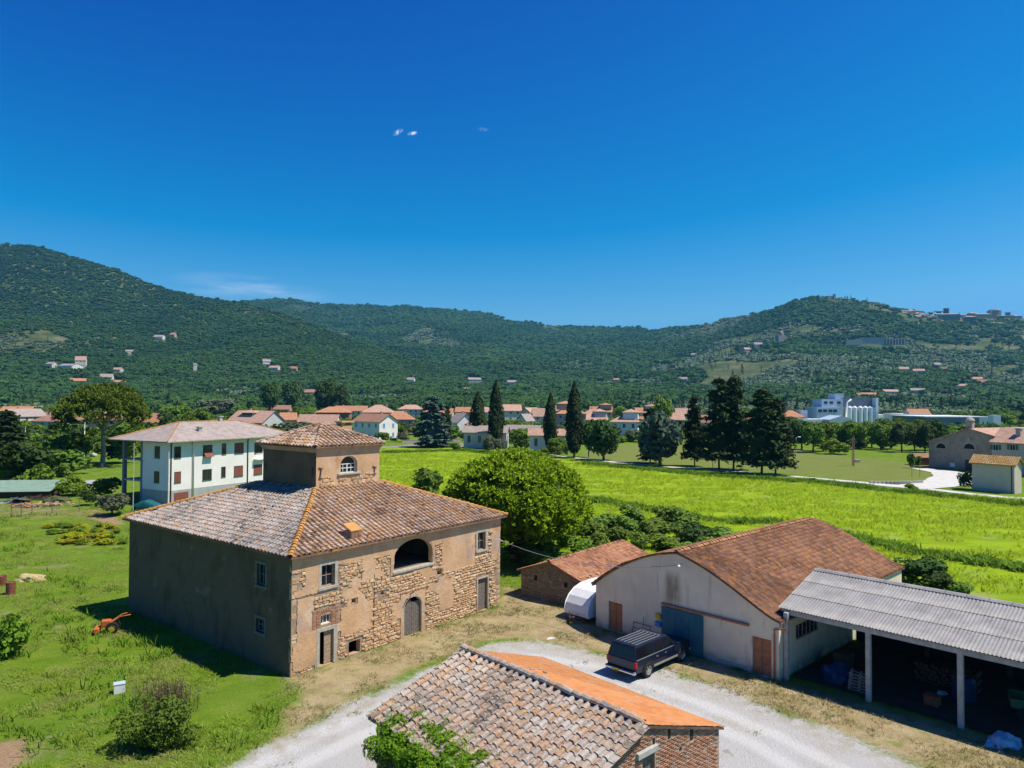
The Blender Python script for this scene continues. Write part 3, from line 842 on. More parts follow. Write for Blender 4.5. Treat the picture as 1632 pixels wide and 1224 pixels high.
def scatter(name, P, sc, src, kind='stuff', tilt=0.0):
    """many small plants of one cover as ONE object"""
    me = arr_mesh(name, P, np.zeros((0, 3), np.int32)) if False else bpy.data.meshes.new(name)
    me.vertices.add(len(P)); me.vertices.foreach_set('co', np.asarray(P, np.float32).ravel())
    k = len(P)
    a = me.attributes.new('sc', 'FLOAT_VECTOR', 'POINT'); a.data.foreach_set('vector', np.asarray(sc, np.float32).ravel())
    rt = np.stack([rng.normal(0, tilt, k) if tilt else np.zeros(k), rng.normal(0, tilt, k) if tilt else np.zeros(k), rng.uniform(0, 6.283, k)], 1)
    a = me.attributes.new('rt', 'FLOAT_VECTOR', 'POINT'); a.data.foreach_set('vector', rt.astype(np.float32).ravel())
    o = link(name, me, kind=kind)
    ng = bpy.data.node_groups.new(name, 'GeometryNodeTree')
    ng.interface.new_socket('Geometry', in_out='INPUT', socket_type='NodeSocketGeometry')
    ng.interface.new_socket('Geometry', in_out='OUTPUT', socket_type='NodeSocketGeometry')
    nd = ng.nodes; gi = nd.new('NodeGroupInput'); go = nd.new('NodeGroupOutput')
    iop = nd.new('GeometryNodeInstanceOnPoints'); oi = nd.new('GeometryNodeObjectInfo')
    oi.inputs['Object'].default_value = src; oi.inputs['As Instance'].default_value = True
    def att(nm):
        x = nd.new('GeometryNodeInputNamedAttribute'); x.data_type = 'FLOAT_VECTOR'; x.inputs['Name'].default_value = nm
        return x.outputs['Attribute']
    e2r = nd.new('FunctionNodeEulerToRotation')
    lk = ng.links.new
    lk(gi.outputs[0], iop.inputs['Points']); lk(oi.outputs['Geometry'], iop.inputs['Instance'])
    lk(att('rt'), e2r.inputs[0]); lk(e2r.outputs[0], iop.inputs['Rotation']); lk(att('sc'), iop.inputs['Scale'])
    lk(iop.outputs[0], go.inputs[0])
    md = o.modifiers.new('scatter', 'NODES'); md.node_group = ng
    return o
def source(name, me):
    return bpy.data.objects.new(name, me)       # never linked to the scene: only lends its mesh

# ================================================================== BUILDING HELPERS
CAMP = Vector((0, 0, H))
def coppo_mesh(mat, seed, length=0.52, r0=0.125, r1=0.10):
    r = random.Random(seed); vs = []; n = 5
    for (y, rr, z) in ((0, r0, 0.035), (length, r1, 0.0)):
        for k in range(n + 1):
            t = math.pi * k / n
            vs.append((rr * math.cos(t) * r.uniform(0.97, 1.03), y + r.uniform(-0.012, 0.012), z + rr * 0.85 * math.sin(t)))
    for k in range(n + 1):
        t = math.pi * k / n
        vs.append(((r0 - 0.022) * math.cos(t), 0.004, 0.03 + (r0 - 0.024) * 0.85 * math.sin(t)))
    fs = [(k, k + 1, n + 2 + k, n + 1 + k) for k in range(n)] + [(k, k + 1, 2 * n + 3 + k, 2 * n + 2 + k) for k in range(n)]
    b = MB(); b.add(vs, fs)
    return b.mesh('tile', mat)
def marsiglia_mesh(mat, w=0.25, length=0.44, seed=0):
    # flat interlocking tile: two shallow troughs between ribs, raised lower lip
    r = random.Random(seed); b = MB()
    prof = [(-.5, .010), (-.42, .036), (-.30, .012), (-.08, .012), (0, .034), (.08, .012), (.32, .012), (.42, .034), (.5, .010)]
    vs = []
    for y, dz in ((0, 0.028), (length, 0.0)):
        for x, z in prof:
            vs.append((x * w, y, z + dz + r.uniform(-.002, .002)))
    for x, z in prof:
        vs.append((x * w, 0.003, 0.0))
    n = len(prof)
    b.add(vs, [(k, k + 1, n + k + 1, n + k) for k in range(n - 1)] + [(k, k + 1, 2 * n + k + 1, 2 * n + k) for k in range(n - 1)])
    return b.mesh('tile', mat)
def bake(name, items, mats, parent, kind='stuff', label=None):
    if mats is None:                            # pieces of several materials: one slot for each
        mats = []
        for me, _ in items:
            if me.materials[0] not in mats:
                mats.append(me.materials[0])
    """join (mesh, matrix) pairs into one part"""
    Vs, Fs, off = [], {}, 0
    cache = {}
    out = {4: [], 3: []}
    for me, M in items:
        if me.name not in cache:
            v = np.empty(len(me.vertices) * 3, np.float32); me.vertices.foreach_get('co', v)
            f = [tuple(p.vertices) for p in me.polygons]
            cache[me.name] = (v.reshape(-1, 3), np.array([q if len(q) == 4 else (*q, q[2]) for q in f if len(q) <= 4]))
        v, f = cache[me.name]
        A = np.array(M)
        Vs.append(v @ A[:3, :3].T + A[:3, 3]); out[4].append(f + off); off += len(v)
        if isinstance(mats, list):
            Fs.setdefault('i', []).append(np.full(len(f), mats.index(me.materials[0]), np.int32))
    if not Vs:
        return None
    me = arr_mesh(name, np.concatenate(Vs), np.concatenate(out[4]), mats)
    if 'i' in Fs:
        me.polygons.foreach_set('material_index', np.concatenate(Fs['i']))
    return link(name, me, parent, None, kind, label)
def place_pieces(name, rest_name, items, parent, Mworld, mats, limit=300, visible=None):
    """the pieces that show largest become objects of their own, the others one part"""
    d = []
    for i, (me, M, ok) in enumerate(items):
        p = Mworld @ M.translation
        d.append((0 if ok else 1, (p - CAMP).length, i))
    d.sort()
    single = [i for f, _, i in d[:limit] if f == 0]
    ss = set(single)
    for i in single:
        link(name, items[i][0], parent, items[i][1])
    bake(rest_name, [(me, M) for i, (me, M, ok) in enumerate(items) if i not in ss], mats, parent)
def slope_axes(A, B, C, D):
    e = (B - A).normalized(); t = (D - A); s = (t - e * t.dot(e)).normalized(); n = e.cross(s).normalized()
    return e, s, n
def slope_tiles(A, B, C, D, meshes, pitch=0.39, expo=0.42, vis=True, jit=0.02, lift=0.03, margin=0.10, tilt=0.0, skip=0.0, nrm=None):
    """tiles over the slope A-B (eave, left to right seen from outside) up to D-C"""
    e, s, n = slope_axes(A, B, C, D)
    hgt = (D - A).dot(s); wd = (B - A).length
    l1 = (D - A).dot(e); r1 = (C - A).dot(e)
    out = []
    nc = max(1, int(round(wd / pitch))); pitch = wd / nc
    nr = int(hgt / expo) + 1
    for i in range(nc):
        u = (i + 0.5) * pitch
        wob = random.uniform(-jit, jit)
        for j in range(nr):
            v = j * expo + random.uniform(-0.02, 0.02)
            vm = min(v + expo * 0.8, hgt)
            q = vm / hgt
            if not (l1 * q + margin <= u <= wd + (r1 - wd) * q - margin) or v > hgt - 0.12:
                continue
            if random.random() < skip:
                continue
            a = random.gauss(0, jit * 1.6)
            if jit > .012 and random.random() < .035:      # a slipped tile
                a += random.gauss(0, .11); v -= random.uniform(0, .10)
            e2 = (e * math.cos(a) + s * math.sin(a)); s2 = n.cross(e2)
            s3 = (s2 + n * (random.gauss(0, 0.012) + tilt)).normalized(); n3 = e2.cross(s3)
            p = A + e * (u + wob + random.uniform(-jit, jit) * 0.4) + s * v + n * (lift + random.uniform(0, 0.012))
            M = Matrix(((e2.x, s3.x, n3.x, p.x), (e2.y, s3.y, n3.y, p.y), (e2.z, s3.z, n3.z, p.z), (0, 0, 0, 1)))
            out.append((random.choice(meshes), M, vis))
    return out
def slope_pans(A, B, C, D, mat, pitch=0.39, expo=0.42):
    """the flat pan tiles in the channels between the barrel tiles, lapped like steps"""
    b = MB(); e, s, n = slope_axes(A, B, C, D)
    hgt = (D - A).dot(s); wd = (B - A).length; l1 = (D - A).dot(e); r1 = (C - A).dot(e)
    nc = max(1, int(round(wd / pitch))); pitch = wd / nc
    for i in range(nc + 1):
        u = i * pitch
        for j in range(int(hgt / expo) + 1):
            v0 = j * expo; v1 = min(v0 + expo + 0.05, hgt); q = v1 / hgt
            if v1 - v0 < 0.1 or not (l1 * q - 0.05 <= u <= wd + (r1 - wd) * q + 0.05):
                continue
            w = pitch * 0.42
            P = lambda x, y, z: A + e * (u + x) + s * y + n * z
            vs = [P(-w, v0, .055), P(w, v0, .055), P(w, v1, .02), P(-w, v1, .02), P(-w, v0, .01), P(w, v0, .01)]
            b.add(vs, [(0, 1, 2, 3), (4, 5, 1, 0)])
    return b.build
def ridge_tiles(P0, P1, mesh, step=0.36, lift=0.06):
    d = (P1 - P0); L_ = d.length; s = d.normalized(); e = s.cross(Vector((0, 0, 1))).normalized(); n = e.cross(s)
    out = []
    for i in range(int(L_ / step)):
        p = P0 + s * (i * step) + n * (lift + random.uniform(-.01, .01)) + e * random.uniform(-.015, .015)
        k = 1.25 * random.uniform(0.95, 1.05)
        a = random.gauss(0, 0.03); e2 = e * math.cos(a) + s * math.sin(a); s2 = n.cross(e2)
        M = Matrix(((e2.x * k, s2.x, n.x * k, p.x), (e2.y * k, s2.y, n.y * k, p.y), (e2.z * k, s2.z, n.z * k, p.z), (0, 0, 0, 1)))
        out.append((mesh, M, True))
    return out
def wall_holes(b, outer, holes, M, depth=0.35, mi=0, mi_rev=0):
    """flat wall in local (x, z) with y=0 outside; openings get reveals going inwards (+y)"""
    loops = [[Vector((x, z, 0)) for x, z in outer]] + [[Vector((x, z, 0)) for x, z in h] for h in holes]
    tris = geometry.tessellate_polygon(loops)
    flat = [p for l in loops for p in l]
    b.add([(p.x, 0, p.y) for p in flat], [tuple(t) for t in tris], mi, M)
    for h in holes:
        n = len(h)
        b.add([(x, 0, z) for x, z in h] + [(x, depth, z) for x, z in h], [(i, (i + 1) % n, n + (i + 1) % n, n + i) for i in range(n)], mi_rev, M)
def rect(x0, x1, z0, z1):
    return [(x0, z0), (x1, z0), (x1, z1), (x0, z1)]
def arch(x0, x1, z0, zs, z1, n=10):
    c, a, h = (x0 + x1) / 2, (x1 - x0) / 2, z1 - zs
    return [(x0, z0), (x1, z0)] + [(c + a * math.cos(math.pi * k / n), zs + h * math.sin(math.pi * k / n)) for k in range(n + 1)]
def stone_mesh(seed, mat):
    r = random.Random(seed); bm = bmesh.new()
    bmesh.ops.create_cube(bm, size=1)
    bmesh.ops.bevel(bm, geom=[e for e in bm.edges if all(v.co.y < 0 for v in e.verts)], offset=0.14, segments=1, affect='EDGES')
    for v in bm.verts:
        v.co += Vector((r.uniform(-.06, .06), r.uniform(-.05, .05) if v.co.y < 0 else 0, r.uniform(-.08, .08)))
    me = bpy.data.meshes.new('stone'); bm.to_mesh(me); bm.free()
    me.materials.append(mat)
    return me
def rubble(x0, x1, z0, z1, keep, meshes, hmin=0.15, hmax=0.30, wmin=0.22, wmax=0.62, proud=(0.03, 0.085), vis=True, M=Matrix()):
    items = []; z = z0
    while z < z1:
        h = random.uniform(hmin, hmax); x = x0 + random.uniform(-0.3, 0)
        while x < x1:
            w = random.uniform(wmin, wmax) * (1.4 if random.random() < 0.08 else 1)
            cxx, czz = x + w / 2, z + h / 2
            if x >= x0 and x + w <= x1 and keep(cxx, czz, w, h):
                pr = random.uniform(*proud)
                q = Matrix.Translation((cxx, 0.10 - pr, czz + random.uniform(-.03, .03))) @ Matrix.Rotation(random.gauss(0, 0.05), 4, 'Y') @ Matrix.Diagonal((w * 0.93, 0.2, h * random.uniform(0.72, 0.98), 1))
                items.append((random.choice(meshes), M @ q, vis))
            x += w
        z += h
    return items
def FM(x, y, z, rot=0.0):
    return Matrix.Translation((x, y, z)) @ Matrix.Rotation(rot, 4, 'Z')
def sash(parent, M, w, h, name='window', frame='white', pane='glass', bars=(1, 1), t=0.07, label=None, deep=0.05):
    """window: frame with glazing bars and its pane; local x right, z up, outside at -y"""
    b = MB()
    b.box(0, t, -deep, 0.0, 0, h); b.box(w - t, w, -deep, 0.0, 0, h)
    b.box(t, w - t, -deep, 0, 0, t); b.box(t, w - t, -deep, 0, h - t, h)
    for i in range(1, bars[0] + 1):
        x = w * i / (bars[0] + 1); b.box(x - t * .3, x + t * .3, -deep * .8, -0.002, t, h - t)
    for i in range(1, bars[1] + 1):
        z = h * i / (bars[1] + 1); b.box(t, w - t, -deep * .7, -0.004, z - t * .25, z + t * .25)
    f = b.build(name, MT[frame], parent, M, label=label)
    g = MB(); g.box(t * .5, w - t * .5, 0.004, 0.03, t * .5, h - t * .5)
    g.build('pane', MT[pane], f)
    return f
def plank_door(parent, M, w, h, n=5, mat='wood_old', horiz=False, name='door', label=None, handle=False):
    b = MB(); b.box(0, w, 0.02, 0.05, 0, h)
    d = b.build(name, MT['wood_dark'], parent, M, label=label)
    k = MB()
    if horiz:
        k.bbox(0.01, w - 0.01, -0.02, 0.02, 0.008, h / n - 0.008, 0.008)
    else:
        k.bbox(0.006, w / n - 0.006, -0.02, 0.02, 0.01, h - 0.01, 0.008)
    me = k.mesh('plank', MT[mat])
    for i in range(n):
        off = (0, random.uniform(-.006, .006), h / n * i) if horiz else (w / n * i, random.uniform(-.006, .006), 0)
        link('plank', me, d, Matrix.Translation(off))
    return d
STONES = [stone_mesh(s, MT['stone']) for s in range(7)]
COP_H = [coppo_mesh(MT['tile_house'], s) for s in range(4)]
COP_L = [coppo_mesh(MT['tile_lichen'], 80 + s) for s in range(4)]
COP_HIP = coppo_mesh(MT['tile_hip'], 9, 0.46, 0.15, 0.12)

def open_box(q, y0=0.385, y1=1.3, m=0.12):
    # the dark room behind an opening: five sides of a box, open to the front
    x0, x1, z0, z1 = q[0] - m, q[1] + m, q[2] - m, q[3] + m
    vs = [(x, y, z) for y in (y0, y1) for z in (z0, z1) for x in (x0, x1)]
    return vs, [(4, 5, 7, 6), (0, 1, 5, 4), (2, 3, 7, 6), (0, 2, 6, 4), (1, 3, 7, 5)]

# ================================================================== THE OLD STONE FARMHOUSE
HF = Frame(-13.018, 42.762, 0.900)
HW, HL, HE, OV = 19.512, 21.291, 7.131, 0.40
T0, T1, TL0, TL1, ZTB, ZTT, ZAP, TOV = 6.756, 12.771, 6.928, 13.728, 9.941, 12.968, 14.518, 0.34
def build_farmhouse():
    root = thing('stone_farmhouse', 'large old stone farmhouse with peeling tan plaster, hipped tile roof and square central tower', 'farmhouse', HF.o, HF.th)
    MW = Matrix.Translation(HF.o) @ Matrix.Rotation(HF.th, 4, 'Z')
    f = HF.fy
    def r2(p1, p2, b=0.0):                      # opening from its top-left and bottom-right pixels
        (a0, z1), (a1, z0) = f(*p1, b), f(*p2, b)
        return a0, a1, z0, z1
    w1 = r2((512.3, 902), (533, 931.5)); w2 = r2((761.4, 849.6), (773.2, 875))
    sm = r2((511.6, 982), (528.3, 991.6)); d1 = r2((509.3, 1008), (530.8, 1053)); d3 = r2((761.8, 923.8), (776.7, 971))
    ce = r2((555.8, 1023.8), (573.6, 1038.6)); hs = r2((561, 954), (567, 960.5)); hr = r2((606, 944.5), (613, 951.5)); hq = r2((697, 910), (704, 915.5))
    lg0, lgz = f(627.6, 911.5); lg1, lgz2 = f(688.8, 897.5); lgz = (lgz + lgz2) / 2
    _, lgt = f(664, 858); lgs = lgz + (lgt - lgz) * 0.45
    ad0, _ = f(644, 1010); ad1, _ = f(671, 1005); _, adt = f(660, 950.5); ads = adt - 0.62
    door_z = 0.03
    d1 = (d1[0], d1[1], door_z, d1[3]); d3 = (d3[0], d3[1], door_z, d3[3]); ce = (ce[0], ce[1], 0.12, ce[3])
    holes = [rect(*w1), rect(*w2), rect(*sm), rect(*d1), rect(*d3), rect(*ce), rect(*hs), rect(*hq),
             arch(hr[0], hr[1], (hr[2] + hr[3]) / 2 - 0.01, (hr[2] + hr[3]) / 2, hr[3], 6),
             arch(lg0, lg1, lgz, lgs, lgt, 14), arch(ad0, ad1, door_z, ads, adt, 10)]
    top = HE + 0.12
    b = MB()
    wall_holes(b, rect(0, HW, -0.1, top), holes, Matrix(), 0.38, 2, 0)
    # left wall (in shade): two windows near the corner
    ML = Matrix(((0, 1, 0, 0), (-1, 0, 0, HL), (0, 0, 1, 0), (0, 0, 0, 1)))       # local x runs from the far corner to the near one
    def lx(p1, p2):
        (b0, z1), (b1, z0) = HF.fx(*p1), HF.fx(*p2)
        return HL - b0, HL - b1, z0, z1
    lw1 = lx((410, 897.5), (423, 935)); lw2 = lx((408.5, 984), (421, 1010))
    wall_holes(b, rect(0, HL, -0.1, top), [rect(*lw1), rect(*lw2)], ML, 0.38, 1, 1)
    b.quad((HW, 0, -.1), (HW, HL, -.1), (HW, HL, top), (HW, 0, top)); b.quad((0, HL, -.1), (HW, HL, -.1), (HW, HL, top), (0, HL, top))
    wall = b.build('wall', [MT['wall'], MT['dark_plaster'], MT['rubble_bed']], root)
    # dark rooms behind the openings
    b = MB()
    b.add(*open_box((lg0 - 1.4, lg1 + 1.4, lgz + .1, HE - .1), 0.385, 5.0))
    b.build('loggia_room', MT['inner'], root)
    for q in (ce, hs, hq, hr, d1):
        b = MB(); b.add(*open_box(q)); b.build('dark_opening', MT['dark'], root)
    # windows, doors
    def shut(a0, a1, z0, z1, nm='window'):
        return sash(root, FM(a0, 0.22, z0), a1 - a0, z1 - z0, nm, 'wood_pale', 'glass', (1, 1), 0.06)
    shut(*w1); shut(*w2); sash(root, FM(sm[0], 0.2, sm[2]), sm[1] - sm[0], sm[3] - sm[2], 'window', 'white', 'glass', (2, 0), 0.06)
    cur = MB()                                    # pale curtain behind the first window
    x0, x1 = w1[0] + 0.12, w1[0] + (w1[1] - w1[0]) * 0.72
    nn = 12
    cur.add([(x0 + (x1 - x0) * i / nn, 0.30 + 0.025 * (i % 2), z) for z in (w1[2] + .05, w1[3] - .3) for i in range(nn + 1)], [(i, i + 1, nn + 2 + i, nn + 1 + i) for i in range(nn)])
    cur.build('curtain', MT['white'], root)
    mid = d1[0] + (d1[1] - d1[0]) * 0.42
    plank_door(root, FM(mid, 0.16, 0.04), d1[1] - mid, d1[3] - 0.06, 9, 'wood_pale', True)
    plank_door(root, FM(d3[0], 0.20, 0.04), d3[1] - d3[0], d3[3] - 0.06, 6, 'wood_old', True)
    half = (ad1 - ad0) / 2
    for i, hh in enumerate((adt - 0.25, adt - 0.42)):
        plank_door(root, FM(ad0 + half * i + 0.01, 0.18, 0.03), half - 0.02, hh, 4, 'wood_old', False, label='left leaf of weathered arched door' if i == 0 else None)
    # stone trim round the openings
    def trim(q, t, sill=True, nm='window_surround', pr=0.05):
        a0, a1, z0, z1 = q; b = MB()
        b.bbox(a0 - t, a0, -pr, 0.1, z0, z1, .012); b.bbox(a1, a1 + t, -pr, 0.1, z0, z1, .012)
        b.bbox(a0 - t, a1 + t, -pr - .004, 0.1, z1, z1 + t, .012)
        if sill:
            b.bbox(a0 - t - .05, a1 + t + .05, -pr - 0.05, 0.1, z0 - t * .8, z0, .012)
        b.build(nm, MT['serena'], root)
    trim(w1, 0.22); trim(w2, 0.18); trim(d1, 0.24, False, 'door_surround'); trim(d3, 0.12, False, 'door_surround', 0.03)
    b = MB()
    for i in range(10):                           # voussoirs of the arched door and its jambs
        t0, t1 = math.pi * i / 10 + .015, math.pi * (i + 1) / 10 - .015
        c = (ad0 + ad1) / 2; a = half; hh = adt - ads
        pts = [(c + (a + k) * math.cos(t), ads + (hh + k) * math.sin(t)) for k, t in ((0.01, t0), (0.28, t0), (0.28, t1), (0.01, t1))]
        b.prism(pts, 'y', -0.035, 0.1)
    for s in (0, 1):
        x0, x1 = (ad0 - 0.27, ad0 - .005) if s == 0 else (ad1 + .005, ad1 + 0.27)
        for k in range(4):
            b.bbox(x0, x1, -0.035, 0.1, ads * k / 4 + .01, ads * (k + 1) / 4 - .01, .01)
    b.build('door_surround', MT['serena'], root)
    b = MB()
    b.bbox(lg0 - 0.12, lg1 + 0.12, -0.10, 0.3, lgz - 0.14, lgz + 0.015, .015)
    b.build('loggia_sill', MT['serena'], root)
    b = MB()
    nv = 22; c = (lg0 + lg1) / 2; a = (lg1 - lg0) / 2; hh = lgt - lgs
    for i in range(nv):
        t0, t1 = math.pi * i / nv + .006, math.pi * (i + 1) / nv - .006
        b.prism([(c + (a + k) * math.cos(t), lgs + (hh + k) * math.sin(t)) for k, t in ((0.0, t0), (0.2, t0), (0.2, t1), (0.0, t1))], 'y', -0.025, 0.1)
    b.build('loggia_arch', MT['wall'], root)
    BR = bricks_mesh()
    items = []
    for (x0, x1) in ((sm[0] - 0.62, sm[0] - 0.02), (sm[1] + 0.02, sm[1] + 0.62)):
        z = sm[2] - 0.15
        while z < sm[3] + 0.35:
            x = x0
            while x < x1 - 0.1:
                items.append((random.choice(BR), Matrix.Translation((x + .13, 0.02, z)) @ Matrix.Diagonal((0.25, 0.1, 0.062, 1)), True)); x += 0.27
            z += 0.075
    for k in range(9):
        t = math.pi * (0.12 + 0.76 * k / 8)
        items.append((BR[k % 3], Matrix.Translation(((sm[0] + sm[1]) / 2 + 0.55 * math.cos(t), 0.02, sm[3] + 0.06 + 0.25 * math.sin(t))) @ Matrix.Rotation(-t + math.pi / 2, 4, 'Y') @ Matrix.Diagonal((0.09, 0.1, 0.24, 1)), True))
    place_pieces('brick', 'bricks', items, root, MW, MT['brick'])
    # rubble stones where the plaster has gone
    boxes = [(q[0] - m, q[1] + m, q[2] - m, q[3] + m2) for q, m, m2 in
             ((w1, .30, .32), (w2, .24, .26), (d1, .30, .32), (d3, .16, .18), (sm, .66, .45), (ce, .05, .12), (hs, .04, .04), (hq, .04, .04), (hr, .04, .04), ((lg0, lg1, lgz, lgt), .24, .24), ((ad0, ad1, 0, adt), .32, .32))]
    pl = [(*f(472, 955), *f(499, 1022)), (*f(543, 968), *f(594, 1000)), (*f(485, 912), *f(505, 945)), (*f(640, 985), *f(625, 960)), (*f(700, 925), *f(722, 968)), (*f(703, 865), *f(757, 900)), (*f(782, 850), *f(796, 890)), (*f(468, 1025), *f(500, 1060)), (*f(578, 890), *f(598, 922))]
    def bare(x, z):                               # True where the plaster has fallen off
        for xa, za, xb, zb in pl:
            if min(xa, xb) < x < max(xa, xb) and min(za, zb) < z < max(za, zb):
                return False
        if z > 6.0 + 0.25 * mno.noise(Vector((x * .6, 0, 3))):
            return False
        v = mno.fractal(Vector((x * 0.42, z * 0.62, 1.7)), 1.0, 2.0, 4) + .18 * mno.noise(Vector((x * 2.2, z * 2.2, 5)))
        return v > -0.50 - (0.12 if z < 1.2 else 0) + (0.20 if z > 4.6 else 0)
    # what is left of the plaster: a thin ragged coat over the rubble
    cs = .13; nx, nz_ = int(HW / cs), int(top / cs); vid = {}; vs, fs = [], []
    op_ = [(q[0], q[1], q[2], q[3]) for q in (w1, w2, d1, d3, ce, hs, hq, hr)] + [(sm[0] - .60, sm[1] + .60, sm[2] - .14, sm[3] + .36)]
    ell = [(lg0, lg1, lgz, lgs, lgt), (ad0, ad1, 0, ads, adt)]
    def vtx(i, j):
        if (i, j) not in vid:
            e_ = i in (0, nx) or j in (0, nz_)
            vid[(i, j)] = len(vs); vs.append((i * HW / nx + (0 if e_ else random.uniform(-.045, .045)), -.034 - random.uniform(0, .008), j * top / nz_ + (0 if e_ else random.uniform(-.045, .045))))
        return vid[(i, j)]
    for i in range(nx):
        for j in range(nz_):
            x, z = (i + .5) * HW / nx, (j + .5) * top / nz_
            if (bare(x, z) and not any(a0 < x < a1 and z0 < z < z1 for a0, a1, z0, z1 in boxes)) or any(a0 - .06 < x < a1 + .06 and z0 - .06 < z < z1 + .06 for a0, a1, z0, z1 in op_):
                continue
            if any(a0 - .08 < x < a1 + .08 and z0 - .06 < z and (z < zs or ((x - (a0 + a1) / 2) / ((a1 - a0) / 2 + .1)) ** 2 + ((z - zs) / (z1 - zs + .1)) ** 2 < 1) for a0, a1, z0, zs, z1 in ell):
                continue
            fs.append((vtx(i, j), vtx(i + 1, j), vtx(i + 1, j + 1), vtx(i, j + 1)))
    pb = MB(); pb.add(vs, fs); pb.build('plaster', MT['wall'], wall)
    def keep(x, z, w, h):
        for a0, a1, z0, z1 in boxes:
            if x + w / 2 > a0 and x - w / 2 < a1 and z + h / 2 > z0 and z - h / 2 < z1:
                return False
        return bare(x, z)
    items = rubble(0.45, HW - 0.45, 0.02, 6.3, keep, STONES, .10, .24, .18, .50)
    def quoin(ML_, n, x0):
        for k in range(n):
            z = 0.02 + k * (top - 0.25) / n; h = (top - 0.25) / n; w = 0.55 if k % 2 else 0.38
            if z > 1.0 and random.random() < 0.35:
                continue
            items.append((random.choice(STONES), ML_ @ Matrix.Translation((x0 + (w / 2 if x0 == 0 else -w / 2), 0.085, z + h / 2)) @ Matrix.Diagonal((w, 0.2, h * 0.94, 1)), True))
    quoin(Matrix(), 17, HW); quoin(Matrix(), 17, 0)
    place_pieces('stone', 'rubble_stones', items, wall, MW, MT['stone'])
    # things on the wall
    b = MB()
    xa, za = f(596.4, 914.5); xb, zb = f(594, 1023.5)
    b.tube([(xa, -0.04, za), ((xa + xb) / 2 + .02, -0.045, (za + zb) / 2), (xb, -0.04, zb)], 0.022, 5)
    b.build('cable_pipe', MT['iron'], root)
    for (px, py, dx) in ((647, 957, -0.25), (653.5, 947, 0.12)):
        xa, za = f(px, py); b = MB(); b.tube([(xa, 0, za), (xa + dx * .5, -0.35, za + 0.22)], [0.05, 0.035], 5); b.build('peg', MT['wood_dark'], root)
    # left wall windows
    for q in (lw1, lw2):
        sash(root, ML @ FM(q[0], 0.2, q[2]), q[1] - q[0], q[3] - q[2], 'window', 'teal_trim', 'glass', (1, 1), 0.07)
        b = MB(); t = 0.18; a0, a1, z0, z1 = q
        b.bbox(a0 - t, a0, -.04, .1, z0, z1, .01, 0, ML); b.bbox(a1, a1 + t, -.04, .1, z0, z1, .01, 0, ML); b.bbox(a0 - t, a1 + t, -.044, .1, z1, z1 + t, .01, 0, ML); b.bbox(a0 - t - .04, a1 + t + .04, -.08, .1, z0 - t, z0, .01, 0, ML)
        b.build('window_surround', MT['serena_dull'], root)
    # ------------------------------------------------ main roof
    E = [Vector((-OV, -OV, HE)), Vector((HW + OV, -OV, HE)), Vector((HW + OV, HL + OV, HE)), Vector((-OV, HL + OV, HE))]
    Q = [Vector((T0, TL0, ZTB)), Vector((T1, TL0, ZTB)), Vector((T1, TL1, ZTB)), Vector((T0, TL1, ZTB))]
    b = MB()
    for i in range(4):
        j = (i + 1) % 4
        b.add([E[i], E[j], Q[j], Q[i], E[i] - Vector((0, 0, .12)), E[j] - Vector((0, 0, .12))], [(0, 1, 2, 3), (4, 5, 1, 0)])
    b.add([e - Vector((0, 0, .12)) for e in E] + [Vector((0.02, 0.02, HE - .12)), Vector((HW - .02, 0.02, HE - .12)), Vector((HW - .02, HL - .02, HE - .12)), Vector((.02, HL - .02, HE - .12))], [(0, 1, 5, 4), (1, 2, 6, 5), (2, 3, 7, 6), (3, 0, 4, 7)])
    roof = b.build('roof', MT['pan'], root)
    items = []
    for i in range(4):
        j = (i + 1) % 4
        items += slope_tiles(E[i], E[j], Q[j], Q[i], COP_L if i == 3 else COP_H, vis=i in (0, 3), skip=0.006)
        slope_pans(E[i], E[j], Q[j], Q[i], MT['pan'])('pan_tiles', MT['pan'], roof, kind='stuff')
    place_pieces('tile', 'roof_tiles', items, roof, MW, None)
    items = []
    for i in range(4):
        items += ridge_tiles(E[i], Q[i], COP_HIP)
    place_pieces('ridge_tile', 'ridge_tiles', items, roof, MW, MT['tile_hip'])
    # chimney on the front slope
    e, s, n = slope_axes(E[0], E[1], Q[1], Q[0])
    def onroof(px, py):
        r = ray(px, py); c = CAMP
        m = MW.inverted(); c2 = m @ c; r3 = (m.to_3x3() @ r)
        t = (E[0] - c2).dot(n) / r3.dot(n)
        return c2 + r3 * t
    c0 = onroof(567, 861)
    ch = thing_part = MB()
    x0, y0 = c0.x - 0.42, c0.y - 0.05
    zb = c0.z
    thing_part.box(x0, x0 + 0.85, y0, y0 + 0.75, zb - 0.15, zb + 0.62)
    chim = thing_part.build('chimney', MT['mortar'], roof)
    BRs = bricks_mesh(); its = []
    for k in range(8):
        for (xx, yy, rz, nb) in ((x0, y0, 0, 3), (x0, y0, math.pi / 2, 3)):
            for q in range(nb):
                L0 = 0.27; off = (0.13 if k % 2 else 0.0)
                p = (x0 + 0.14 + q * L0 - off * .3, y0 - .005, zb - .02 + k * .075) if rz == 0 else (x0 - .005, y0 + .13 + q * .25, zb - .02 + k * .075)
                its.append((random.choice(BRs), Matrix.Translation(p) @ Matrix.Rotation(rz, 4, 'Z') @ Matrix.Diagonal((0.25, 0.06, 0.06, 1)), True))
    bake('brick_courses', [(a, m) for a, m, _ in its], MT['brick'], chim)
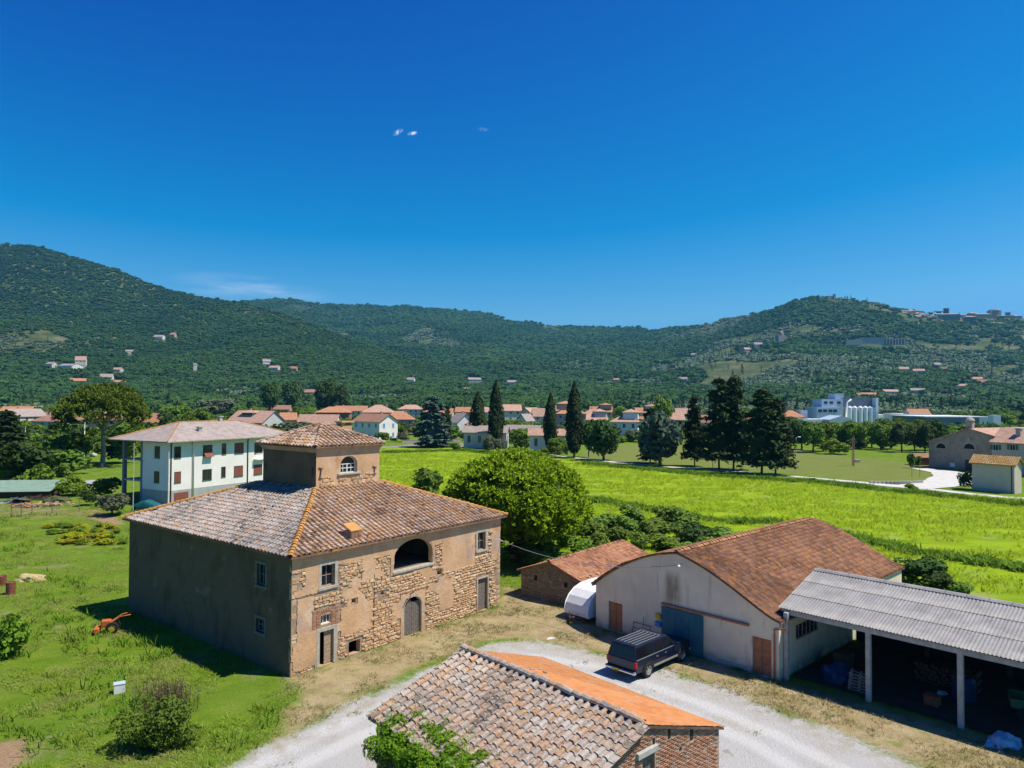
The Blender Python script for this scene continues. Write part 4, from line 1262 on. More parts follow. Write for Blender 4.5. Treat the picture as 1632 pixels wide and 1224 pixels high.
    cap = MB(); cap.add([(x0 - .06, y0 - .06, zb + .62), (x0 + .91, y0 - .06, zb + .62), (x0 + .91, y0 + .81, zb + .98), (x0 - .06, y0 + .81, zb + .98), (x0 - .06, y0 - .06, zb + .68), (x0 + .91, y0 - .06, zb + .68), (x0 + .91, y0 + .81, zb + 1.05), (x0 - .06, y0 + .81, zb + 1.05)],
                        [(4, 5, 6, 7), (0, 1, 5, 4), (0, 3, 7, 4), (1, 2, 6, 5), (3, 2, 6, 7)])
    cap.build('chimney_cap', MT['tile_hip'], chim)
    c1 = onroof(587, 857); b = MB(); b.tube([c1 + Vector((0, 0, -.1)), c1 + Vector((0.02, 0, 0.22)), c1 + Vector((0.12, -.02, 0.34))], [0.07, 0.06, 0.09], 8); b.build('vent_tile', MT['tile_hip'], roof)
    # ------------------------------------------------ tower
    b = MB(); MTf = Matrix.Translation((T0, TL0, 0))
    TW, TD = T1 - T0, TL1 - TL0
    g = lambda px, py: (lambda q: (q[0] - T0, q[1]))(HF.fy(px, py, TL0))
    ta0, _ = g(543, 740); ta1, _ = g(569.5, 740); _, tz0 = g(556, 753.5); _, tz1 = g(556.4, 726.5)
    wall_holes(b, rect(0, TW, 9.0, ZTT), [arch(ta0, ta1, tz0, tz1 - .62, tz1, 10)], MTf, 0.45)
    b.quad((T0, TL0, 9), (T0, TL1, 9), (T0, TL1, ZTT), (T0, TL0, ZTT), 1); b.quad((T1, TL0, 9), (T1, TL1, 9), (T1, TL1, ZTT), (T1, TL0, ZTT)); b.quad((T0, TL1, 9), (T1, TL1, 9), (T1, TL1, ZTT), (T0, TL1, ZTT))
    tw = b.build('tower_wall', [MT['wall'], MT['dark_plaster']], root)
    b = MB()
    for k, (o1, z0, z1) in enumerate(((0.06, ZTT - .42, ZTT - .30), (0.13, ZTT - .30, ZTT - .16), (0.2, ZTT - .16, ZTT - .02))):
        b.bbox(T0 - o1, T1 + o1, TL0 - o1, TL1 + o1, z0, z1, .01)
    b.build('cornice', MT['wall'], root)
    aw = ta1 - ta0
    win = MB()
    wz1 = tz1 - 0.62; nA = 10
    for (x0, x1) in ((0, .07), (aw * .5 - .04, aw * .5 + .04), (aw - .07, aw)):
        win.box(x0, x1, -.05, 0, 0, wz1 - tz0)
    for z in (0.0, (wz1 - tz0) * .5, wz1 - tz0 - .03):
        win.box(0.07, aw - .07, -.045, -.003, z, z + .06)
    for x in (aw * .26, aw * .74):
        win.box(x - .018, x + .018, -.04, -.006, 0.06, wz1 - tz0)
    for i in range(nA):
        t0, t1 = math.pi * i / nA, math.pi * (i + 1) / nA
        win.prism([(aw / 2 + (aw / 2 - k) * math.cos(t), wz1 - tz0 + (.62 - k) * math.sin(t)) for k, t in ((0, t0), (0, t1), (.07, t1), (.07, t0))], 'y', -.05, 0)
    wo_ = win.build('window', MT['white'], root, Matrix.Translation((T0 + ta0, TL0 + 0.30, tz0)))
    pn = MB(); pn.add([(x, 0.01, z) for x, z in arch(0, aw, 0, wz1 - tz0, tz1 - tz0, 10)], [tuple(range(13))]); pn.build('pane', MT['glass'], wo_)
    b = MB(); b.bbox(T0 + ta0 - .3, T0 + ta1 + .3, TL0 - .14, TL0 + .3, tz0 - .12, tz0 + .01, .015); b.build('window_sill', MT['serena'], root)
    for px, y0, y1 in ((510.6, 746, 762), (596.3, 743.5, 756)):
        xa, za = g(px, y0); xb, zb_ = g(px, y1); b = MB()
        X = T0 + xa
        b.tube([(X - .05, TL0 - .06, zb_), (X, TL0 - .08, (za + zb_) / 2), (X + .03, TL0 - .06, za)], [.06, .035, .05], 5)
        b.tube([(X - .18, TL0 - .05, za + .03), (X + .2, TL0 - .05, za - .06)], .035, 5); b.tube([(X - .17, TL0 - .05, zb_ + .02), (X + .1, TL0 - .05, zb_ - .02)], .035, 5)
        b.build('wall_anchor', MT['iron'], root)
    for py0, py1, px in ((736, 747, 423.5), (744, 760, 498.5)):
        bb, za = HF.fx(px, py0, T0); _, zb_ = HF.fx(px, py1, T0); b = MB()
        b.bbox(T0 - .06, T0 + .02, bb - .06, bb + .06, zb_, za, .01); b.build('wall_anchor', MT['iron'], root)
    its = rubble(0.1, TW - .1, 9.6, ZTT - 0.6, lambda x, z, w, h: not (ta0 - .35 < x < ta1 + .35 and z > tz0 - .3) and (z < 10.7 and mno.fractal(Vector((x * .5, z * .7, 9)), 1, 2, 3) > -0.05), STONES, M=MTf)
    place_pieces('stone', 'rubble_stones', its, tw, MW, MT['stone'])
    # tower roof
    E = [Vector((T0 - TOV, TL0 - TOV, ZTT)), Vector((T1 + TOV, TL0 - TOV, ZTT)), Vector((T1 + TOV, TL1 + TOV, ZTT)), Vector((T0 - TOV, TL1 + TOV, ZTT))]
    ap = Vector(((T0 + T1) / 2, (TL0 + TL1) / 2, ZAP))
    b = MB()
    for i in range(4):
        j = (i + 1) % 4
        b.add([E[i], E[j], ap, E[i] - Vector((0, 0, .08)), E[j] - Vector((0, 0, .08))], [(0, 1, 2), (3, 4, 1, 0)])
    b.add([e - Vector((0, 0, .08)) for e in E], [(0, 1, 2, 3)])
    r2_ = b.build('tower_roof', MT['pan'], root)
    items = []
    for i in range(4):
        j = (i + 1) % 4
        apx = ap
        items += slope_tiles(E[i], E[j], apx, apx, COP_H, vis=i in (0, 3))
        slope_pans(E[i], E[j], apx, apx, MT['pan'])('pan_tiles', MT['pan'], r2_, kind='stuff')
    place_pieces('tile', 'roof_tiles', items, r2_, MW, MT['tile_house'])
    items = []
    for i in range(4):
        items += ridge_tiles(E[i], ap, COP_H[0], 0.38, 0.05)
    place_pieces('ridge_tile', 'ridge_tiles', items, r2_, MW, MT['tile_house'])
    # chimney stack behind the tower
    p = HF.fy(549, 678, TL1 + 2.0)
    b = MB(); x, z = p
    b.bbox(x - .55, x + .55, TL1 + 1.6, TL1 + 2.4, 9.0, z, .02); b.box(x - .7, x + .7, TL1 + 1.45, TL1 + 2.55, z + .28, z + .40)
    for sx in (-.5, .5):
        for sy in (1.7, 2.3):
            b.box(x + sx - .1, x + sx + .1, TL1 + sy - .1, TL1 + sy + .1, z, z + .28)
    b.build('chimney', MT['wall'], roof)
    return root
MT['teal_trim'] = plain('teal_paint', (0.10, 0.20, 0.19), 0.7, 0.15, 4)
_BR = []
def bricks_mesh():
    if not _BR:
        for s in range(3):
            me = stone_mesh(90 + s, MT['brick']); me.name = 'brick'
            _BR.append(me)
    return _BR
build_farmhouse()

# ================================================================== THE VAULTED BARN
BF = Frame(6.225, 52.754, -0.815)
BW, BL = 13.984, 20.388
BZE, BZA, BZR = 3.20, 6.45, 3.50
MBW = Matrix.Translation(BF.o) @ Matrix.Rotation(BF.th, 4, 'Z')
def barn_prof(x):
    """roof height over the barn's width: a low pointed vault whose right eave flares out"""
    t = abs(x - BW / 2) / (BW / 2)
    if x < BW / 2:
        return BZA - (BZA - BZE) * (0.30 * t + 0.70 * t ** 2.0)
    z = BZA - (BZA - BZR) * (0.55 * min(t, 1) + 0.62 * min(t, 1) ** 2 - 0.17 * min(t, 1) ** 6)
    return z - max(0, t - 1) * 1.0
STAIN = BF.fy(1072, 937)
def barn_mats():
    n = N('barn_plaster')
    p = n.pos()
    a = n.ramp(n.noise(0.5, 5), (0.3, (0.68, 0.55, 0.40)), (0.6, (0.80, 0.665, 0.49)), (0.8, (0.70, 0.56, 0.40)))
    sc = n.scale(p, (1.2, 1.2, 0.14))
    a = n.mix(n.mr(n.noise(1.3, 5, v=sc, rough=0.7), 0.56, 0.72, 0, 0.5), a, (0.26, 0.235, 0.20))
    a = n.mix(n.mr(n.noise(2.2, 6, rough=0.7), 0.6, 0.74, 0, 0.5), a, (0.55, 0.53, 0.49))
    sp = n.n('ShaderNodeSeparateXYZ'); n.put(sp.inputs[0], p)
    a = n.mix(n.math('MULTIPLY', n.mr(sp.outputs[2], 0.0, 1.0, 1, 0), n.mr(n.noise(1.2, 4), 0.3, 0.7)), a, (0.22, 0.20, 0.165))
    so = n.n('ShaderNodeSeparateXYZ'); n.put(so.inputs[0], n.obj())      # one big brown smear under the peak
    bx = n.math('MULTIPLY', n.mr(n.math('ABSOLUTE', n.math('SUBTRACT', so.outputs[0], STAIN[0])), .25, .85, 1, 0), n.mr(n.math('ABSOLUTE', n.math('SUBTRACT', so.outputs[2], STAIN[1])), .5, 1.35, 1, 0))
    a = n.mix(n.math('MULTIPLY', bx, n.mr(n.noise(1.6, 5, v=sc, rough=.7), .3, .6)), a, (0.30, 0.225, 0.145))
    n.bump(n.noise(9, 5), 0.35, 0.03)
    MT['barn'] = n.done(a, 0.92, 0.1)
    n = N('rusty_door_panel')
    a = n.ramp(n.noise(2.5, 5, rough=0.65), (0.3, (0.30, 0.115, 0.06)), (0.55, (0.42, 0.17, 0.09)), (0.75, (0.26, 0.12, 0.075)))
    MT['rust_door'] = n.done(a, 0.8, 0.2)
    n = N('teal_sheet_door')
    a = n.ramp(n.noise(1.6, 4), (0.3, (0.018, 0.105, 0.14)), (0.7, (0.028, 0.14, 0.18)))
    MT['teal'] = n.done(a, 0.6, 0.3)
    n = N('fibre_cement_sheet')
    p = n.pos()
    a = n.ramp(n.noise(1.2, 5, rough=0.65), (0.25, (0.20, 0.19, 0.18)), (0.5, (0.295, 0.283, 0.268)), (0.75, (0.37, 0.355, 0.34)))
    a = n.mix(n.mr(n.noise(6, 5, rough=0.7), 0.58, 0.72, 0, 0.7), a, (0.18, 0.17, 0.16))
    a = n.mix(n.mr(n.noise(4, 5, rough=0.7), 0.66, 0.72, 0, 0.7), a, (0.66, 0.65, 0.62))
    a = n.mix(n.math('MULTIPLY', n.island(), 0.35), a, (0.30, 0.285, 0.27))
    n.bump(n.noise(20, 4), 0.4, 0.02)
    MT['sheet'] = n.done(a, 0.92, 0.1)
barn_mats()
MT['yellow'] = plain('yellow_plastic', (0.60, 0.36, 0.03), 0.5, 0.1, 3)
MT['bluep'] = plain('blue_plastic', (0.06, 0.22, 0.50), 0.5, 0.1, 3)
def build_barn():
    root = thing('barn', 'long plastered barn with low vaulted red tile roof, teal sliding door and two rusty doors', 'barn', BF.o, BF.th)
    f = BF.fy
    n = 36
    def op(p1, p2, z=None):
        (a0, z1), (a1, z0) = f(*p1), f(*p2)
        return a0, a1, (0.05 if z is None else z), z1
    dl = op((970, 957.5), (992, 1010)); dr = op((1199, 1013), (1229.5, 1080)); dt = op((1056, 964.5), (1122, 1050))
    prof = [(BW * i / n, barn_prof(BW * i / n) - 0.05) for i in range(n + 1)]
    outer = [(0, -0.1), (BW, -0.1)] + prof[::-1]
    b = MB()
    wall_holes(b, outer, [rect(*dl), rect(*dr)], Matrix(), 0.22)
    b.quad((0, 0, -.1), (0, BL, -.1), (0, BL, prof[0][1]), (0, 0, prof[0][1]))
    b.add([(x, BL, z) for x, z in outer], [tuple(range(len(outer)))])
    # right-hand wall with a strip of windows under the canopy
    MR = Matrix(((0, -1, 0, BW), (1, 0, 0, 0), (0, 0, 1, 0), (0, 0, 0, 1)))
    win = rect(2.2, 5.4, 1.9, 2.8)
    wall_holes(b, rect(0, BL, -.1, prof[-1][1]), [win, rect(16.2, 18.0, 1.8, 2.8)], MR, 0.2)
    wall = b.build('wall', MT['barn'], root)
    sash(root, MR @ FM(2.2, 0.1, 1.9), 3.2, 0.9, 'window', 'metal', 'glass', (5, 1), 0.05)
    sash(root, MR @ FM(16.2, 0.1, 1.8), 1.8, 1.0, 'window', 'metal', 'glass', (3, 1), 0.05)
    # rusty two-leaf doors of panels
    for q in (dl, dr):
        w = (q[1] - q[0]) / 2
        for i in range(2):
            b = MB(); b.box(0.01, w - 0.01, 0.02, 0.06, 0, q[3] - q[2])
            for k in range(3):
                h = (q[3] - q[2]) / 3; b.bbox(0.05, w - 0.05, -0.015, 0.02, k * h + 0.06, (k + 1) * h - 0.06, 0.015)
            b.build('door', MT['rust_door'], root, FM(q[0] + w * i, 0.10, q[2]))
    # teal sliding door hung in front of the wall
    w = dt[1] - dt[0]; h = dt[3] - 0.08
    b = MB(); b.box(0, w, 0, 0.05, 0, h)
    for i in range(1, 6):
        b.box(w * i / 6 - .012, w * i / 6 + .012, -0.014, -0.002, 0.02, h - .02)
    b.box(0, w, -.03, 0, h - .1, h - .001); b.box(0, w, -.03, 0, .001, .1)
    d = b.build('sliding_door', MT['teal'], root, FM(dt[0], -0.14, 0.06))
    hb = MB(); hb.tube([(w - .25, -.06, 1.0), (w - .25, -.06, 1.35)], .02, 5); hb.build('handle', MT['iron'], d)
    ra, rz = f(1056, 962.5); rb, rz2 = f(1194.6, 994.5); rz = (rz + rz2) / 2
    b = MB(); b.bbox(ra, rb, -0.20, -0.02, rz - .07, rz + .07, .02); b.build('door_rail', MT['rust_door'], root)
    b = MB(); b.box(dt[1] + .2, dr[0] - .05, -0.05, 0.0, -0.05, 0.32); b.build('plinth', MT['concrete'], root)
    # rain pipe at the right corner
    b = MB(); b.tube([(BW + .55, -.10, BZR - .35), (BW + .1, -.12, BZR - .42), (BW - .22, -.12, BZR - .5), (BW - .24, -.10, BZR - .9), (BW - .24, -.10, 0.05)], 0.055, 8)
    b.build('drainpipe', MT['rust_door'], root)
    # little lamp and bracket near the peak
    a, z = f(1088, 899); b = MB()
    b.tube([(a, 0, z), (a, -.5, z + .06)], .025, 6); b.lathe([(0.04, 0.1), (.15, 0.02), (.15, 0)], 10, 0, Matrix.Translation((a, -.5, z - .06)))
    b.build('wall_lamp', MT['metal'], root)
    # boxes by the teal door
    for (px, py, m, nm) in ((1051, 982, 'yellow', 'post_box'), (1050.5, 994.5, 'bluep', 'post_box')):
        a, z = f(px, py); b = MB(); b.bbox(a - .2, a + .2, -.22, -.01, z - .15, z + .15, .02); b.bbox(a - .22, a + .22, -.25, -.005, z + .152, z + .19, .01)
        b.build(nm, MT[m], root, label='yellow box by the teal door' if m == 'yellow' else 'blue box by the teal door')
    # ---- roof: a shell and its tiles, course by course
    ov = 0.22; y0, y1 = -0.14, BL + 0.2
    xs = [-0.28] + [BW * i / 40 for i in range(1, 40)] + [BW + 0.17]
    pr = [(x, barn_prof(x)) for x in xs]
    b = MB()
    for (xa, za), (xb, zb) in zip(pr[:-1], pr[1:]):
        b.quad((xa, y0, za), (xb, y0, zb), (xb, y1, zb), (xa, y1, za))
        b.quad((xa, y0, za - .1), (xb, y0, zb - .1), (xb, y0, zb), (xa, y0, za)); b.quad((xa, y1, za - .1), (xb, y1, zb - .1), (xb, y1, zb), (xa, y1, za))
        b.quad((xa, y0, za - .1), (xb, y0, zb - .1), (xb, y1, zb - .1), (xa, y1, za - .1))
    for xa, za in (pr[0], pr[-1]):
        b.quad((xa, y0, za - .1), (xa, y1, za - .1), (xa, y1, za), (xa, y0, za))
    roof = b.build('roof', MT['tile_barn'], root)
    ms = [marsiglia_mesh(MT['tile_barn'], 0.27, 0.46, s) for s in range(4)]
    items = []
    ny = int((y1 - y0) / 0.27)
    def strip(x_eave, sgn):
        # walk up the curve from the eave
        x = x_eave
        while (x < BW / 2 - 0.1) if sgn > 0 else (x > BW / 2 + 0.1):
            dx = 0.40
            for _ in range(2):
                dz = barn_prof(x + sgn * dx) - barn_prof(x); dx = 0.40 * 0.40 / math.hypot(0.40, dz * 0.40 / dx)
            xt = x + sgn * dx
            dz = barn_prof(xt) - barn_prof(x)
            s = Vector((sgn * dx, 0, dz)).normalized()
            e = Vector((0, -sgn, 0)); nn = e.cross(s)
            for k in range(ny):
                y = y0 + (k + 0.5) * (y1 - y0) / ny
                a = random.gauss(0, 0.012)
                s2 = (s + nn * (0.02 + random.gauss(0, .008)) + e * a).normalized(); e2 = (e - s2 * e.dot(s2)).normalized(); n2 = e2.cross(s2)
                p = Vector((x, y, barn_prof(x))) + nn * (0.012 + random.uniform(0, .008)) + s * random.uniform(-.012, .012)
                items.append((random.choice(ms), Matrix(((e2.x, s2.x, n2.x, p.x), (e2.y, s2.y, n2.y, p.y), (e2.z, s2.z, n2.z, p.z), (0, 0, 0, 1))), sgn < 0 and not (x > BW - 0.4 and y > 0.8)))
            x = xt
    strip(BW + 0.18, -1); strip(-0.30, 1)
    place_pieces('tile', 'roof_tiles', items, roof, MBW, MT['tile_barn'])
    cop = coppo_mesh(MT['tile_shed'], 3, 0.44, 0.13, 0.11)
    place_pieces('ridge_tile', 'ridge_tiles', ridge_tiles(Vector((BW / 2, y0 - .05, BZA + .02)), Vector((BW / 2, y1, BZA + .02)), cop, 0.40, 0.02), roof, MBW, MT['tile_shed'])
    # rake edge tiles, lichen orange
    it = []
    for (xa, xb) in ((-0.28, BW / 2), (BW + 0.17, BW / 2)):
        m = 24
        for i in range(m):
            x = xa + (xb - xa) * i / m; x2 = xa + (xb - xa) * (i + 1) / m
            it += ridge_tiles(Vector((x, y0 + .04, barn_prof(x) + .02)), Vector((x2, y0 + .04, barn_prof(x2) + .02)), coppo_mesh(MT['tile_shed'], 5, 0.40, 0.085, 0.075), 0.34, 0.015)[:1]
            it += ridge_tiles(Vector((x, y1 - .04, barn_prof(x) + .02)), Vector((x2, y1 - .04, barn_prof(x2) + .02)), it[-1][0], 0.34, 0.015)[:1]
    place_pieces('edge_tile', 'edge_tiles', it, roof, MBW, MT['tile_shed'])
    return root
build_barn()

# ---- open-sided machinery shelter with a corrugated roof against the barn
CU0, CV0, CZ0, CD, CZ1 = 13.588, 0.735, 4.095, 5.12, 5.563
CU1 = 33.0
def build_shelter():
    root = thing('open_shelter', 'open shelter on concrete posts with grey corrugated sheet roof beside the barn', 'shelter', BF.o, BF.th)
    per, amp, seg = 0.177, 0.026, 6
    ncol = 18; sw = (CU1 - CU0) / ncol
    rise = (CZ1 - CZ0); L_ = math.hypot(CD, rise); rows = 3; sl = L_ / rows
    def sheet(seed):
        r = random.Random(seed); nw = int(round(sw / per)); m = nw * seg
        vs = []
        for y in (0, sl * 0.5, sl + 0.14):
            for i in range(m + 1):
                t = i / m
                vs.append((t * (sw + 0.03), y, amp * math.cos(2 * math.pi * t * nw) + r.uniform(-.003, .003) + (0.016 if y == 0 else 0)))
        base = len(vs)
        for i in range(m + 1):
            v = vs[i]; vs.append((v[0], v[1] + .002, v[2] - .02))
        fs = [(k * (m + 1) + i, k * (m + 1) + i + 1, (k + 1) * (m + 1) + i + 1, (k + 1) * (m + 1) + i) for k in range(2) for i in range(m)]
        fs += [(i, i + 1, base + i + 1, base + i) for i in range(m)]
        b = MB(); b.add(vs, fs, 0, None, True)
        return b.mesh('sheet', MT['sheet'])
    ms = [sheet(s) for s in range(3)]
    roof = MB(); b = roof
    for i in range(5):                                # purlins under the sheets
        q = i / 4 * 0.94 + 0.03
        y, z = CV0 + CD * q, CZ0 + rise * q - 0.13
        b.box(CU0 + .1, CU1, y - .05, y + .05, z - .09, z + .02)
    for i in range(5):
        q = i / 4 * 0.94 + 0.03
        y, z = CV0 + 2 * CD - CD * q, CZ0 + rise * q - 0.13
        b.box(CU0 + .1, CU1, y - .05, y + .05, z - .09, z + .02)
    rf = b.build('roof_frame', MT['concrete'], root)
    for side in (0, 1):
        for r_ in range(rows):
            for c in range(ncol):
                d = sl * r_
                t = Vector((0, CD, rise)).normalized()
                ta = random.gauss(0, .004)
                if side == 0:
                    e = Vector((1, 0, 0)); p = Vector((CU0 + c * sw, CV0, CZ0)) + t * d
                    M = Matrix(((1, 0, 0, p.x), (0, t.y, -t.z, p.y), (0, t.z, t.y, p.z + .012 * r_ + random.uniform(0, .006)), (0, 0, 0, 1)))
                else:
                    p = Vector((CU0 + (c + 1) * sw, CV0 + 2 * CD, CZ0)) + Vector((0, -t.y, t.z)) * d
                    M = Matrix(((-1, 0, 0, p.x), (0, -t.y, t.z, p.y), (0, t.z, t.y, p.z + .012 * r_), (0, 0, 0, 1)))
                link('sheet', random.choice(ms), rf, M @ Matrix.Rotation(ta, 4, 'Z'))
    cap = MB(); k = MB()
    k.add([(x, y, z) for x in (0, sw * .98) for y, z in ((-.28, -.07), (-.10, .03), (.10, .03), (.28, -.07))], [(0, 1, 5, 4), (1, 2, 6, 5), (2, 3, 7, 6)])
    km = k.mesh('ridge_cap', MT['sheet'])
    for c in range(ncol):
        link('ridge_cap', km, rf, Matrix.Translation((CU0 + c * sw, CV0 + CD, CZ1 + .06 + random.uniform(0, .01))))
    # concrete posts and beams
    def post(u, v, ztop, m='concrete'):
        b = MB(); b.bbox(u - .13, u + .13, v - .13, v + .13, -.05, ztop, .02); return b.build('post', MT[m], root)
    for u in (18.674, 23.122, 27.6, 32.0):
        post(u, 0.95, CZ0 - .12); post(u, CV0 + 2 * CD - .3, CZ0 - .12, 'wood_dark')  # back posts in dark timber: deep shade put into their colour
        b = MB()
        b.tube([(u, .95, CZ0 - .2), (u, CV0 + CD, CZ1 - .25), (u, CV0 + 2 * CD - .3, CZ0 - .2)], .09, 4); b.build('truss', MT['concrete'], root)
    post(14.15, 0.6, CZ0 - .15)
    b = MB(); b.box(CU0 + .3, CU1, .83, 1.07, CZ0 - .34, CZ0 - .14); b.build('beam', MT['concrete'], root)
    b = MB(); b.box(14.2, 26.5, CV0 + 2 * CD - .15, CV0 + 2 * CD, -.05, CZ0 + .05); b.build('back_wall', MT['dark'], root)  # near-black colour stands in for the deep shade inside
    return root
build_shelter()

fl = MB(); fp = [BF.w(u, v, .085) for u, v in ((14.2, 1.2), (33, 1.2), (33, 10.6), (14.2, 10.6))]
fl.add(fp, [(0, 1, 2, 3)]); struct(fl.build('shade_dark_floor', plain('shade_dark_dirt', (0.04, 0.033, 0.026), 0.95, 0.3, 1.2)))  # dirt floor with the shelter's deep shade put into its colour
# ---- things kept under and beside the shelter
def pallet(u, v, z, lean, rz, lab, grp=None):
    t = thing('pallet', lab, 'pallet', BF.w(u, v, z), BF.th + rz, grp)
    b = MB()
    Mx = Matrix.Rotation(lean, 4, 'X')
    k = MB(); k.box(0, 1.2, -.012, .012, 0, .10); pm = k.mesh('slat', MT['wood_old'])
    for i in range(6):
        link('slat', pm, t, Mx @ Matrix.Translation((0, -.07, .02 + i * .165)))
    for x in (0.02, .55, 1.08):
        b = MB(); b.box(x, x + .10, -.05, .05, 0, 1.0, 0, Mx); b.build('bearer', MT['wood_pale'], t)
    return t
pallet(17.25, 1.7, 0, -0.32, 0.05, 'pale wooden pallet leaning at the front of the shelter')
pallet(17.1, 2.3, 0, -0.25, -0.1, 'second wooden pallet leaning behind the front one')
def heap(name, lab, cat, p, rx, ry, rz_, mat, seed, rot=0.0, sub=3):
    bm = bmesh.new(); bmesh.ops.create_icosphere(bm, subdivisions=sub, radius=1)
    for v in bm.verts:
        d = mno.fractal(v.co * 1.6 + Vector((seed, 0, 0)), 1, 2, 4) * 0.35 + mno.noise(v.co * 4 + Vector((0, seed, 0))) * 0.10
        v.co = v.co * (1 + d)
        v.co = Vector((v.co.x * rx, v.co.y * ry, max(v.co.z, -0.02) * rz_))
    me = bpy.data.meshes.new(name); bm.to_mesh(me); bm.free(); me.materials.append(MT[mat])
    me.polygons.foreach_set('use_smooth', np.zeros(len(me.polygons), bool))
    o = link(name, me); o.location = p; o.rotation_euler = (0, 0, rot); tag(o, lab, cat)
    return o
MT['tarp'] = plain('blue_tarpaulin', (0.010, 0.028, 0.09), 0.45, 0.25, 3, bump=0.3)  # blue lowered so the colour itself carries the shelter's shade
MT['bag'] = plain('pale_blue_plastic', (0.30, 0.46, 0.58), 0.4, 0.3, 4, bump=0.3)
MT['straw'] = plain('straw', (0.46, 0.36, 0.17), 0.95, 0.25, 8, bump=0.5)
MT['greenp'] = plain('green_paint', (0.05, 0.13, 0.07), 0.6, 0.2, 4)
heap('tarpaulin', 'crumpled blue tarpaulin over stored goods under the shelter', 'tarpaulin', BF.w(16.2, 2.6, 0), 1.0, 0.8, 1.0, 'tarp', 3, BF.th)
heap('plastic_sheet', 'crumpled pale blue plastic sheet lying in front of the shelter', 'plastic sheet', G(1600, 1186), 1.0, 0.6, 0.45, 'bag', 8, 0.4)
heap('plastic_sack', 'small pale blue plastic sack lying between the shelter posts', 'sack', G(1502, 1108), 0.35, 0.25, 0.25, 'bag', 5, 0.1, 2)
def barrow():
    t = thing('log_stack', 'stack of logs stored along the back of the shelter', 'log stack', BF.w(19.5, 6.0, 0), BF.th)
    k = MB(); k.tube([(0, 0, 0), (0, 1.1, 0)], .13, 7); m = k.mesh('log', MT['wood_dark'])  # logs in darker wood, shade of the shelter painted in
    for r in range(5):
        for c in range(12 - r % 2):
            link('log', m, t, Matrix.Translation((c * .27 + (r % 2) * .13, random.uniform(-.1, .1), .13 + r * .23)))
    t = thing('farm_cart', 'old green farm cart parked under the shelter', 'cart', BF.w(24.6, 4.0, 0), BF.th + 0.3)
    b = MB(); b.bbox(0, 2.6, 0, 1.5, .62, .72, .01); b.box(0, 2.6, 0, .04, .72, 1.1); b.box(0, 2.6, 1.46, 1.5, .72, 1.1); b.box(0, .04, .04, 1.46, .72, 1.1); b.build('body', MT['greenp'], t)
    for x in (.6, 2.0):
        for y in (-.12, 1.5):
            w = MB(); w.lathe([(.16, 0), (.33, 0), (.36, .03), (.36, .09), (.33, .12), (.16, .12)], 14, 0, Matrix.Translation((x, y, .36)) @ Matrix.Rotation(-math.pi / 2, 4, 'X')); w.build('wheel', MT['black'], t)
    b = MB(); b.tube([(2.6, .75, .66), (3.6, .75, .4)], .05, 6); b.build('drawbar', MT['iron'], t)
    for (u, v, w, h, d, m, lab) in ((15.4, 4.2, .9, 1.1, .8, 'wood_dark', 'dark wooden crate beside the blue tarpaulin under the shelter'), (20.9, 2.6, .7, .6, .6, 'rust', 'rusty tool chest between the first two shelter posts'), (22.2, 5.0, 1.2, 1.3, 1.0, 'tarp', 'dull blue plastic tank standing deep in the shelter')):
        t = thing('crate' if m == 'wood_dark' else 'tool_chest' if m == 'rust' else 'water_tank', lab, 'crate' if m == 'wood_dark' else 'chest' if m == 'rust' else 'tank', BF.w(u, v, 0), BF.th)
        b = MB()
        if m == 'tarp':
            b.lathe([(w * .42, 0), (w * .5, .08), (w * .5, h * .85), (w * .4, h), (.15, h + .05), (.15, h + .14), (0.01, h + .14)], 14); b.build('body', MT[m], t)
        else:
            b.bbox(0, w, 0, d, 0, h * .8, .02); b.build('body', MT[m], t); b = MB(); b.bbox(-.03, w + .03, -.03, d + .03, h * .8 + .003, h, .02); b.build('lid', MT[m], t)
barrow()

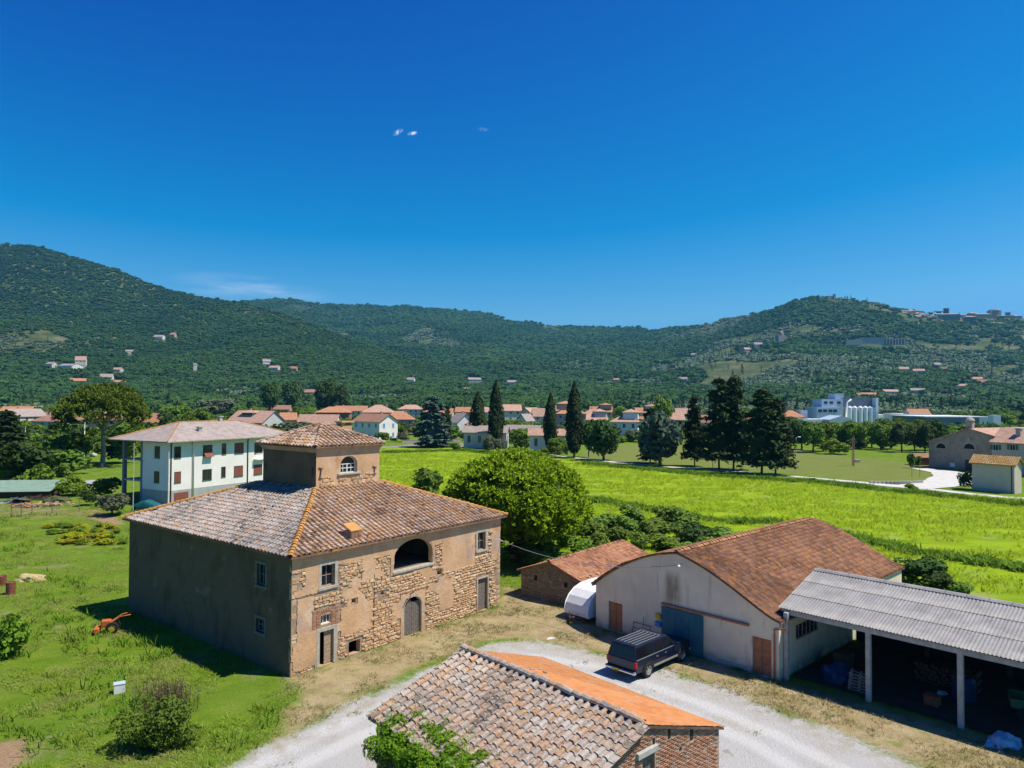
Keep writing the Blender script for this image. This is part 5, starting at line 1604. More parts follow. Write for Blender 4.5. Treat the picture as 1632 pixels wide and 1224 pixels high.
# ================================================================== THE SMALL STONE SHED
SF = Frame(0.852, 61.003, -0.692)
SW, SL, SZE, SZR = 6.136, 11.39, 2.109, 3.188
def build_stone_shed():
    root = thing('stone_shed', 'low stone shed with orange tiled gable roof left of the vaulted barn', 'shed', SF.o, SF.th)
    MW = Matrix.Translation(SF.o) @ Matrix.Rotation(SF.th, 4, 'Z')
    f = SF.fy
    def q(p1, p2):
        (a0, z1), (a1, z0) = f(*p1), f(*p2)
        return a0, a1, z0, z1
    h1 = q((850.5, 916), (855.8, 925.5)); h2 = q((898.8, 927.5), (904.2, 937.3))
    b = MB()
    wall_holes(b, [(0, -.1), (SW, -.1), (SW, SZE), (SW / 2, SZR), (0, SZE)], [rect(*h1), rect(*h2)], Matrix(), .3)
    b.quad((0, 0, -.1), (0, SL, -.1), (0, SL, SZE), (0, 0, SZE)); b.quad((SW, 0, -.1), (SW, SL, -.1), (SW, SL, SZE), (SW, 0, SZE))
    b.add([(0, SL, -.1), (SW, SL, -.1), (SW, SL, SZE), (SW / 2, SL, SZR), (0, SL, SZE)], [(0, 1, 2, 3, 4)])
    wall = b.build('wall', MT['shed_wall'], root)
    for h in (h1, h2):
        b = MB(); b.add(*open_box(h, .31)); b.build('dark_opening', MT['dark'], root)
    st = [stone_mesh(60 + s, MT['shed_stone']) for s in range(5)]
    def keep(x, z, w, h):
        if z + h / 2 > SZE + (SZR - SZE) * (1 - abs(x - SW / 2) / (SW / 2)) - .05:
            return False
        for a in (h1, h2):
            if x + w / 2 > a[0] - .03 and x - w / 2 < a[1] + .03 and z + h / 2 > a[2] - .03 and z - h / 2 < a[3] + .03:
                return False
        return random.random() < .93
    place_pieces('stone', 'rubble_stones', rubble(0, SW, 0, SZR, keep, st, .11, .22, .2, .5), wall, MW, MT['shed_stone'])
    o = .25
    A = lambda x, y, z: Vector((x, y, z))
    sl = (SZR - SZE) / (SW / 2)
    zl = SZE - o * sl + .06; zr_ = SZR + .06
    R1 = [A(SW + o, -o, zl), A(SW + o, SL + o, zl), A(SW / 2, SL + o, zr_), A(SW / 2, -o, zr_)]
    R0 = [A(-o, SL + o, zl), A(-o, -o, zl), A(SW / 2, -o, zr_), A(SW / 2, SL + o, zr_)]
    b = MB()
    for r in (R1, R0):
        b.add(r + [p - Vector((0, 0, .1)) for p in r], [(0, 1, 2, 3), (4, 5, 6, 7), (0, 1, 5, 4), (1, 2, 6, 5), (3, 0, 4, 7)])
    roof = b.build('roof', MT['tile_shed'], root)
    ms = [marsiglia_mesh(MT['tile_shed'], .27, .46, 20 + s) for s in range(4)]
    items = []
    for r, vis in ((R1, True), (R0, False)):
        items += slope_tiles(*r, ms, .27, .40, vis, .008, .012, .0, .03)
    place_pieces('tile', 'roof_tiles', items, roof, MW, MT['tile_shed'])
    place_pieces('ridge_tile', 'ridge_tiles', ridge_tiles(A(SW / 2, -o, zr_), A(SW / 2, SL + o, zr_), coppo_mesh(MT['tile_shed'], 8), .4, .02), roof, MW, MT['tile_shed'])
    k = MB(); k.bbox(-.14, .14, -.09, .09, 0, .14, .02); km = k.mesh('loose_brick', MT['wall'])
    e, s, n = slope_axes(*R1)
    for u, v in ((1.2, .35), (1.75, .42), (2.7, .3), (.4, .5)):
        p = R1[0] + e * u + s * v + n * .03
        link('loose_brick', km, roof, Matrix.Translation(p) @ Matrix.Rotation(random.uniform(0, 3), 4, 'Z'))
build_stone_shed()

# ================================================================== THE BRICK OUTBUILDING IN FRONT
OF = Frame(-2.1, 33.066, -0.83)
OL, OZE, OZR, OW1, OW2 = 10.251, 3.458, 5.028, 5.054, 5.032
def build_outbuilding():
    root = thing('brick_outbuilding', 'small brick outbuilding in front with one grey barrel tiled and one orange roof slope', 'outbuilding', OF.o, OF.th)
    MW = Matrix.Translation(OF.o) @ Matrix.Rotation(OF.th, 4, 'Z')
    A = lambda x, y, z: Vector((x, y, z))
    sl = (OZR - OZE) / OW1
    G0 = [A(0, -OW1, OZE), A(OL, -OW1, OZE), A(OL, 0, OZR), A(0, 0, OZR)]        # grey slope
    O0 = [A(OL, OW2, OZE), A(0, OW2, OZE), A(0, 0, OZR), A(OL, 0, OZR)]          # orange slope
    in_ = .30
    yl, yr = -OW1 + .3, OW2 - .18
    xg = OL - .12                                         # near gable plane
    zt = lambda y: OZR - abs(y) * sl - .09
    # near gable: local wall axes run along +y
    MG = Matrix(((0, -1, 0, xg), (1, 0, 0, 0), (0, 0, 1, 0), (0, 0, 0, 1)))
    fx = lambda px, py: OF.fx(px, py, xg)
    (d0, dz), (d1, _) = fx(1024, 1203), fx(1043.5, 1200)
    dz = fx(1034, 1201)[1]
    b = MB()
    wall_holes(b, [(yl, -.1), (yr, -.1), (yr, zt(yr)), (0, zt(0)), (yl, zt(yl))], [rect(d0, d1, .05, dz)], MG, .25)
    b.quad((.2, yl, -.1), (xg, yl, -.1), (xg, yl, zt(yl)), (.2, yl, zt(yl))); b.quad((.2, yr, -.1), (xg, yr, -.1), (xg, yr, zt(yr)), (.2, yr, zt(yr)))
    b.add([(.2, yl, -.1), (.2, yr, -.1), (.2, yr, zt(yr)), (.2, 0, zt(0)), (.2, yl, zt(yl))], [(0, 1, 2, 3, 4)])
    wall = b.build('wall', MT['mortar'], root)
    plank_door(root, MG @ FM(d0, .14, .06), d1 - d0, dz - .08, 5, 'wood_old')
    (s0, _), (s1, _) = fx(1013.5, 1207), fx(1045.5, 1189)
    b = MB(); b.bbox(min(s0, s1), max(s0, s1), -.12, .1, dz + .01, dz + .24, .02, 0, MG); b.build('lintel', MT['concrete'], root)
    holes = []
    for px, py, w, h in ((1066.5, 1169, .16, .34), (1102, 1170, .2, .42), (1084.5, 1193, .14, .12), (1042, 1182, .12, .2)):
        y, z = fx(px, py); holes.append((y - w / 2, y + w / 2, z - h / 2, z + h / 2))
        bb = MB(); bb.box(y - w / 2, y + w / 2, -.012, .02, z - h / 2, z + h / 2, 0, MG); bb.build('vent_hole', MT['dark'], root)
    BR = bricks_mesh(); items = []
    z = .02; row = 0
    while z < OZR:
        x = yl + (0.0 if row % 2 else -.14)
        while x < yr:
            w = .265
            cx_, cz = x + w / 2, z + .035
            ok = x >= yl - .01 and x + w <= yr + .01 and z + .07 < zt(cx_) - .0
            for hh in holes + [(min(d0, d1) - .01, max(d0, d1) + .01, 0, dz), (min(s0, s1), max(s0, s1), dz, dz + .25)]:
                if x + w > hh[0] and x < hh[1] and z + .07 > hh[2] and z < hh[3]:
                    ok = False
            if ok and z > .8 and random.random() > .015:
                pr = random.uniform(.008, .03)
                items.append((random.choice(BR), MG @ Matrix.Translation((cx_, .06 - pr, cz + random.gauss(0, .004))) @ Matrix.Rotation(random.gauss(0, .015), 4, 'Y') @ Matrix.Diagonal((.245, .12, .060, 1)), True))
            x += w
        z += .078; row += 1
    place_pieces('brick', 'bricks', items, wall, MW, MT['brick'])
    b = MB()
    for r in (G0, O0):
        b.add(r + [p - Vector((0, 0, .09)) for p in r], [(0, 1, 2, 3), (4, 5, 6, 7), (0, 1, 5, 4), (1, 2, 6, 5), (3, 0, 4, 7)])
    roof = b.build('roof', MT['pan'], root)
    cop = [coppo_mesh(MT['tile_out'], 30 + s, .50, .135, .11) for s in range(5)]
    items = slope_tiles(*G0, cop, .40, .40, True, .028, .03, .0, 0, .004)
    place_pieces('tile', 'roof_tiles', items, roof, MW, MT['tile_out'])
    slope_pans(*G0, MT['tile_out'], .40, .40)('pan_tiles', MT['tile_out'], roof, kind='stuff')
    ms = [marsiglia_mesh(MT['tile_orange'], .25, .46, 40 + s) for s in range(4)]
    items = slope_tiles(*O0, ms, .25, .40, True, .006, .012, .0, .02)
    place_pieces('flat_tile', 'flat_tiles', items, roof, MW, MT['tile_orange'])
    place_pieces('ridge_tile', 'ridge_tiles', ridge_tiles(A(-.1, 0, OZR + .04), A(OL, 0, OZR + .04), coppo_mesh(MT['tile_out'], 50, .55, .15, .12), .46, .03), roof, MW, MT['tile_out'])
    # verge board along the near rake of the grey slope, mortar bed and a few broken bits
    b = MB(); b.add([A(OL + .02, -OW1, OZE - .06), A(OL + .02, 0, OZR - .06), A(OL + .02, 0, OZR + .03), A(OL + .02, -OW1, OZE + .03), A(OL - .1, -OW1, OZE - .06), A(OL - .1, 0, OZR - .06), A(OL - .1, 0, OZR + .03), A(OL - .1, -OW1, OZE + .03)], [(0, 1, 2, 3), (4, 5, 6, 7), (0, 1, 5, 4), (3, 2, 6, 7)])
    b.build('verge', MT['concrete'], roof)
    k = MB(); k.bbox(-.11, .11, -.06, .06, 0, .08, .02); km = k.mesh('broken_tile', MT['tile_out'])
    e, s, n = slope_axes(*O0)
    for px, py in ((861, 1070), (868, 1075), (848, 1070)):
        r = ray(px, py); mi = MW.inverted(); c2 = mi @ CAMP; r3 = mi.to_3x3() @ r
        p = c2 + r3 * ((O0[0] - c2).dot(n) / r3.dot(n))
        link('broken_tile', km, roof, Matrix.Translation(p + n * .05) @ Matrix.Rotation(random.uniform(0, 3), 4, 'Z'))
build_outbuilding()

# ================================================================== THE WHITE TRAILER AND THE DARK BLUE CAR
def build_trailer():
    p = BF.w(-1.62, 0.25)
    fr = Frame(p.x, p.y, BF.th + math.pi / 2)            # local x runs away along the barn
    root = thing('trailer', 'white round-fronted covered trailer parked between stone shed and barn', 'trailer', fr.w(0, 0, 0), fr.th)
    w = 1.15
    prof = [(-.55, .45), (-.62, .75), (-.50, 1.25), (-.15, 1.75), (.45, 2.15), (1.2, 2.38), (2.2, 2.45), (4.4, 2.45), (4.6, 2.3), (4.6, .45)]
    b = MB(); b.prism(prof, 'y', -w, w)
    body = b.build('body', MT['white'], root)
    b = MB(); b.prism([(x * 1.004, z * 1.002) for x, z in prof], 'y', w + .004, w + .02); b.prism(prof, 'y', -w - .02, -w - .004); b.build('side_panel', MT['trailer_side'], root)
    b = MB()
    for i in range(len(prof) - 2):
        for s in (-w - .03, w - .01):
            b.tube([(prof[i][0], s + .01, prof[i][1]), (prof[i + 1][0], s + .01, prof[i + 1][1])], .035, 5)
    b.build('edge_trim', MT['white'], root)
    for s in (-w - .05, w - .15):
        for x in (1.9, 2.8):
            b = MB(); b.lathe([(.14, 0), (.30, 0), (.34, .03), (.34, .17), (.30, .2), (.14, .2)], 14, 0, Matrix.Translation((x, s, .34)) @ Matrix.Rotation(-math.pi / 2, 4, 'X')); b.build('wheel', MT['black'], root)
    b = MB(); b.box(-1.1, 4.5, -.06, .06, .36, .45); b.tube([(-.55, -.7, .4), (-1.3, 0, .42), (-.55, .7, .4)], .05, 6); b.build('chassis', MT['iron'], root)
    b = MB(); b.tube([(-1.2, .15, .05), (-1.2, .15, .9)], .035, 6); b.lathe([(.05, 0), (.14, 0), (.14, .08), (.05, .08)], 10, 0, Matrix.Translation((-1.24, .11, .14)) @ Matrix.Rotation(-math.pi / 2, 4, 'X')); b.build('jockey_wheel', MT['black'], root)
MT['trailer_side'] = plain('pale_grey_panel', (0.62, 0.66, 0.70), 0.5, 0.05, 2)
build_trailer()
# the old green barrier frame leaning by the sliding door
def build_frame():
    a, z = BF.fy(1026, 1004)
    t = thing('metal_frame', 'thin dark metal trestle standing against the barn wall behind the car', 'trestle', BF.w(a, -.45, 0), BF.th)
    b = MB()
    for x in (-.7, .7):
        b.tube([(x, 0, 0), (x, .25, 1.15)], .025, 5)
    b.tube([(-.75, .25, 1.15), (.75, .25, 1.15)], .025, 5); b.tube([(-.7, .18, .8), (.7, .18, .8)], .02, 5); b.tube([(.1, .2, .8), (.15, .25, 1.7)], .02, 5)
    b.build('frame', MT['iron'], t)
build_frame()

MT['navy'] = plain('dark_blue_car_paint', (0.005, 0.010, 0.028), 0.28, 0.1, 2, spec=0.5)
MT['navy_low'] = plain('grey_blue_car_paint', (0.020, 0.028, 0.05), 0.32, 0.1, 2, spec=0.5)
MT['tint'] = plain('tinted_glass', (0.006, 0.007, 0.010), 0.08, 0.05, 2, spec=0.5)
MT['chrome'] = plain('chrome', (0.62, 0.62, 0.60), 0.22, 0.05, 2, metal=0.9)
MT['red_lamp'] = plain('red_lamp_glass', (0.42, 0.01, 0.015), 0.25, 0.1, 2)
MT['plate'] = plain('yellow_plate', (0.62, 0.38, 0.03), 0.5, 0.03, 2)
MT['silver'] = plain('silver_strip', (0.40, 0.41, 0.40), 0.4, 0.1, 3, metal=0.5)
MT['alloy'] = plain('alloy_wheel', (0.55, 0.55, 0.54), 0.3, 0.15, 5, metal=0.7)
def car_body(L_, Wd, sill, belt, nose):
    pass
def build_car():
    r0, f0 = G(1031, 1079), G(1085, 1054)
    d = (f0 - r0).xy.normalized(); th = math.atan2(d.y, d.x)
    WB = (f0 - r0).length; Wd = 2.16; hw = Wd / 2
    fr = Frame(r0.x, r0.y, th)
    # local x forwards from the rear axle, y to the left; the right-hand wheels run along y=0
    c = fr.w(0, hw - .1, 0)
    root = thing('parked_car', 'dark blue off-road estate car with roof bars parked in front of the barn', 'car', c, th)
    xr, xf = -1.22, WB + 1.05
    R_ = 0.44
    def sect(x, zb, zt, w, top_w):
        return [(x, -w, zb), (x, -w - .015, (zb + zt) * .5), (x, -top_w, zt), (x, top_w, zt), (x, w + .015, (zb + zt) * .5), (x, w, zb)]
    # lower body as rings along x
    rings = [(xr, .62, 1.16, hw - .08, hw - .10), (xr + .06, .50, 1.22, hw - .02, hw - .05), (0, .45, 1.24, hw, hw - .03), (1.5, .45, 1.24, hw, hw - .03), (WB - 1.0, .45, 1.25, hw, hw - .03), (WB - .55, .46, 1.26, hw, hw - .05), (WB, .48, 1.22, hw, hw - .08), (xf - .12, .52, 1.14, hw - .05, hw - .14), (xf, .60, 1.0, hw - .14, hw - .2)]
    b = MB(); vs = []; fs = []
    for q in rings:
        vs += sect(*q)
    for i in range(len(rings) - 1):
        for k in range(6):
            fs.append((i * 6 + k, i * 6 + (k + 1) % 6, (i + 1) * 6 + (k + 1) % 6, (i + 1) * 6 + k))
    fs += [tuple(range(6)), tuple(len(vs) - 6 + k for k in range(6))]
    b.add(vs, fs)
    # cabin
    zr = 1.98
    cab = [(xr + .03, 1.2, xr + .20), (WB - .62, 1.24, WB - 1.35)]
    cv = []
    for (xb, zb, xt) in cab:
        cv += [(xb, -hw + .05, zb), (xt, -hw + .24, zr - .06), (xt + (.1 if xt < 0 else -.1), -hw + .34, zr), (xt + (.1 if xt < 0 else -.1), hw - .34, zr), (xt, hw - .24, zr - .06), (xb, hw - .05, zb)]
    b.add(cv, [(k, k + 1, 7 + k, 6 + k) for k in range(5)] + [(0, 1, 2, 3, 4, 5), (6, 7, 8, 9, 10, 11)])
    body = b.build('body', MT['navy'], root)
    # windows: rear glass, three on each side, windscreen
    def glass(nm, pts, off):
        g = MB(); n = len(pts); o = Vector(off)
        g.add([Vector(p) + o for p in pts] + [Vector(p) - o * .5 for p in pts], [tuple(range(n)), tuple(range(n, 2 * n))] + [(i, (i + 1) % n, n + (i + 1) % n, n + i) for i in range(n)])
        return g.build(nm, MT['tint'], root)
    lerp = lambda a, b_, t: a + (b_ - a) * t
    def side(x0, x1, s, t0=.10, t1=.86):
        def P(x, t):
            xb = lerp(cab[0][0], cab[1][0], (x - xr) / (cab[1][0] - xr)); 
            return (x, s * lerp(hw - .05, hw - .24, t), lerp(1.23, zr - .06, t))
        return [P(x0[0], t0), P(x1[0], t0), P(x1[1], t1), P(x0[1], t1)]
    for s in (-1, 1):
        glass('side_window', side((xr + .16, xr + .30), (.72, .72), s), (0, s * .012, .004))
        glass('side_window', side((.90, .90), (1.66, 1.66), s), (0, s * .012, .004))
        glass('side_window', side((1.80, 1.80), (WB - .80, WB - 1.38), s), (0, s * .012, .004))
        for x in (.82, 1.73):
            h = MB(); h.bbox(x + .03 - (0 if x < 1 else 0), x + .19, s * (hw + .018) - .02, s * (hw + .018) + .02, 1.02, 1.09, .012); h.build('door_handle', MT['chrome'], root)
        st = MB(); st.box(xr + .1, WB - .75, s * (hw - .035) - .012, s * (hw - .035) + .012, 1.225, 1.255); st.build('trim_strip', MT['silver'], root)
        st = MB(); st.box(.58, WB - .55, s * (hw + .012) - .012, s * (hw + .012) + .012, .50, .62); st.build('sill_strip', MT['silver'], root)
        m = MB(); m.bbox(WB - .95, WB - .78, s * (hw + .14) - .10, s * (hw + .14) + .10, 1.24, 1.48, .03); m.tube([(WB - .86, s * (hw - .05), 1.28), (WB - .86, s * (hw + .08), 1.32)], .03, 5); m.build('wing_mirror', MT['navy'], root)
        tl = MB(); tl.bbox(xr - .025, xr + .12, min(s * (hw - .17), s * (hw + .005)), max(s * (hw - .17), s * (hw + .005)), .80, 1.14, .02); tl.build('tail_light', MT['red_lamp'], root)
        hl = MB(); hl.bbox(xf - .10, xf + .02, min(s * (hw - .55), s * (hw - .2)), max(s * (hw - .55), s * (hw - .2)), .78, .96, .02); hl.build('headlight', MT['chrome'], root)
    glass('rear_window', [(lerp(xr + .03, xr + .20, t), y, lerp(1.2, zr - .06, t)) for t, y in ((.12, -hw + .22), (.12, hw - .22), (.88, hw - .36), (.88, -hw + .36))], (-.014, 0, .004))
    glass('windscreen', [(lerp(WB - .62, WB - 1.35, t), y, lerp(1.24, zr - .06, t)) for t, y in ((.1, -hw + .16), (.1, hw - .16), (.9, hw - .34), (.9, -hw + .34))], (.014, 0, .012))
    # roof: spoiler, bars
    b = MB(); b.bbox(xr + .12, xr + .42, -hw + .30, hw - .30, zr + .002, zr + .05, .015); b.build('roof_spoiler', MT['navy'], root)
    for i in range(6):
        y = lerp(-hw + .40, hw - .40, i / 5); b = MB(); b.bbox(xr + .45, WB - 1.95, y - .016, y + .016, zr + .002, zr + .035, .006); b.build('roof_bar', MT['silver'], root)
    b = MB(); b.bbox(WB - 1.98, WB - 1.92, -hw + .36, hw - .36, zr + .004, zr + .06, .01); b.build('roof_crossbar', MT['silver'], root)
    # tailgate details, bumper, plate, towbar
    b = MB(); b.bbox(xr - .012, xr + .01, -hw + .2, hw - .2, .66, 1.14, .008); b.build('tailgate', MT['navy_low'], root)
    b = MB(); b.bbox(xr - .20, xr + .02, -hw - .01, hw + .01, .44, .62, .04); b.build('rear_bumper', MT['chrome'], root)
    b = MB(); b.bbox(xr - .21, xr - .19, -hw + .1, hw - .1, .55, .60, .005); b.bbox(xr - .17, xr - .02, -hw + .1, hw - .1, .618, .635, .005); b.build('bumper_step', MT['black'], root)
    b = MB(); b.bbox(xr - .235, xr - .205, -.02 + .05, .52 + .05, .45, .60, .006); b.build('number_plate', MT['plate'], root)
    b = MB(); b.tube([(xr, .2, .42), (xr - .3, .2, .40), (xr - .32, .2, .50)], .035, 6); b.build('towbar', MT['iron'], root)
    b = MB(); b.bbox(xf - .1, xf + .12, -hw + .04, hw - .04, .46, .66, .04); b.build('front_bumper', MT['chrome'], root)
    b = MB(); b.bbox(xf - .05, xf + .015, -.5, .5, .72, .97, .02); b.build('grille', MT['black'], root)
    # wheels in dark arches
    for x in (0, WB):
        for s in (-1, 1):
            ar = MB(); k = 12
            ar.prism([(x + .56 * math.cos(math.pi * i / k), .44 + .54 * math.sin(math.pi * i / k)) for i in range(k + 1)], 'y', s * (hw + .022) - .006, s * (hw + .022) + .006); ar.build('wheel_arch', MT['black'], root)
            Mx = Matrix.Translation((x, s * (hw - .24), R_)) @ Matrix.Rotation(-s * math.pi / 2, 4, 'X')
            t = MB(); t.lathe([(.27, 0), (.40, 0), (.44, .04), (.44, .24), (.41, .29), (.28, .29)], 20, 0, Mx, False)
            w = t.build('wheel', MT['black'], root)
            rm = MB(); rm.lathe([(.28, .26), (.27, .285), (.24, .26), (.12, .23), (.08, .27), (.01, .275)], 16, 0, Mx, False)
            for i in range(6):
                a = i * math.pi / 3; rm.box(.07, .25, -.028, .028, .245, .275, 0, Mx @ Matrix.Rotation(a, 4, 'Z'))
            rm.build('rim', MT['alloy'], w)
build_car()

# ================================================================== THE WHITE HOUSE ON THE LEFT
MT['house_white'] = plain('white_house_render', (0.80, 0.75, 0.70), 0.85, 0.05, 0.5)
MT['shutter'] = plain('red_brown_shutter', (0.24, 0.075, 0.05), 0.7, 0.15, 5)
MT['dark_frame'] = plain('dark_brown_frame', (0.07, 0.045, 0.035), 0.6, 0.2, 5)
def roofmat(name, c, sp=0.30, var=0.35, ang=0.0):
    n = N(name)
    p = n.pos()
    col = n.ramp(n.noise(1.1, 5, rough=0.65), (0.25, tuple(x * (1 - var) for x in c)), (0.5, c), (0.8, tuple(min(1, x * (1 + var)) for x in c)))
    w = n.n('ShaderNodeTexWave', wave_type='BANDS', bands_direction='X', wave_profile='SIN')
    n.put(w.inputs['Vector'], n.scale(p, (1, 1, 1), (0, 0, -ang))); w.inputs['Scale'].default_value = 0.32 / sp * 1.0
    w.inputs['Distortion'].default_value = 0.4; w.inputs['Detail'].default_value = 1
    col = n.mix(n.mr(w.outputs['Fac'], 0.0, 0.45, 0.45, 0, False), col, tuple(x * 0.45 for x in c))
    n.bump(w.outputs['Fac'], 0.6, 0.06)
    return n.done(col, 0.9, 0.1)
MT['roof_pinkbrown'] = roofmat('pink_brown_roof', (0.39, 0.32, 0.28), ang=R(60))
MT['roof_orange'] = roofmat('orange_roof', (0.50, 0.24, 0.13))
MT['roof_salmon'] = roofmat('salmon_roof', (0.52, 0.32, 0.23))
MT['roof_brown'] = roofmat('brown_roof', (0.36, 0.19, 0.13))
MT['roof_grey'] = roofmat('greyish_roof', (0.38, 0.31, 0.27))
def win_set(key, w, h, frame, pane):
    k = (key, round(w, 2), round(h, 2), frame, pane)
    if k not in _WIN:
        b = MB(); t = .07
        b.box(-w / 2 - t, -w / 2, -.05, .05, -t, h + t); b.box(w / 2, w / 2 + t, -.05, .05, -t, h + t); b.box(-w / 2, w / 2, -.05, .05, h, h + t); b.box(-w / 2 - t - .05, w / 2 + t + .05, -.12, .05, -t - .06, -t - .001); b.box(-.03, .03, -.03, .05, 0, h)
        g = MB(); g.box(-w / 2, w / 2, -.022, .03, -t * .5, h)
        _WIN[k] = (b.mesh('window', MT[frame]), g.mesh('pane', MT[pane]))
    return _WIN[k]
_WIN = {}
def put_win(parent, M, w, h, frame='white', pane='glass', name='window', label=None):
    a, g = win_set('w', w, h, frame, pane)
    o = link(name, a, parent, M, label=label)
    link('pane', g, o)
    return o
def build_white_house():
    WF = Frame(-52.9, 111.0, R(61))
    root = thing('white_house', 'large white three storey house with wide brown roof and red shutters on the left', 'house', WF.o, WF.th)
    z1 = 9.75; wl, wd = 24.0, 6.6; pd = 5.6
    b = MB()
    b.box(0, wl, 0, wd, -.2, z1)
    b.box(8.6, wl, wd, wd + pd, -.2, z1 - .01)
    wall = b.build('wall', MT['house_white'], root)
    b = MB(); b.box(-.02, wl + .02, -.03, wd + .01, -.2, 2.1); b.build('plinth', MT['house_base'], root)
    f = WF.fy
    def at(px, py0, py1, w, pane, nm='window', frame='dark_frame'):
        a, zt = f(px, py0); _, zb = f(px, py1)
        put_win(root, FM(a, -.01, zb), w, zt - zb, frame, pane, nm)
    at(283, 712.5, 729, 1.0, 'glass'); at(283, 752.5, 768, 1.0, 'shutter'); at(331, 710, 726, 1.6, 'glass'); at(330, 748.5, 764, 1.6, 'glass')
    at(357, 707.5, 723, .7, 'glass'); at(356, 744.5, 759, .7, 'glass'); at(381, 706.5, 721.5, 1.7, 'shutter'); at(380, 743, 758, 1.7, 'shutter'); at(411, 741, 755, 1.7, 'shutter')
    at(412, 706, 721, 1.6, 'glass')
    # awning shutter swung out, with its shade on the wall
    a, z = f(331, 719); b = MB(); b.add([(a - .85, -.06, z), (a + .85, -.06, z), (a + .85, -.62, z - .85), (a - .85, -.62, z - .85)], [(0, 1, 2, 3)]); b.add([(a - .85, -.08, z - .03), (a + .85, -.08, z - .03), (a + .85, -.64, z - .88), (a - .85, -.64, z - .88)], [(0, 1, 2, 3)]); b.build('awning_shutter', MT['shutter'], root)
    # garage, downpipes, balcony rail
    g0, gz = f(277, 786); g1, _ = f(300, 785); b = MB(); b.box(g0, g1, -.06, 0, 0, gz)
    for k in range(1, 4):
        b.box(g0 + .1, g1 - .1, -.075, -.062, gz * k / 4 - .03, gz * k / 4 + .03)
    b.build('garage_door', MT['shutter'], root)
    for px in (272.5, 307.5, 394.5):
        a, _ = f(px, 720); b = MB(); b.tube([(a, -.35, z1 - .05), (a, -.10, z1 - .5), (a, -.10, .1)], .09 if px != 307.5 else .16, 6); b.build('drainpipe', MT['dark_frame'] if px != 307.5 else MT['house_white'], root)
    a, z = f(412, 731); b = MB(); b.box(a - 1.1, a + 1.1, -.8, 0, z - .15, z)
    for k in range(9):
        b.tube([(a - 1.05 + k * .2625, -.75, z), (a - 1.05 + k * .2625, -.75, z + .95)], .035, 4)
    b.tube([(a - 1.1, -.75, z + .95), (a + 1.1, -.75, z + .95)], .05, 4); b.build('balcony', MT['white'], root)
    # left (shaded) wall windows and the open loggia on tall piers
    ML = Matrix(((0, 1, 0, 0), (-1, 0, 0, wd), (0, 0, 1, 0), (0, 0, 0, 1)))
    for px, y0, y1, pn in ((251, 712, 729.5, 'glass'), (250, 752, 769, 'glass')):
        bb, zt = WF.fx(px, y0); _, zb = WF.fx(px, y1)
        put_win(root, ML @ FM(wd - bb, -.01, zb), 1.1, zt - zb, 'dark_frame', pn)
    for y in (wd + pd - .45, ):
        for x in (.2, 4.2, 8.2):
            b = MB(); b.box(x, x + .55, y, y + .45, -.2, z1 - .001); b.build('pier', MT['dark_pier'], root)
    b = MB(); b.box(0.3, 8.6, wd, wd + pd, 3.1, 3.35); b.box(0.3, 8.6, wd, wd + pd, 6.4, 6.6); b.build('terrace_slab', MT['concrete'], root)
    b = MB(); b.box(-.04, .1, wd + .01, wd + .5, 0, z1 - .002); b.build('corner_pier', MT['dark_pier'], root)
    # big hipped roof
    o = 1.35; X0, X1, Y0, Y1 = -o, wl + o, -o, wd + pd + o; ze = z1 + .05; zr = 12.5; m = (Y0 + Y1) / 2
    P = [Vector((X0, Y0, ze)), Vector((X1, Y0, ze)), Vector((X1, Y1, ze)), Vector((X0, Y1, ze)), Vector((X0 + 7.5, m, zr)), Vector((X1 - 7.5, m, zr))]
    b = MB(); b.add(P + [p - Vector((0, 0, .16)) for p in P[:4]], [(0, 1, 5, 4), (1, 2, 5), (2, 3, 4, 5), (3, 0, 4), (6, 7, 1, 0), (7, 8, 2, 1), (8, 9, 3, 2), (9, 6, 0, 3), (6, 7, 8, 9)])
    roof = b.build('roof', MT['roof_pinkbrown'], root)
    b = MB()
    for i, j in ((0, 4), (3, 4), (4, 5), (5, 1)):
        b.tube([P[i] + Vector((0, 0, .05)), P[j] + Vector((0, 0, .05))], .11, 6)
    b.build('ridge', MT['roof_orange2'], roof)
    for (px, py, zz) in ((313, 691, 1.1), (370, 674, 1.3)):
        aa, _ = f(px, py, 3.0); zc = 11.0 if px == 313 else 12.4
        b = MB(); b.box(aa - .3, aa + .3, 1.9 if px == 313 else m - .3, 2.5 if px == 313 else m + .3, zc - .9, zc + zz * .6); b.box(aa - .42, aa + .42, 1.78 if px == 313 else m - .42, 2.62 if px == 313 else m + .42, zc + zz * .6 + .003, zc + zz * .6 + .15); b.build('chimney', MT['concrete'], roof)
MT['house_base'] = plain('grey_plinth', (0.36, 0.36, 0.35), 0.9, 0.1, 1)
MT['dark_pier'] = plain('grey_pier', (0.20, 0.21, 0.22), 0.85, 0.1, 1)
MT['roof_orange2'] = plain('orange_ridge', (0.44, 0.22, 0.08), 0.9, 0.3, 1)
build_white_house()

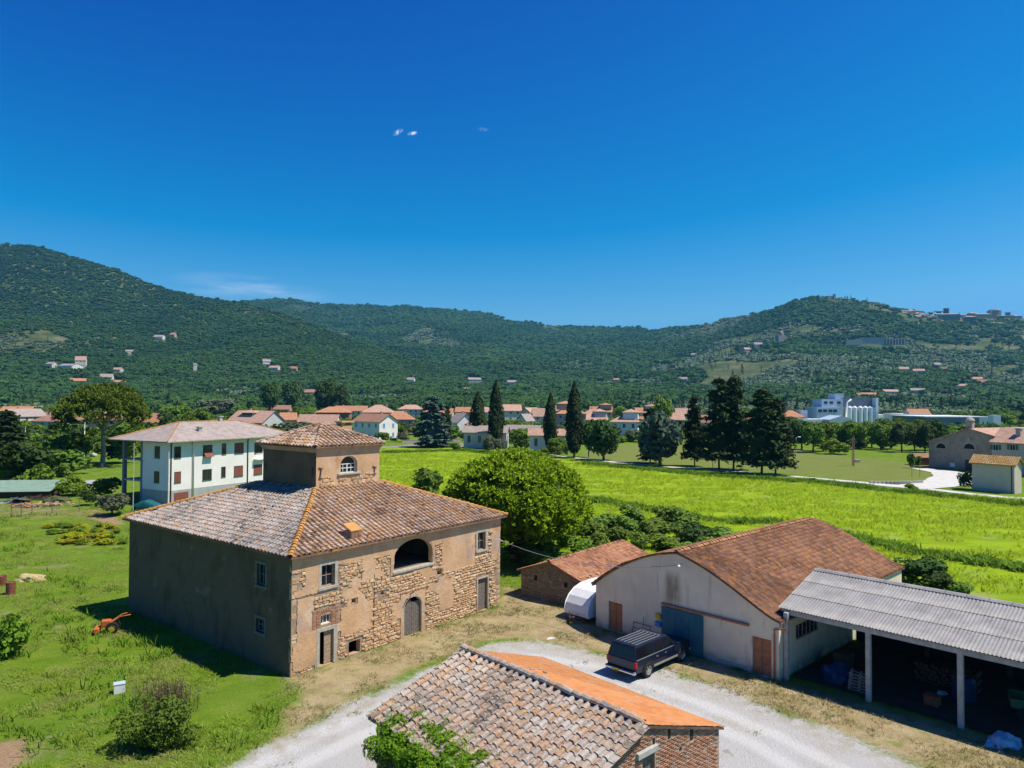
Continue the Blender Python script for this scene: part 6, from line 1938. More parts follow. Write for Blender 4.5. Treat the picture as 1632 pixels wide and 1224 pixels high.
# ================================================================== VILLAGE, CHURCH AND FACTORY
WALLS = {}
def wallmat(c):
    k = tuple(round(x, 2) for x in c)
    if k not in WALLS:
        WALLS[k] = plain('house_render', c, 0.88, 0.07, 0.6)
    return WALLS[k]
CREAM, WHITE_, BLUEW, PINK, GREYW, TAN, REDW, BEIGE = (0.66, 0.60, 0.47), (0.78, 0.73, 0.67), (0.56, 0.62, 0.66), (0.52, 0.33, 0.25), (0.52, 0.50, 0.46), (0.48, 0.38, 0.26), (0.34, 0.14, 0.10), (0.58, 0.52, 0.42)
def house(label, px, base, wpx, eave, ridge, deg, wall, roof='roof_orange', kind='gable', asp=0.7, d=None, name='house', cat='house', floors=None, frame='white', pane='glass', nw=None, chimney=True, group=None, hit=False, rot_ridge=False, win=True):
    """a house standing at the foot pixel: width, eave and ridge pixels give its real size at that depth"""
    if hit:
        p = HIT(px, base)
    else:
        p = G(px, base) if d is None else AT(px, base, d)
        p = Vector((p.x, p.y, float(plain_z(np.array(p.y)))))
    dd = p.y
    z_of = lambda py: AT(px, py, dd).z - p.z
    w = wpx * dd / F; he = max(z_of(eave), 2.0); hr = max(z_of(ridge) - he, .4)
    dp = w * asp
    root = thing(name, label, cat, p, R(deg), group)
    b = MB(); x0, x1, y0, y1 = -w / 2, w / 2, -dp / 2, dp / 2
    b.box(x0, x1, y0, y1, -1.0, he)
    if kind == 'gable':
        b.add([(x0, y0, he), (x0, y1, he), (x0, 0, he + hr), (x1, y0, he), (x1, y1, he), (x1, 0, he + hr)], [(0, 1, 2), (3, 4, 5)])
    b.build('wall', wallmat(wall), root)
    o = min(.6, w * .06); t = .14
    b = MB()
    if kind == 'gable':
        dz = hr * o / (dp / 2)
        for s in (-1, 1):
            q = [(x0 - o, s * (dp / 2 + o), he - dz + .06), (x1 + o, s * (dp / 2 + o), he - dz + .06), (x1 + o, 0, he + hr + .06), (x0 - o, 0, he + hr + .06)]
            b.add(q + [(a, c, e + t) for a, c, e in q], [(0, 1, 2, 3), (4, 5, 6, 7), (0, 1, 5, 4), (1, 2, 6, 5), (3, 0, 4, 7)])
    elif kind == 'hip':
        rl = max(w - dp, 0) / 2
        q = [(x0 - o, y0 - o, he), (x1 + o, y0 - o, he), (x1 + o, y1 + o, he), (x0 - o, y1 + o, he), (-rl, 0, he + hr), (rl, 0, he + hr)]
        q = [Vector(v) + Vector((0, 0, .01)) for v in q]
        b.add(q + [v - Vector((0, 0, t)) for v in q[:4]], [(0, 1, 5, 4), (1, 2, 5), (2, 3, 4, 5), (3, 0, 4), (6, 7, 8, 9), (6, 7, 1, 0), (7, 8, 2, 1), (8, 9, 3, 2), (9, 6, 0, 3)])
    else:
        b.box(x0 - .1, x1 + .1, y0 - .1, y1 + .1, he + .003, he + max(hr * .4, .25))
    rf = b.build('roof', MT[roof], root)
    if chimney and dd < 700:
        c = MB(); cx_ = w * random.uniform(-.3, .3); c.box(cx_ - .35, cx_ + .35, -.3 + dp * .12, .4 + dp * .12, he + hr * .4, he + hr + .9); c.box(cx_ - .45, cx_ + .45, -.4 + dp * .12, .5 + dp * .12, he + hr + .903, he + hr + 1.05); c.build('chimney', wallmat(PINK), rf)
    if win:
        fl = floors or max(1, int(he / 2.9)); hh = he / fl
        for side in (0, 1, 2, 3):
            if side == 0: L_, M0 = w, Matrix.Translation((0, y0 - .01, 0))
            elif side == 1: L_, M0 = dp, Matrix.Translation((x0 - .01, 0, 0)) @ Matrix.Rotation(-math.pi / 2, 4, 'Z')
            elif side == 2: L_, M0 = dp, Matrix.Translation((x1 + .01, 0, 0)) @ Matrix.Rotation(math.pi / 2, 4, 'Z')
            else: continue
            k = nw or max(1, int(L_ / 3.4))
            if side: k = max(1, int(L_ / 4.2))
            for j in range(fl):
                for i in range(k):
                    u = (i + .5) / k * L_ - L_ / 2
                    if j == 0 and i == k // 2 and side == 0:
                        b = MB(); b.box(u - .55, u + .55, -.05, .02, 0, 2.1, 0, M0); b.build('door', MT['dark_frame'], root)
                        continue
                    put_win(root, M0 @ Matrix.Translation((u, 0, j * hh + hh * .36)), 1.0, hh * .42, frame, pane)
    return root
VH = [
 # label, px, base, width px, eave, ridge, rotation, wall, roof, kind, aspect
 ('cream house with flat orange roof at the left edge of the village', 22, 655, 48, 643, 636, 5, BEIGE, 'roof_orange', 'gable', .6),
 ('beige gabled house with dark grey roof among the left-hand trees', 38, 684, 46, 663, 652, 60, CREAM, 'roof_grey', 'gable', .9),
 ('low cream house with brown hipped roof left of the umbrella pine', 80, 692, 40, 671, 661, -10, CREAM, 'roof_brown', 'hip', .8),
 ('red roofed house half hidden behind the umbrella pine', 165, 690, 70, 668, 655, 8, PINK, 'roof_brown', 'gable', .5),
 ('small house with bright red roof between umbrella pine and white house', 243, 690, 30, 673, 659, 0, PINK, 'roof_orange', 'gable', .8),
 ('big house with salmon roof and a raised clerestory over it', 408, 693, 78, 672, 655, -28, GREYW, 'roof_salmon', 'gable', .62),
 ('small orange gabled house beside the clerestory house', 459, 684, 24, 668, 658, 25, PINK, 'roof_orange', 'gable', .8),
 ('long low house with plain salmon roof behind the tower', 509, 688, 62, 674, 661, -6, WHITE_, 'roof_salmon', 'gable', .4),
 ('dark red house under a wide orange hipped roof with two chimneys', 532, 678, 52, 657, 648, 6, REDW, 'roof_orange', 'hip', .7),
 ('pale blue and white house with blue shutters and brown roof', 598, 700, 62, 671, 660, -38, WHITE_, 'roof_brown', 'gable', .62),
 ('broad house with salmon roof behind the pale blue house', 603, 682, 48, 657, 645, 4, PINK, 'roof_salmon', 'hip', .8),
 ('house with orange hipped roof left of the blue cedar', 636, 690, 46, 668, 655, 6, PINK, 'roof_orange', 'hip', .7),
 ('grey gabled house right of the blue cedar', 735, 697, 32, 672, 659, -60, WHITE_, 'roof_grey', 'gable', .9),
 ('low grey walled house with flat roof behind the first pair of cypresses', 775, 714, 68, 688, 679, -8, GREYW, 'roof_grey', 'gable', .4),
 ('terraced cream house with stepped salmon roof between the cypresses', 812, 680, 34, 654, 645, 8, CREAM, 'roof_salmon', 'gable', .8),
 ('cream house turning its gable wall to the meadow', 846, 680, 40, 664, 650, 62, BEIGE, 'roof_salmon', 'gable', .9),
 ('small white lean-to shed under the cream gable', 838, 684, 24, 670, 660, 55, WHITE_, 'roof_grey', 'gable', .7),
 ('house with flat pink roof left of the third cypress', 862, 682, 26, 662, 651, 5, BEIGE, 'roof_salmon', 'gable', .6),
 ('tall pink house with two red hipped roofs between two cypresses', 908, 692, 46, 659, 648, 4, PINK, 'roof_orange', 'hip', .8),
 ('long low white shed with pink roof behind the round bush', 875, 720, 62, 692, 684, -4, WHITE_, 'roof_salmon', 'gable', .3),
 ('low tan shed with white gable behind the round bush', 835, 702, 54, 688, 678, -20, BEIGE, 'roof_grey', 'gable', .5),
 ('white villa with salmon roof and dark windows right of the cypresses', 996, 700, 42, 672, 662, -14, WHITE_, 'roof_salmon', 'hip', .7),
 ('house with pink roof and white chimney behind the blue conifer', 1074, 690, 28, 668, 658, 5, PINK, 'roof_salmon', 'gable', .7),
 ('small house with orange hipped roof left of the factory', 1260, 674, 32, 664, 654, 0, BEIGE, 'roof_orange', 'hip', .8),
 ('farmhouse roof showing over the trees right of the factory', 1462, 676, 34, 662, 652, 5, BEIGE, 'roof_orange', 'gable', .6),
]
VH += [
 ('salmon roofed house just left of the white villa', 948, 690, 34, 668, 660, 10, BEIGE, 'roof_salmon', 'gable', .6),
 ('orange roofed bungalow behind the leafy path tree', 1012, 684, 30, 672, 664, -6, CREAM, 'roof_orange', 'gable', .6),
 ('brown roofed house behind the tall dark conifers', 1128, 690, 34, 672, 662, 4, WHITE_, 'roof_brown', 'gable', .6),
 ('red roofed house between the tall conifers and the broad one', 1192, 688, 26, 674, 664, -8, PINK, 'roof_orange', 'gable', .7),
 ('pink roofed terrace far behind the second cypress', 780, 674, 40, 656, 649, 6, BEIGE, 'roof_salmon', 'gable', .4),
 ('terracotta roofed terrace far behind the blue cedar', 700, 676, 44, 659, 651, -5, CREAM, 'roof_orange', 'gable', .4),
 ('small brown roofed cottage by the road right of the cedar', 757, 698, 24, 682, 674, 12, CREAM, 'roof_brown', 'gable', .7),
 ('long orange roofed row behind the dark red house', 560, 672, 50, 654, 647, 3, BEIGE, 'roof_orange', 'gable', .35),
 ('salmon roofed house right of the tall pink house', 945, 678, 30, 660, 652, -12, BEIGE, 'roof_salmon', 'hip', .7),
 ('far brown roofed house above the clerestory roof', 446, 664, 34, 652, 646, 4, PINK, 'roof_brown', 'gable', .5),
 ('wide salmon roofed house far behind the gap left of the cedar', 655, 672, 40, 652, 645, 6, BEIGE, 'roof_salmon', 'hip', .6),
 ('low orange roof far behind the first cypress', 745, 672, 36, 656, 649, -4, PINK, 'roof_orange', 'gable', .5),
 ('salmon roofed cottage far behind the third cypress', 888, 670, 30, 654, 647, 7, CREAM, 'roof_salmon', 'gable', .6),
 ('red roofed cottage far left of the white villa', 958, 672, 34, 656, 648, -9, PINK, 'roof_orange', 'gable', .6),
 ('terracotta roofed house far behind the white villa', 1030, 672, 36, 657, 650, 5, BEIGE, 'roof_orange', 'gable', .5),
 ('salmon roofed house far behind the pink roofed one', 1095, 674, 36, 659, 651, -6, WHITE_, 'roof_salmon', 'gable', .5),
 ('orange roofed house by the wood above the white house ridge', 342, 664, 34, 650, 643, 8, CREAM, 'roof_orange', 'gable', .5),
 ('orange roofed house at the left edge below the cream one', 30, 668, 44, 655, 648, 8, PINK, 'roof_orange', 'gable', .6),
 ('low brown roofed house beside the thicket on the far left', 62, 676, 30, 664, 657, -6, PINK, 'roof_brown', 'gable', .6),
]
for q in VH:
    lab, px, base, wpx, ev, rg, deg, wl, rf, kd, asp = q
    pane = 'glass'; fr_ = 'white'
    if 'blue shutters' in lab: pane = 'bluep'
    o = house(lab, px, base, wpx, ev, rg, deg, wl, rf, kd, asp, frame=fr_, pane=pane)
    if 'clerestory' in lab and 'big' in lab:
        dd = o.location.y; w = wpx * dd / F
        hz = AT(px, 661, dd).z - o.location.z; b = MB(); b.box(-w * .26, w * .06, -3.2, 3.2, hz - 1.2, hz + 1.0)
        b.build('clerestory', wallmat(BEIGE), o)
        b = MB(); b.box(-w * .24, w * .04, -3.26, -3.2, hz - .1, hz + .7); b.build('clerestory_window', MT['glass'], o)
        b = MB(); b.add([(-w * .30, -3.8, hz + 1.0), (w * .10, -3.8, hz + 1.0), (w * .10, 3.8, hz + 1.0), (-w * .30, 3.8, hz + 1.0), (-w * .26, 0, hz + 2.0), (w * .06, 0, hz + 2.0)], [(0, 1, 5, 4), (2, 3, 4, 5), (1, 2, 5), (3, 0, 4), (0, 1, 2, 3)]); b.build('clerestory_roof', MT['roof_salmon'], o)
    if 'two red hipped' in lab or 'white villa' in lab:
        dd = o.location.y; w = wpx * dd / F * .55; he = AT(px, rg, dd).z - o.location.z; x = w * .4 if 'villa' in lab else -w * .3
        b = MB(); b.box(x - w / 2, x + w / 2, -w * .4, w * .4, he - 1.5, he + 1.4); b.build('upper_storey', wallmat(wl), o)
        b = MB(); b.add([(x + a * (w / 2 + .5), c * (w * .4 + .5), he + 1.4) for a, c in ((-1, -1), (1, -1), (1, 1), (-1, 1))] + [(x, 0, he + 2.8)], [(0, 1, 4), (1, 2, 4), (2, 3, 4), (3, 0, 4), (0, 1, 2, 3)]); b.build('upper_roof', MT[rf], o)

def block(b, px0, px1, py0, py1, d, dp, mi=0, z0=None):
    """a box building block between pixel edges at depth d"""
    x0, x1 = AT(px0, py1, d).x, AT(px1, py1, d).x
    zt, zb = AT(px0, py0, d).z, AT(px0, py1, d).z
    b.box(x0, x1, d, d + dp, zb if z0 is None else z0, zt, mi)
    return x0, x1, zb, zt
MT['pale_metal'] = plain('pale_blue_grey_cladding', (0.44, 0.52, 0.60), 0.6, 0.06, 0.3)
MT['white_metal'] = plain('white_cladding', (0.72, 0.74, 0.76), 0.55, 0.05, 0.3)
MT['dark_clad'] = plain('slate_grey_cladding', (0.16, 0.19, 0.24), 0.6, 0.1, 0.3)
def build_factory():
    d = 545
    base = G(1340, 670)
    root = thing('factory', 'pale blue-grey grain factory with silos and a white end wall in the distance', 'factory', (0, 0, 0))
    b = MB(); block(b, 1302, 1342, 649, 676, d, 22, 0, 0); block(b, 1310, 1344, 636, 650, d + 6, 18, 0, 0); block(b, 1331, 1345, 627, 640, d + 10, 12, 0, 0); block(b, 1276, 1287, 654, 676, d - 4, 9, 0, 0)
    b.build('office_block', MT['pale_metal'], root)
    b = MB(); block(b, 1345, 1396, 634, 648, d + 8, 20, 0); b.build('silo_roof_house', MT['dark_clad'], root)
    b = MB(); block(b, 1396.2, 1400, 634, 668, d + 2, 26, 0, 0); b.build('end_wall', MT['white_metal'], root)
    for px in (1354, 1362, 1371, 1379, 1387, 1393.5):
        p = AT(px, 668, d + 4); zt = AT(px, 647, d + 4).z
        s = MB(); s.lathe([(1.9, 0), (1.9, zt - 1.2), (.6, zt), (.01, zt)], 14, 0, Matrix.Translation((p.x, p.y, 0))); s.build('silo', MT['white_metal'], root)
    b = MB(); a0 = AT(1348, 660, d + 1); a1 = AT(1357, 637, d + 1)
    b.tube([(a0.x, d + 1, 3), (a0.x + 1, d + 1, a1.z - 2), (a1.x, d + 1, a1.z)], .8, 7); b.build('conveyor_pipe', MT['white_metal'], root)
    for px in (1307, 1315, 1323.5, 1331):
        p0 = AT(px, 656.5, d); wz = AT(px, 652.5, d).z - p0.z
        put_win(root, Matrix.Translation((p0.x, d - .02, p0.z)), 3.0, wz, 'dark_clad', 'glass')
    for px in (1316, 1325, 1337):
        p0 = AT(px, 643.5, d + 6); put_win(root, Matrix.Translation((p0.x, d + 5.98, p0.z)), 2.6, 1.8, 'dark_clad', 'glass')
    t = thing('factory_shed', 'low white shed roof in front of the factory', 'shed', (0, 0, 0)); b = MB(); block(b, 1281, 1345, 668, 678, d - 30, 20, 0, 0); b.build('wall', MT['white_metal'], t)
    x0, x1 = AT(1322, 668, d - 40).x, AT(1362, 668, d - 40).x; zt = AT(1345, 662.5, d - 40).z; zb = AT(1345, 669, d - 40).z
    g = thing('gabled_shed', 'grey gabled shed in front of the silos', 'shed', (0, 0, 0)); b = MB(); b.prism([(x0, 0), (x1, 0), (x1, zb), ((x0 + x1) / 2, zt), (x0, zb)], 'y', d - 40, d - 20); b.build('wall', MT['pale_metal'], g)
    t = thing('warehouse', 'long dark grey warehouse with white end wall behind the church', 'warehouse', (0, 0, 0)); d2 = 420
    b = MB(); block(b, 1480, 1561, 665, 700, d2, 40, 0, 0); b.build('wall', MT['dark_clad'], t)
    b = MB(); block(b, 1561.3, 1579, 665, 700, d2 - .5, 42, 0, 0); b.build('end_wall', MT['white_metal'], t)
    b = MB(); block(b, 1474, 1580, 663.4, 665, d2 - 1, 43, 0, AT(1500, 665, d2).z + .01); b.build('roof', MT['white_metal'], t)
    for px, wd in ((1528, 9), (1553, 7), (1567, 2.2), (1574, 2.2)):
        p0 = AT(px, 676.5, d2 - .6); put_win(t, Matrix.Translation((p0.x, d2 - .55, p0.z)), wd * .4, 1.6, 'white_metal', 'glass')
    t = thing('white_tower', 'slim white tower block behind the farmhouse at the right edge', 'tower', (0, 0, 0)); b = MB(); block(b, 1583.5, 1595.5, 661.5, 700, 400, 4.5, 0, 0); b.build('wall', MT['white_metal'], t)
    t = thing('long_shed', 'low white industrial shed roof right of the factory', 'shed', (0, 0, 0)); b = MB(); block(b, 1400.5, 1425, 661, 672, 560, 20, 0, 0); block(b, 1436, 1482, 659.5, 668, 520, 25, 0, 0); b.build('wall', MT['white_metal'], t)
build_factory()

MT['church_stone'] = plain('brown_church_stone', (0.33, 0.27, 0.205), 0.92, 0.22, 0.7, bump=0.4)
MT['church_plaster'] = plain('tan_church_plaster', (0.40, 0.345, 0.275), 0.92, 0.12, 0.7)
def build_church():
    # the gable front faces the meadow and stands in its own shade
    A_, B_ = G(1480.5, 744.5), G(1584, 754)
    A_, B_ = A_.xy, B_.xy
    th = math.atan2(B_.y - A_.y, B_.x - A_.x); CF = Frame(A_.x, A_.y, th); w = (B_ - A_).length
    root = thing('church', 'brown stone church with broad gable front, lunette windows and small bell gable', 'church', CF.o, CF.th)
    f = CF.fy
    zl = f(1480.5, 704)[1]; ap, za = f(1544, 684); zr_ = f(1583, 695)[1]
    prof = [(0, -.2), (w, -.2), (w, zr_), (ap, za), (0, zl)]
    wl = lambda px, pt, pb, hw: (f(px, pb)[0], f(px, pb)[1], f(px, pt)[1], hw)
    holes = []; L2 = []
    for px, pt, pb, hp in ((1499.5, 706.5, 714.5, 8), (1544.5, 707, 715.5, 9)):
        a, zb = f(px, pb); zt = f(px, pt)[1]; hw = (f(px + hp, pb)[0] - f(px - hp, pb)[0]) / 2
        holes.append(arch(a - hw, a + hw, zb, zb + .05, zt, 12)); L2.append((a, hw, zb, zt))
    d0, dz = f(1538, 732); d1, _ = f(1550, 733); holes.append(rect(d0, d1, .02, dz))
    xs = f(1511, 720)[0]
    b = MB(); wall_holes(b, prof, holes, Matrix(), .4)
    dp = 22
    b.quad((0, 0, -.2), (0, dp, -.2), (0, dp, zl), (0, 0, zl)); b.quad((w, 0, -.2), (w, dp, -.2), (w, dp, zr_), (w, 0, zr_)); b.add([(x, dp, z) for x, z in prof], [(0, 1, 2, 3, 4)])
    b.build('wall', MT['church_stone'], root)
    b = MB(); za_ = zl + (za - zl) * xs / ap; b.add([(0.02, -.05, -.2), (xs, -.05, -.2), (xs, -.05, za_ - .15), (.02, -.05, zl - .12), (0.02, -.001, -.2), (xs, -.001, -.2), (xs, -.001, za_ - .15), (.02, -.001, zl - .12)], [(0, 1, 2, 3), (1, 2, 6, 5), (2, 3, 7, 6), (0, 3, 7, 4)]) if False else None
    for a, hw, zb, zt in L2:
        g = MB(); pts = arch(a - hw, a + hw, zb, zb + .05, zt, 12); g.add([(x, .3, z) for x, z in pts], [tuple(range(len(pts)))]); wn_ = g.build('lunette_window', MT['glass'], root)
        fm = MB()
        for i in range(12):
            t0, t1 = math.pi * i / 12, math.pi * (i + 1) / 12
            fm.prism([(a + (hw + k) * math.cos(t), zb + .05 + (zt - zb - .05 + k) * math.sin(t)) for k, t in ((0, t0), (.28, t0), (.28, t1), (0, t1))], 'y', -.05, .1)
        fm.bbox(a - hw - .3, a + hw + .3, -.08, .1, zb - .2, zb, .01); fm.build('window_surround', MT['serena'], root)
        c = MB(); c.box(a - .04, a + .04, .22, .28, zb, zt); c.build('mullion', MT['dark_frame'], wn_)
    plank_door(root, FM(d0, .25, 0), d1 - d0, dz, 4, 'wood_dark')
    b = MB(); b.bbox(d0 - .3, d1 + .3, -.15, .1, dz + .01, dz + .25, .02); b.build('lintel', MT['serena'], root)
    a, z = f(1518, 741); sg = MB(); sg.box(a - .65, a + .65, -.06, -.01, z - .5, z + .5); sg.build('notice_board', MT['white'], root)
    a, z = f(1544, 699.5); sg = MB(); sg.lathe([(.35, 0), (.35, .08), (.01, .1)], 12, 0, Matrix.Translation((a, -.01, z)) @ Matrix.Rotation(math.pi / 2, 4, 'X')); sg.build('oculus', MT['serena'], root)
    b = MB(); o = .35
    for (xa, z_a, xb, z_b) in ((-o, zl - .12, ap, za + .08), (w + o, zr_ - .12, ap, za + .08)):
        b.add([(xa, -o, z_a), (xb, -o, z_b), (xb, dp, z_b), (xa, dp, z_a), (xa, -o, z_a + .2), (xb, -o, z_b + .2), (xb, dp, z_b + .2), (xa, dp, z_a + .2)], [(4, 5, 6, 7), (0, 1, 5, 4), (0, 3, 7, 4), (0, 1, 2, 3)])
    rf = b.build('roof', MT['roof_salmon'], root)
    a, z = f(1543, 683); zt = f(1543, 665)[1]; b = MB(); b.bbox(a - .8, a + .8, .2, 1.2, z - .6, zt - .9, .03); b.lathe([(1.0, 0), (1.05, .15), (.75, .6), (.3, .9), (.02, 1.0)], 10, 0, Matrix.Translation((a, .7, zt - .9))); b.build('bell_gable', MT['church_plaster'], root)
    # adjoining farmhouse at the right edge
    c = CF.w(w + .3, -1.2)
    FF = Frame(c.x, c.y, th + R(6)); fr = thing('rectory', 'cream farmhouse with pink tiled roof and green shutters adjoining the church', 'house', FF.o, FF.th)
    ze = FF.fy(1590, 705)[1]; zr2 = FF.fy(1600, 683, 5)[1]; L_ = 24
    b = MB(); b.box(0, L_, 0, 10, -.2, ze); b.add([(0, 0, ze), (0, 10, ze), (0, 5, zr2), (L_, 0, ze), (L_, 10, ze), (L_, 5, zr2)], [(0, 1, 2), (3, 4, 5)]); b.build('wall', wallmat((0.50, 0.44, 0.36)), fr)
    b = MB()
    for s in (0, 1):
        y0 = -.5 if s == 0 else 10.5
        q = [(-.4, y0, ze - .15), (L_ + .4, y0, ze - .15), (L_ + .4, 5, zr2 + .08), (-.4, 5, zr2 + .08)]
        b.add(q + [(x, y, z + .18) for x, y, z in q], [(0, 1, 2, 3), (4, 5, 6, 7), (0, 1, 5, 4), (0, 3, 7, 4), (1, 2, 6, 5)])
    r3 = b.build('roof', MT['roof_salmon'], fr)
    for px in (1587, 1614):
        a, z = FF.fy(px, 717); put_win(fr, FM(a, -.01, z), 1.0, 1.2, 'white', 'glass')
        for s in (-1, 1):
            b = MB(); b.bbox(a + s * .85 - .28, a + s * .85 + .28, -.06, -.012, z, z + 1.2, .01); b.build('shutter', MT['greenp'], fr)
    a, z = FF.fy(1624, 690, 2.5); b = MB(); b.bbox(a - .5, a + .5, 2, 3, z - 1.5, z + .9, .03); b.box(a - .65, a + .65, 1.85, 3.15, z + .91, z + 1.1); b.build('chimney', MT['concrete'], r3)
    t = house('small red roofed outbuilding left of the church', 1468, 741, 27, 731, 724, 5, REDW, 'roof_brown', 'gable', .6, name='outbuilding', cat='outbuilding', win=False, chimney=False)
    # the tan cabin with its tiled roof
    A2, B2 = G(1549.5, 781).xy, G(1617, 787.5).xy
    th2 = math.atan2(B2.y - A2.y, B2.x - A2.x); KF = Frame(A2.x, A2.y, th2); w2 = (B2 - A2).length
    cb = thing('cabin', 'small windowless tan cabin with golden tiled roof at the right edge', 'cabin', KF.o, KF.th)
    ze = KF.fy(1551, 736)[1]; dp2 = w2 * .45; zr3 = ze + 1.15
    b = MB(); b.box(0, w2, 0, dp2, -.2, ze); b.add([(0, 0, ze), (0, dp2, ze), (0, dp2 / 2, zr3), (w2, 0, ze), (w2, dp2, ze), (w2, dp2 / 2, zr3)], [(0, 1, 2), (3, 4, 5)]); b.build('wall', wallmat((0.56, 0.49, 0.38)), cb)
    b = MB(); b.bbox(-.04, w2 + .04, -.05, 0, -.2, .6, .01); b.build('plinth', wallmat((0.42, 0.38, 0.32)), cb)
    b = MB(); b.box(w2 - .5, w2 - .35, -.08, -.02, 0, ze); b.build('drainpipe', MT['dark_frame'], cb)
    o = .45
    V_ = lambda x, y, z: Vector((x, y, z))
    S0 = [V_(-o, -o, ze - .2), V_(w2 + o, -o, ze - .2), V_(w2 + o, dp2 / 2, zr3 + .1), V_(-o, dp2 / 2, zr3 + .1)]
    S1 = [V_(w2 + o, dp2 + o, ze - .2), V_(-o, dp2 + o, ze - .2), V_(-o, dp2 / 2, zr3 + .1), V_(w2 + o, dp2 / 2, zr3 + .1)]
    b = MB()
    for s in (S0, S1):
        b.add(s + [p - V_(0, 0, .12) for p in s], [(0, 1, 2, 3), (4, 5, 6, 7), (0, 1, 5, 4), (1, 2, 6, 5), (3, 0, 4, 7)])
    r4 = b.build('roof', MT['tile_gold'], cb)
    its = slope_tiles(*S0, [coppo_mesh(MT['tile_gold'], 70 + s) for s in range(3)], .34, .42, True, .015) + slope_tiles(*S1, [coppo_mesh(MT['tile_gold'], 75)], .34, .42, False, .015)
    place_pieces('tile', 'roof_tiles', its, r4, Matrix.Translation(KF.o) @ Matrix.Rotation(KF.th, 4, 'Z'), MT['tile_gold'], 150)
build_church()

# ---- houses on the slopes, the walled villa and the hill town
HILLS = [
 ('cream farmhouse at the foot of the left-hand hill', 82, 586, 15, 580, 577, CREAM, 'roof_grey'),
 ('long low white farm building on the left-hand slope', 112, 588, 32, 583, 580, WHITE_, 'roof_grey'),
 ('tall cream villa beside the long white farm building', 129, 586, 15, 574, 568, CREAM, 'roof_salmon'),
 ('orange house above the crown of the umbrella pine', 125, 612, 24, 607, 603, (0.6, 0.42, 0.2), 'roof_orange'),
 ('white gabled house behind the umbrella pine crown', 169, 606, 20, 601, 596, WHITE_, 'roof_grey'),
 ('long pink house right of the umbrella pine crown', 190, 614, 26, 609, 606, (0.6, 0.45, 0.28), 'roof_orange'),
 ('pale house low on the left slope above the pine', 188, 592, 15, 589, 586, BEIGE, 'roof_salmon'),
 ('white house high on the left-hand hillside', 254, 541, 15, 537, 534, WHITE_, 'roof_grey'),
 ('pink house high on the left-hand hillside', 276, 537, 9, 533, 531, PINK, 'roof_salmon'),
 ('tiny cream house in the woods of the left hill', 206, 564, 10, 560, 558, CREAM, 'roof_grey'),
 ('small white tower among dark trees of the left valley', 311, 592, 5, 581, 579, WHITE_, 'roof_grey'),
 ('white house at the wooded edge of the left valley', 425, 580, 12, 576, 573, WHITE_, 'roof_grey'),
 ('cream house just below the white one in the wood', 438, 589, 16, 586, 583, CREAM, 'roof_salmon'),
 ('reddish house in the valley wood', 469, 591, 9, 587, 584, PINK, 'roof_orange'),
 ('brown farmhouse among the trees behind the tower roof', 496, 633, 20, 625, 621, (0.5, 0.4, 0.3), 'roof_brown'),
 ('small white house on the low slope above the cedar', 655, 608, 12, 605, 602, WHITE_, 'roof_grey'),
 ('pale long house on the low slope in the middle', 756, 609, 20, 605, 602, BEIGE, 'roof_grey'),
 ('cream house on the low slope near the second cypress', 816, 615, 14, 609, 606, CREAM, 'roof_grey'),
 ('pink house below the cream one on the slope', 743, 625, 14, 621, 618, BEIGE, 'roof_salmon'),
 ('pale farmhouse in the olive terraces of the middle slope', 1088, 608, 14, 604, 601, GREYW, 'roof_grey'),
 ('red farmhouse low in the middle terraces', 982, 608, 9, 605, 603, PINK, 'roof_orange'),
 ('white strip of a house at the foot of the middle terraces', 969, 618, 11, 615, 613, WHITE_, 'roof_salmon'),
 ('white house high on the right slope left of the domed church', 1208, 554, 13, 549, 546, WHITE_, 'roof_grey'),
 ('second white house high on the right slope', 1191, 561, 12, 557, 554, BEIGE, 'roof_salmon'),
 ('tiny pale house on the middle ridge slope', 1106, 568, 8, 565, 563, BEIGE, 'roof_salmon'),
 ('blue and pink houses on the right-hand terraces', 1440, 594, 14, 588, 585, BLUEW, 'roof_salmon'),
 ('pink house in the right-hand terraces', 1464, 598, 16, 591, 588, BEIGE, 'roof_salmon'),
 ('pale blue house in the right-hand terraces', 1493, 587, 11, 581, 578, BLUEW, 'roof_grey'),
 ('grey house below the pale blue one', 1504, 593, 10, 588, 585, GREYW, 'roof_brown'),
 ('cream house low on the right-hand terraces', 1531, 620, 17, 615, 612, CREAM, 'roof_salmon'),
 ('stone farmhouse low on the right-hand terraces', 1553, 609, 20, 604, 601, (0.42, 0.33, 0.24), 'roof_salmon'),
 ('brown house with small annexe at the right foot of the hill', 1566, 616, 18, 609, 605, (0.40, 0.3, 0.22), 'roof_brown'),
 ('orange roofed house above the factory', 1380, 633, 30, 629, 626, BEIGE, 'roof_orange'),
 ('low cream row of houses above the factory silos', 1418, 628, 26, 624, 621, (0.6, 0.5, 0.36), 'roof_salmon'),
 ('grey farm building above the warehouse', 1462, 628, 20, 622, 619, GREYW, 'roof_grey'),
 ('pink house at the right edge above the white tower', 1625, 656, 24, 651, 647, PINK, 'roof_orange'),
]
for lab, px, base, wpx, ev, rg, wl, rf in HILLS:
    house(lab, px, base, wpx, ev, rg, random.uniform(-25, 25), wl, rf, 'gable', .6, hit=True, chimney=False, win=wpx > 13, floors=2 if wpx > 13 else 1, nw=3)
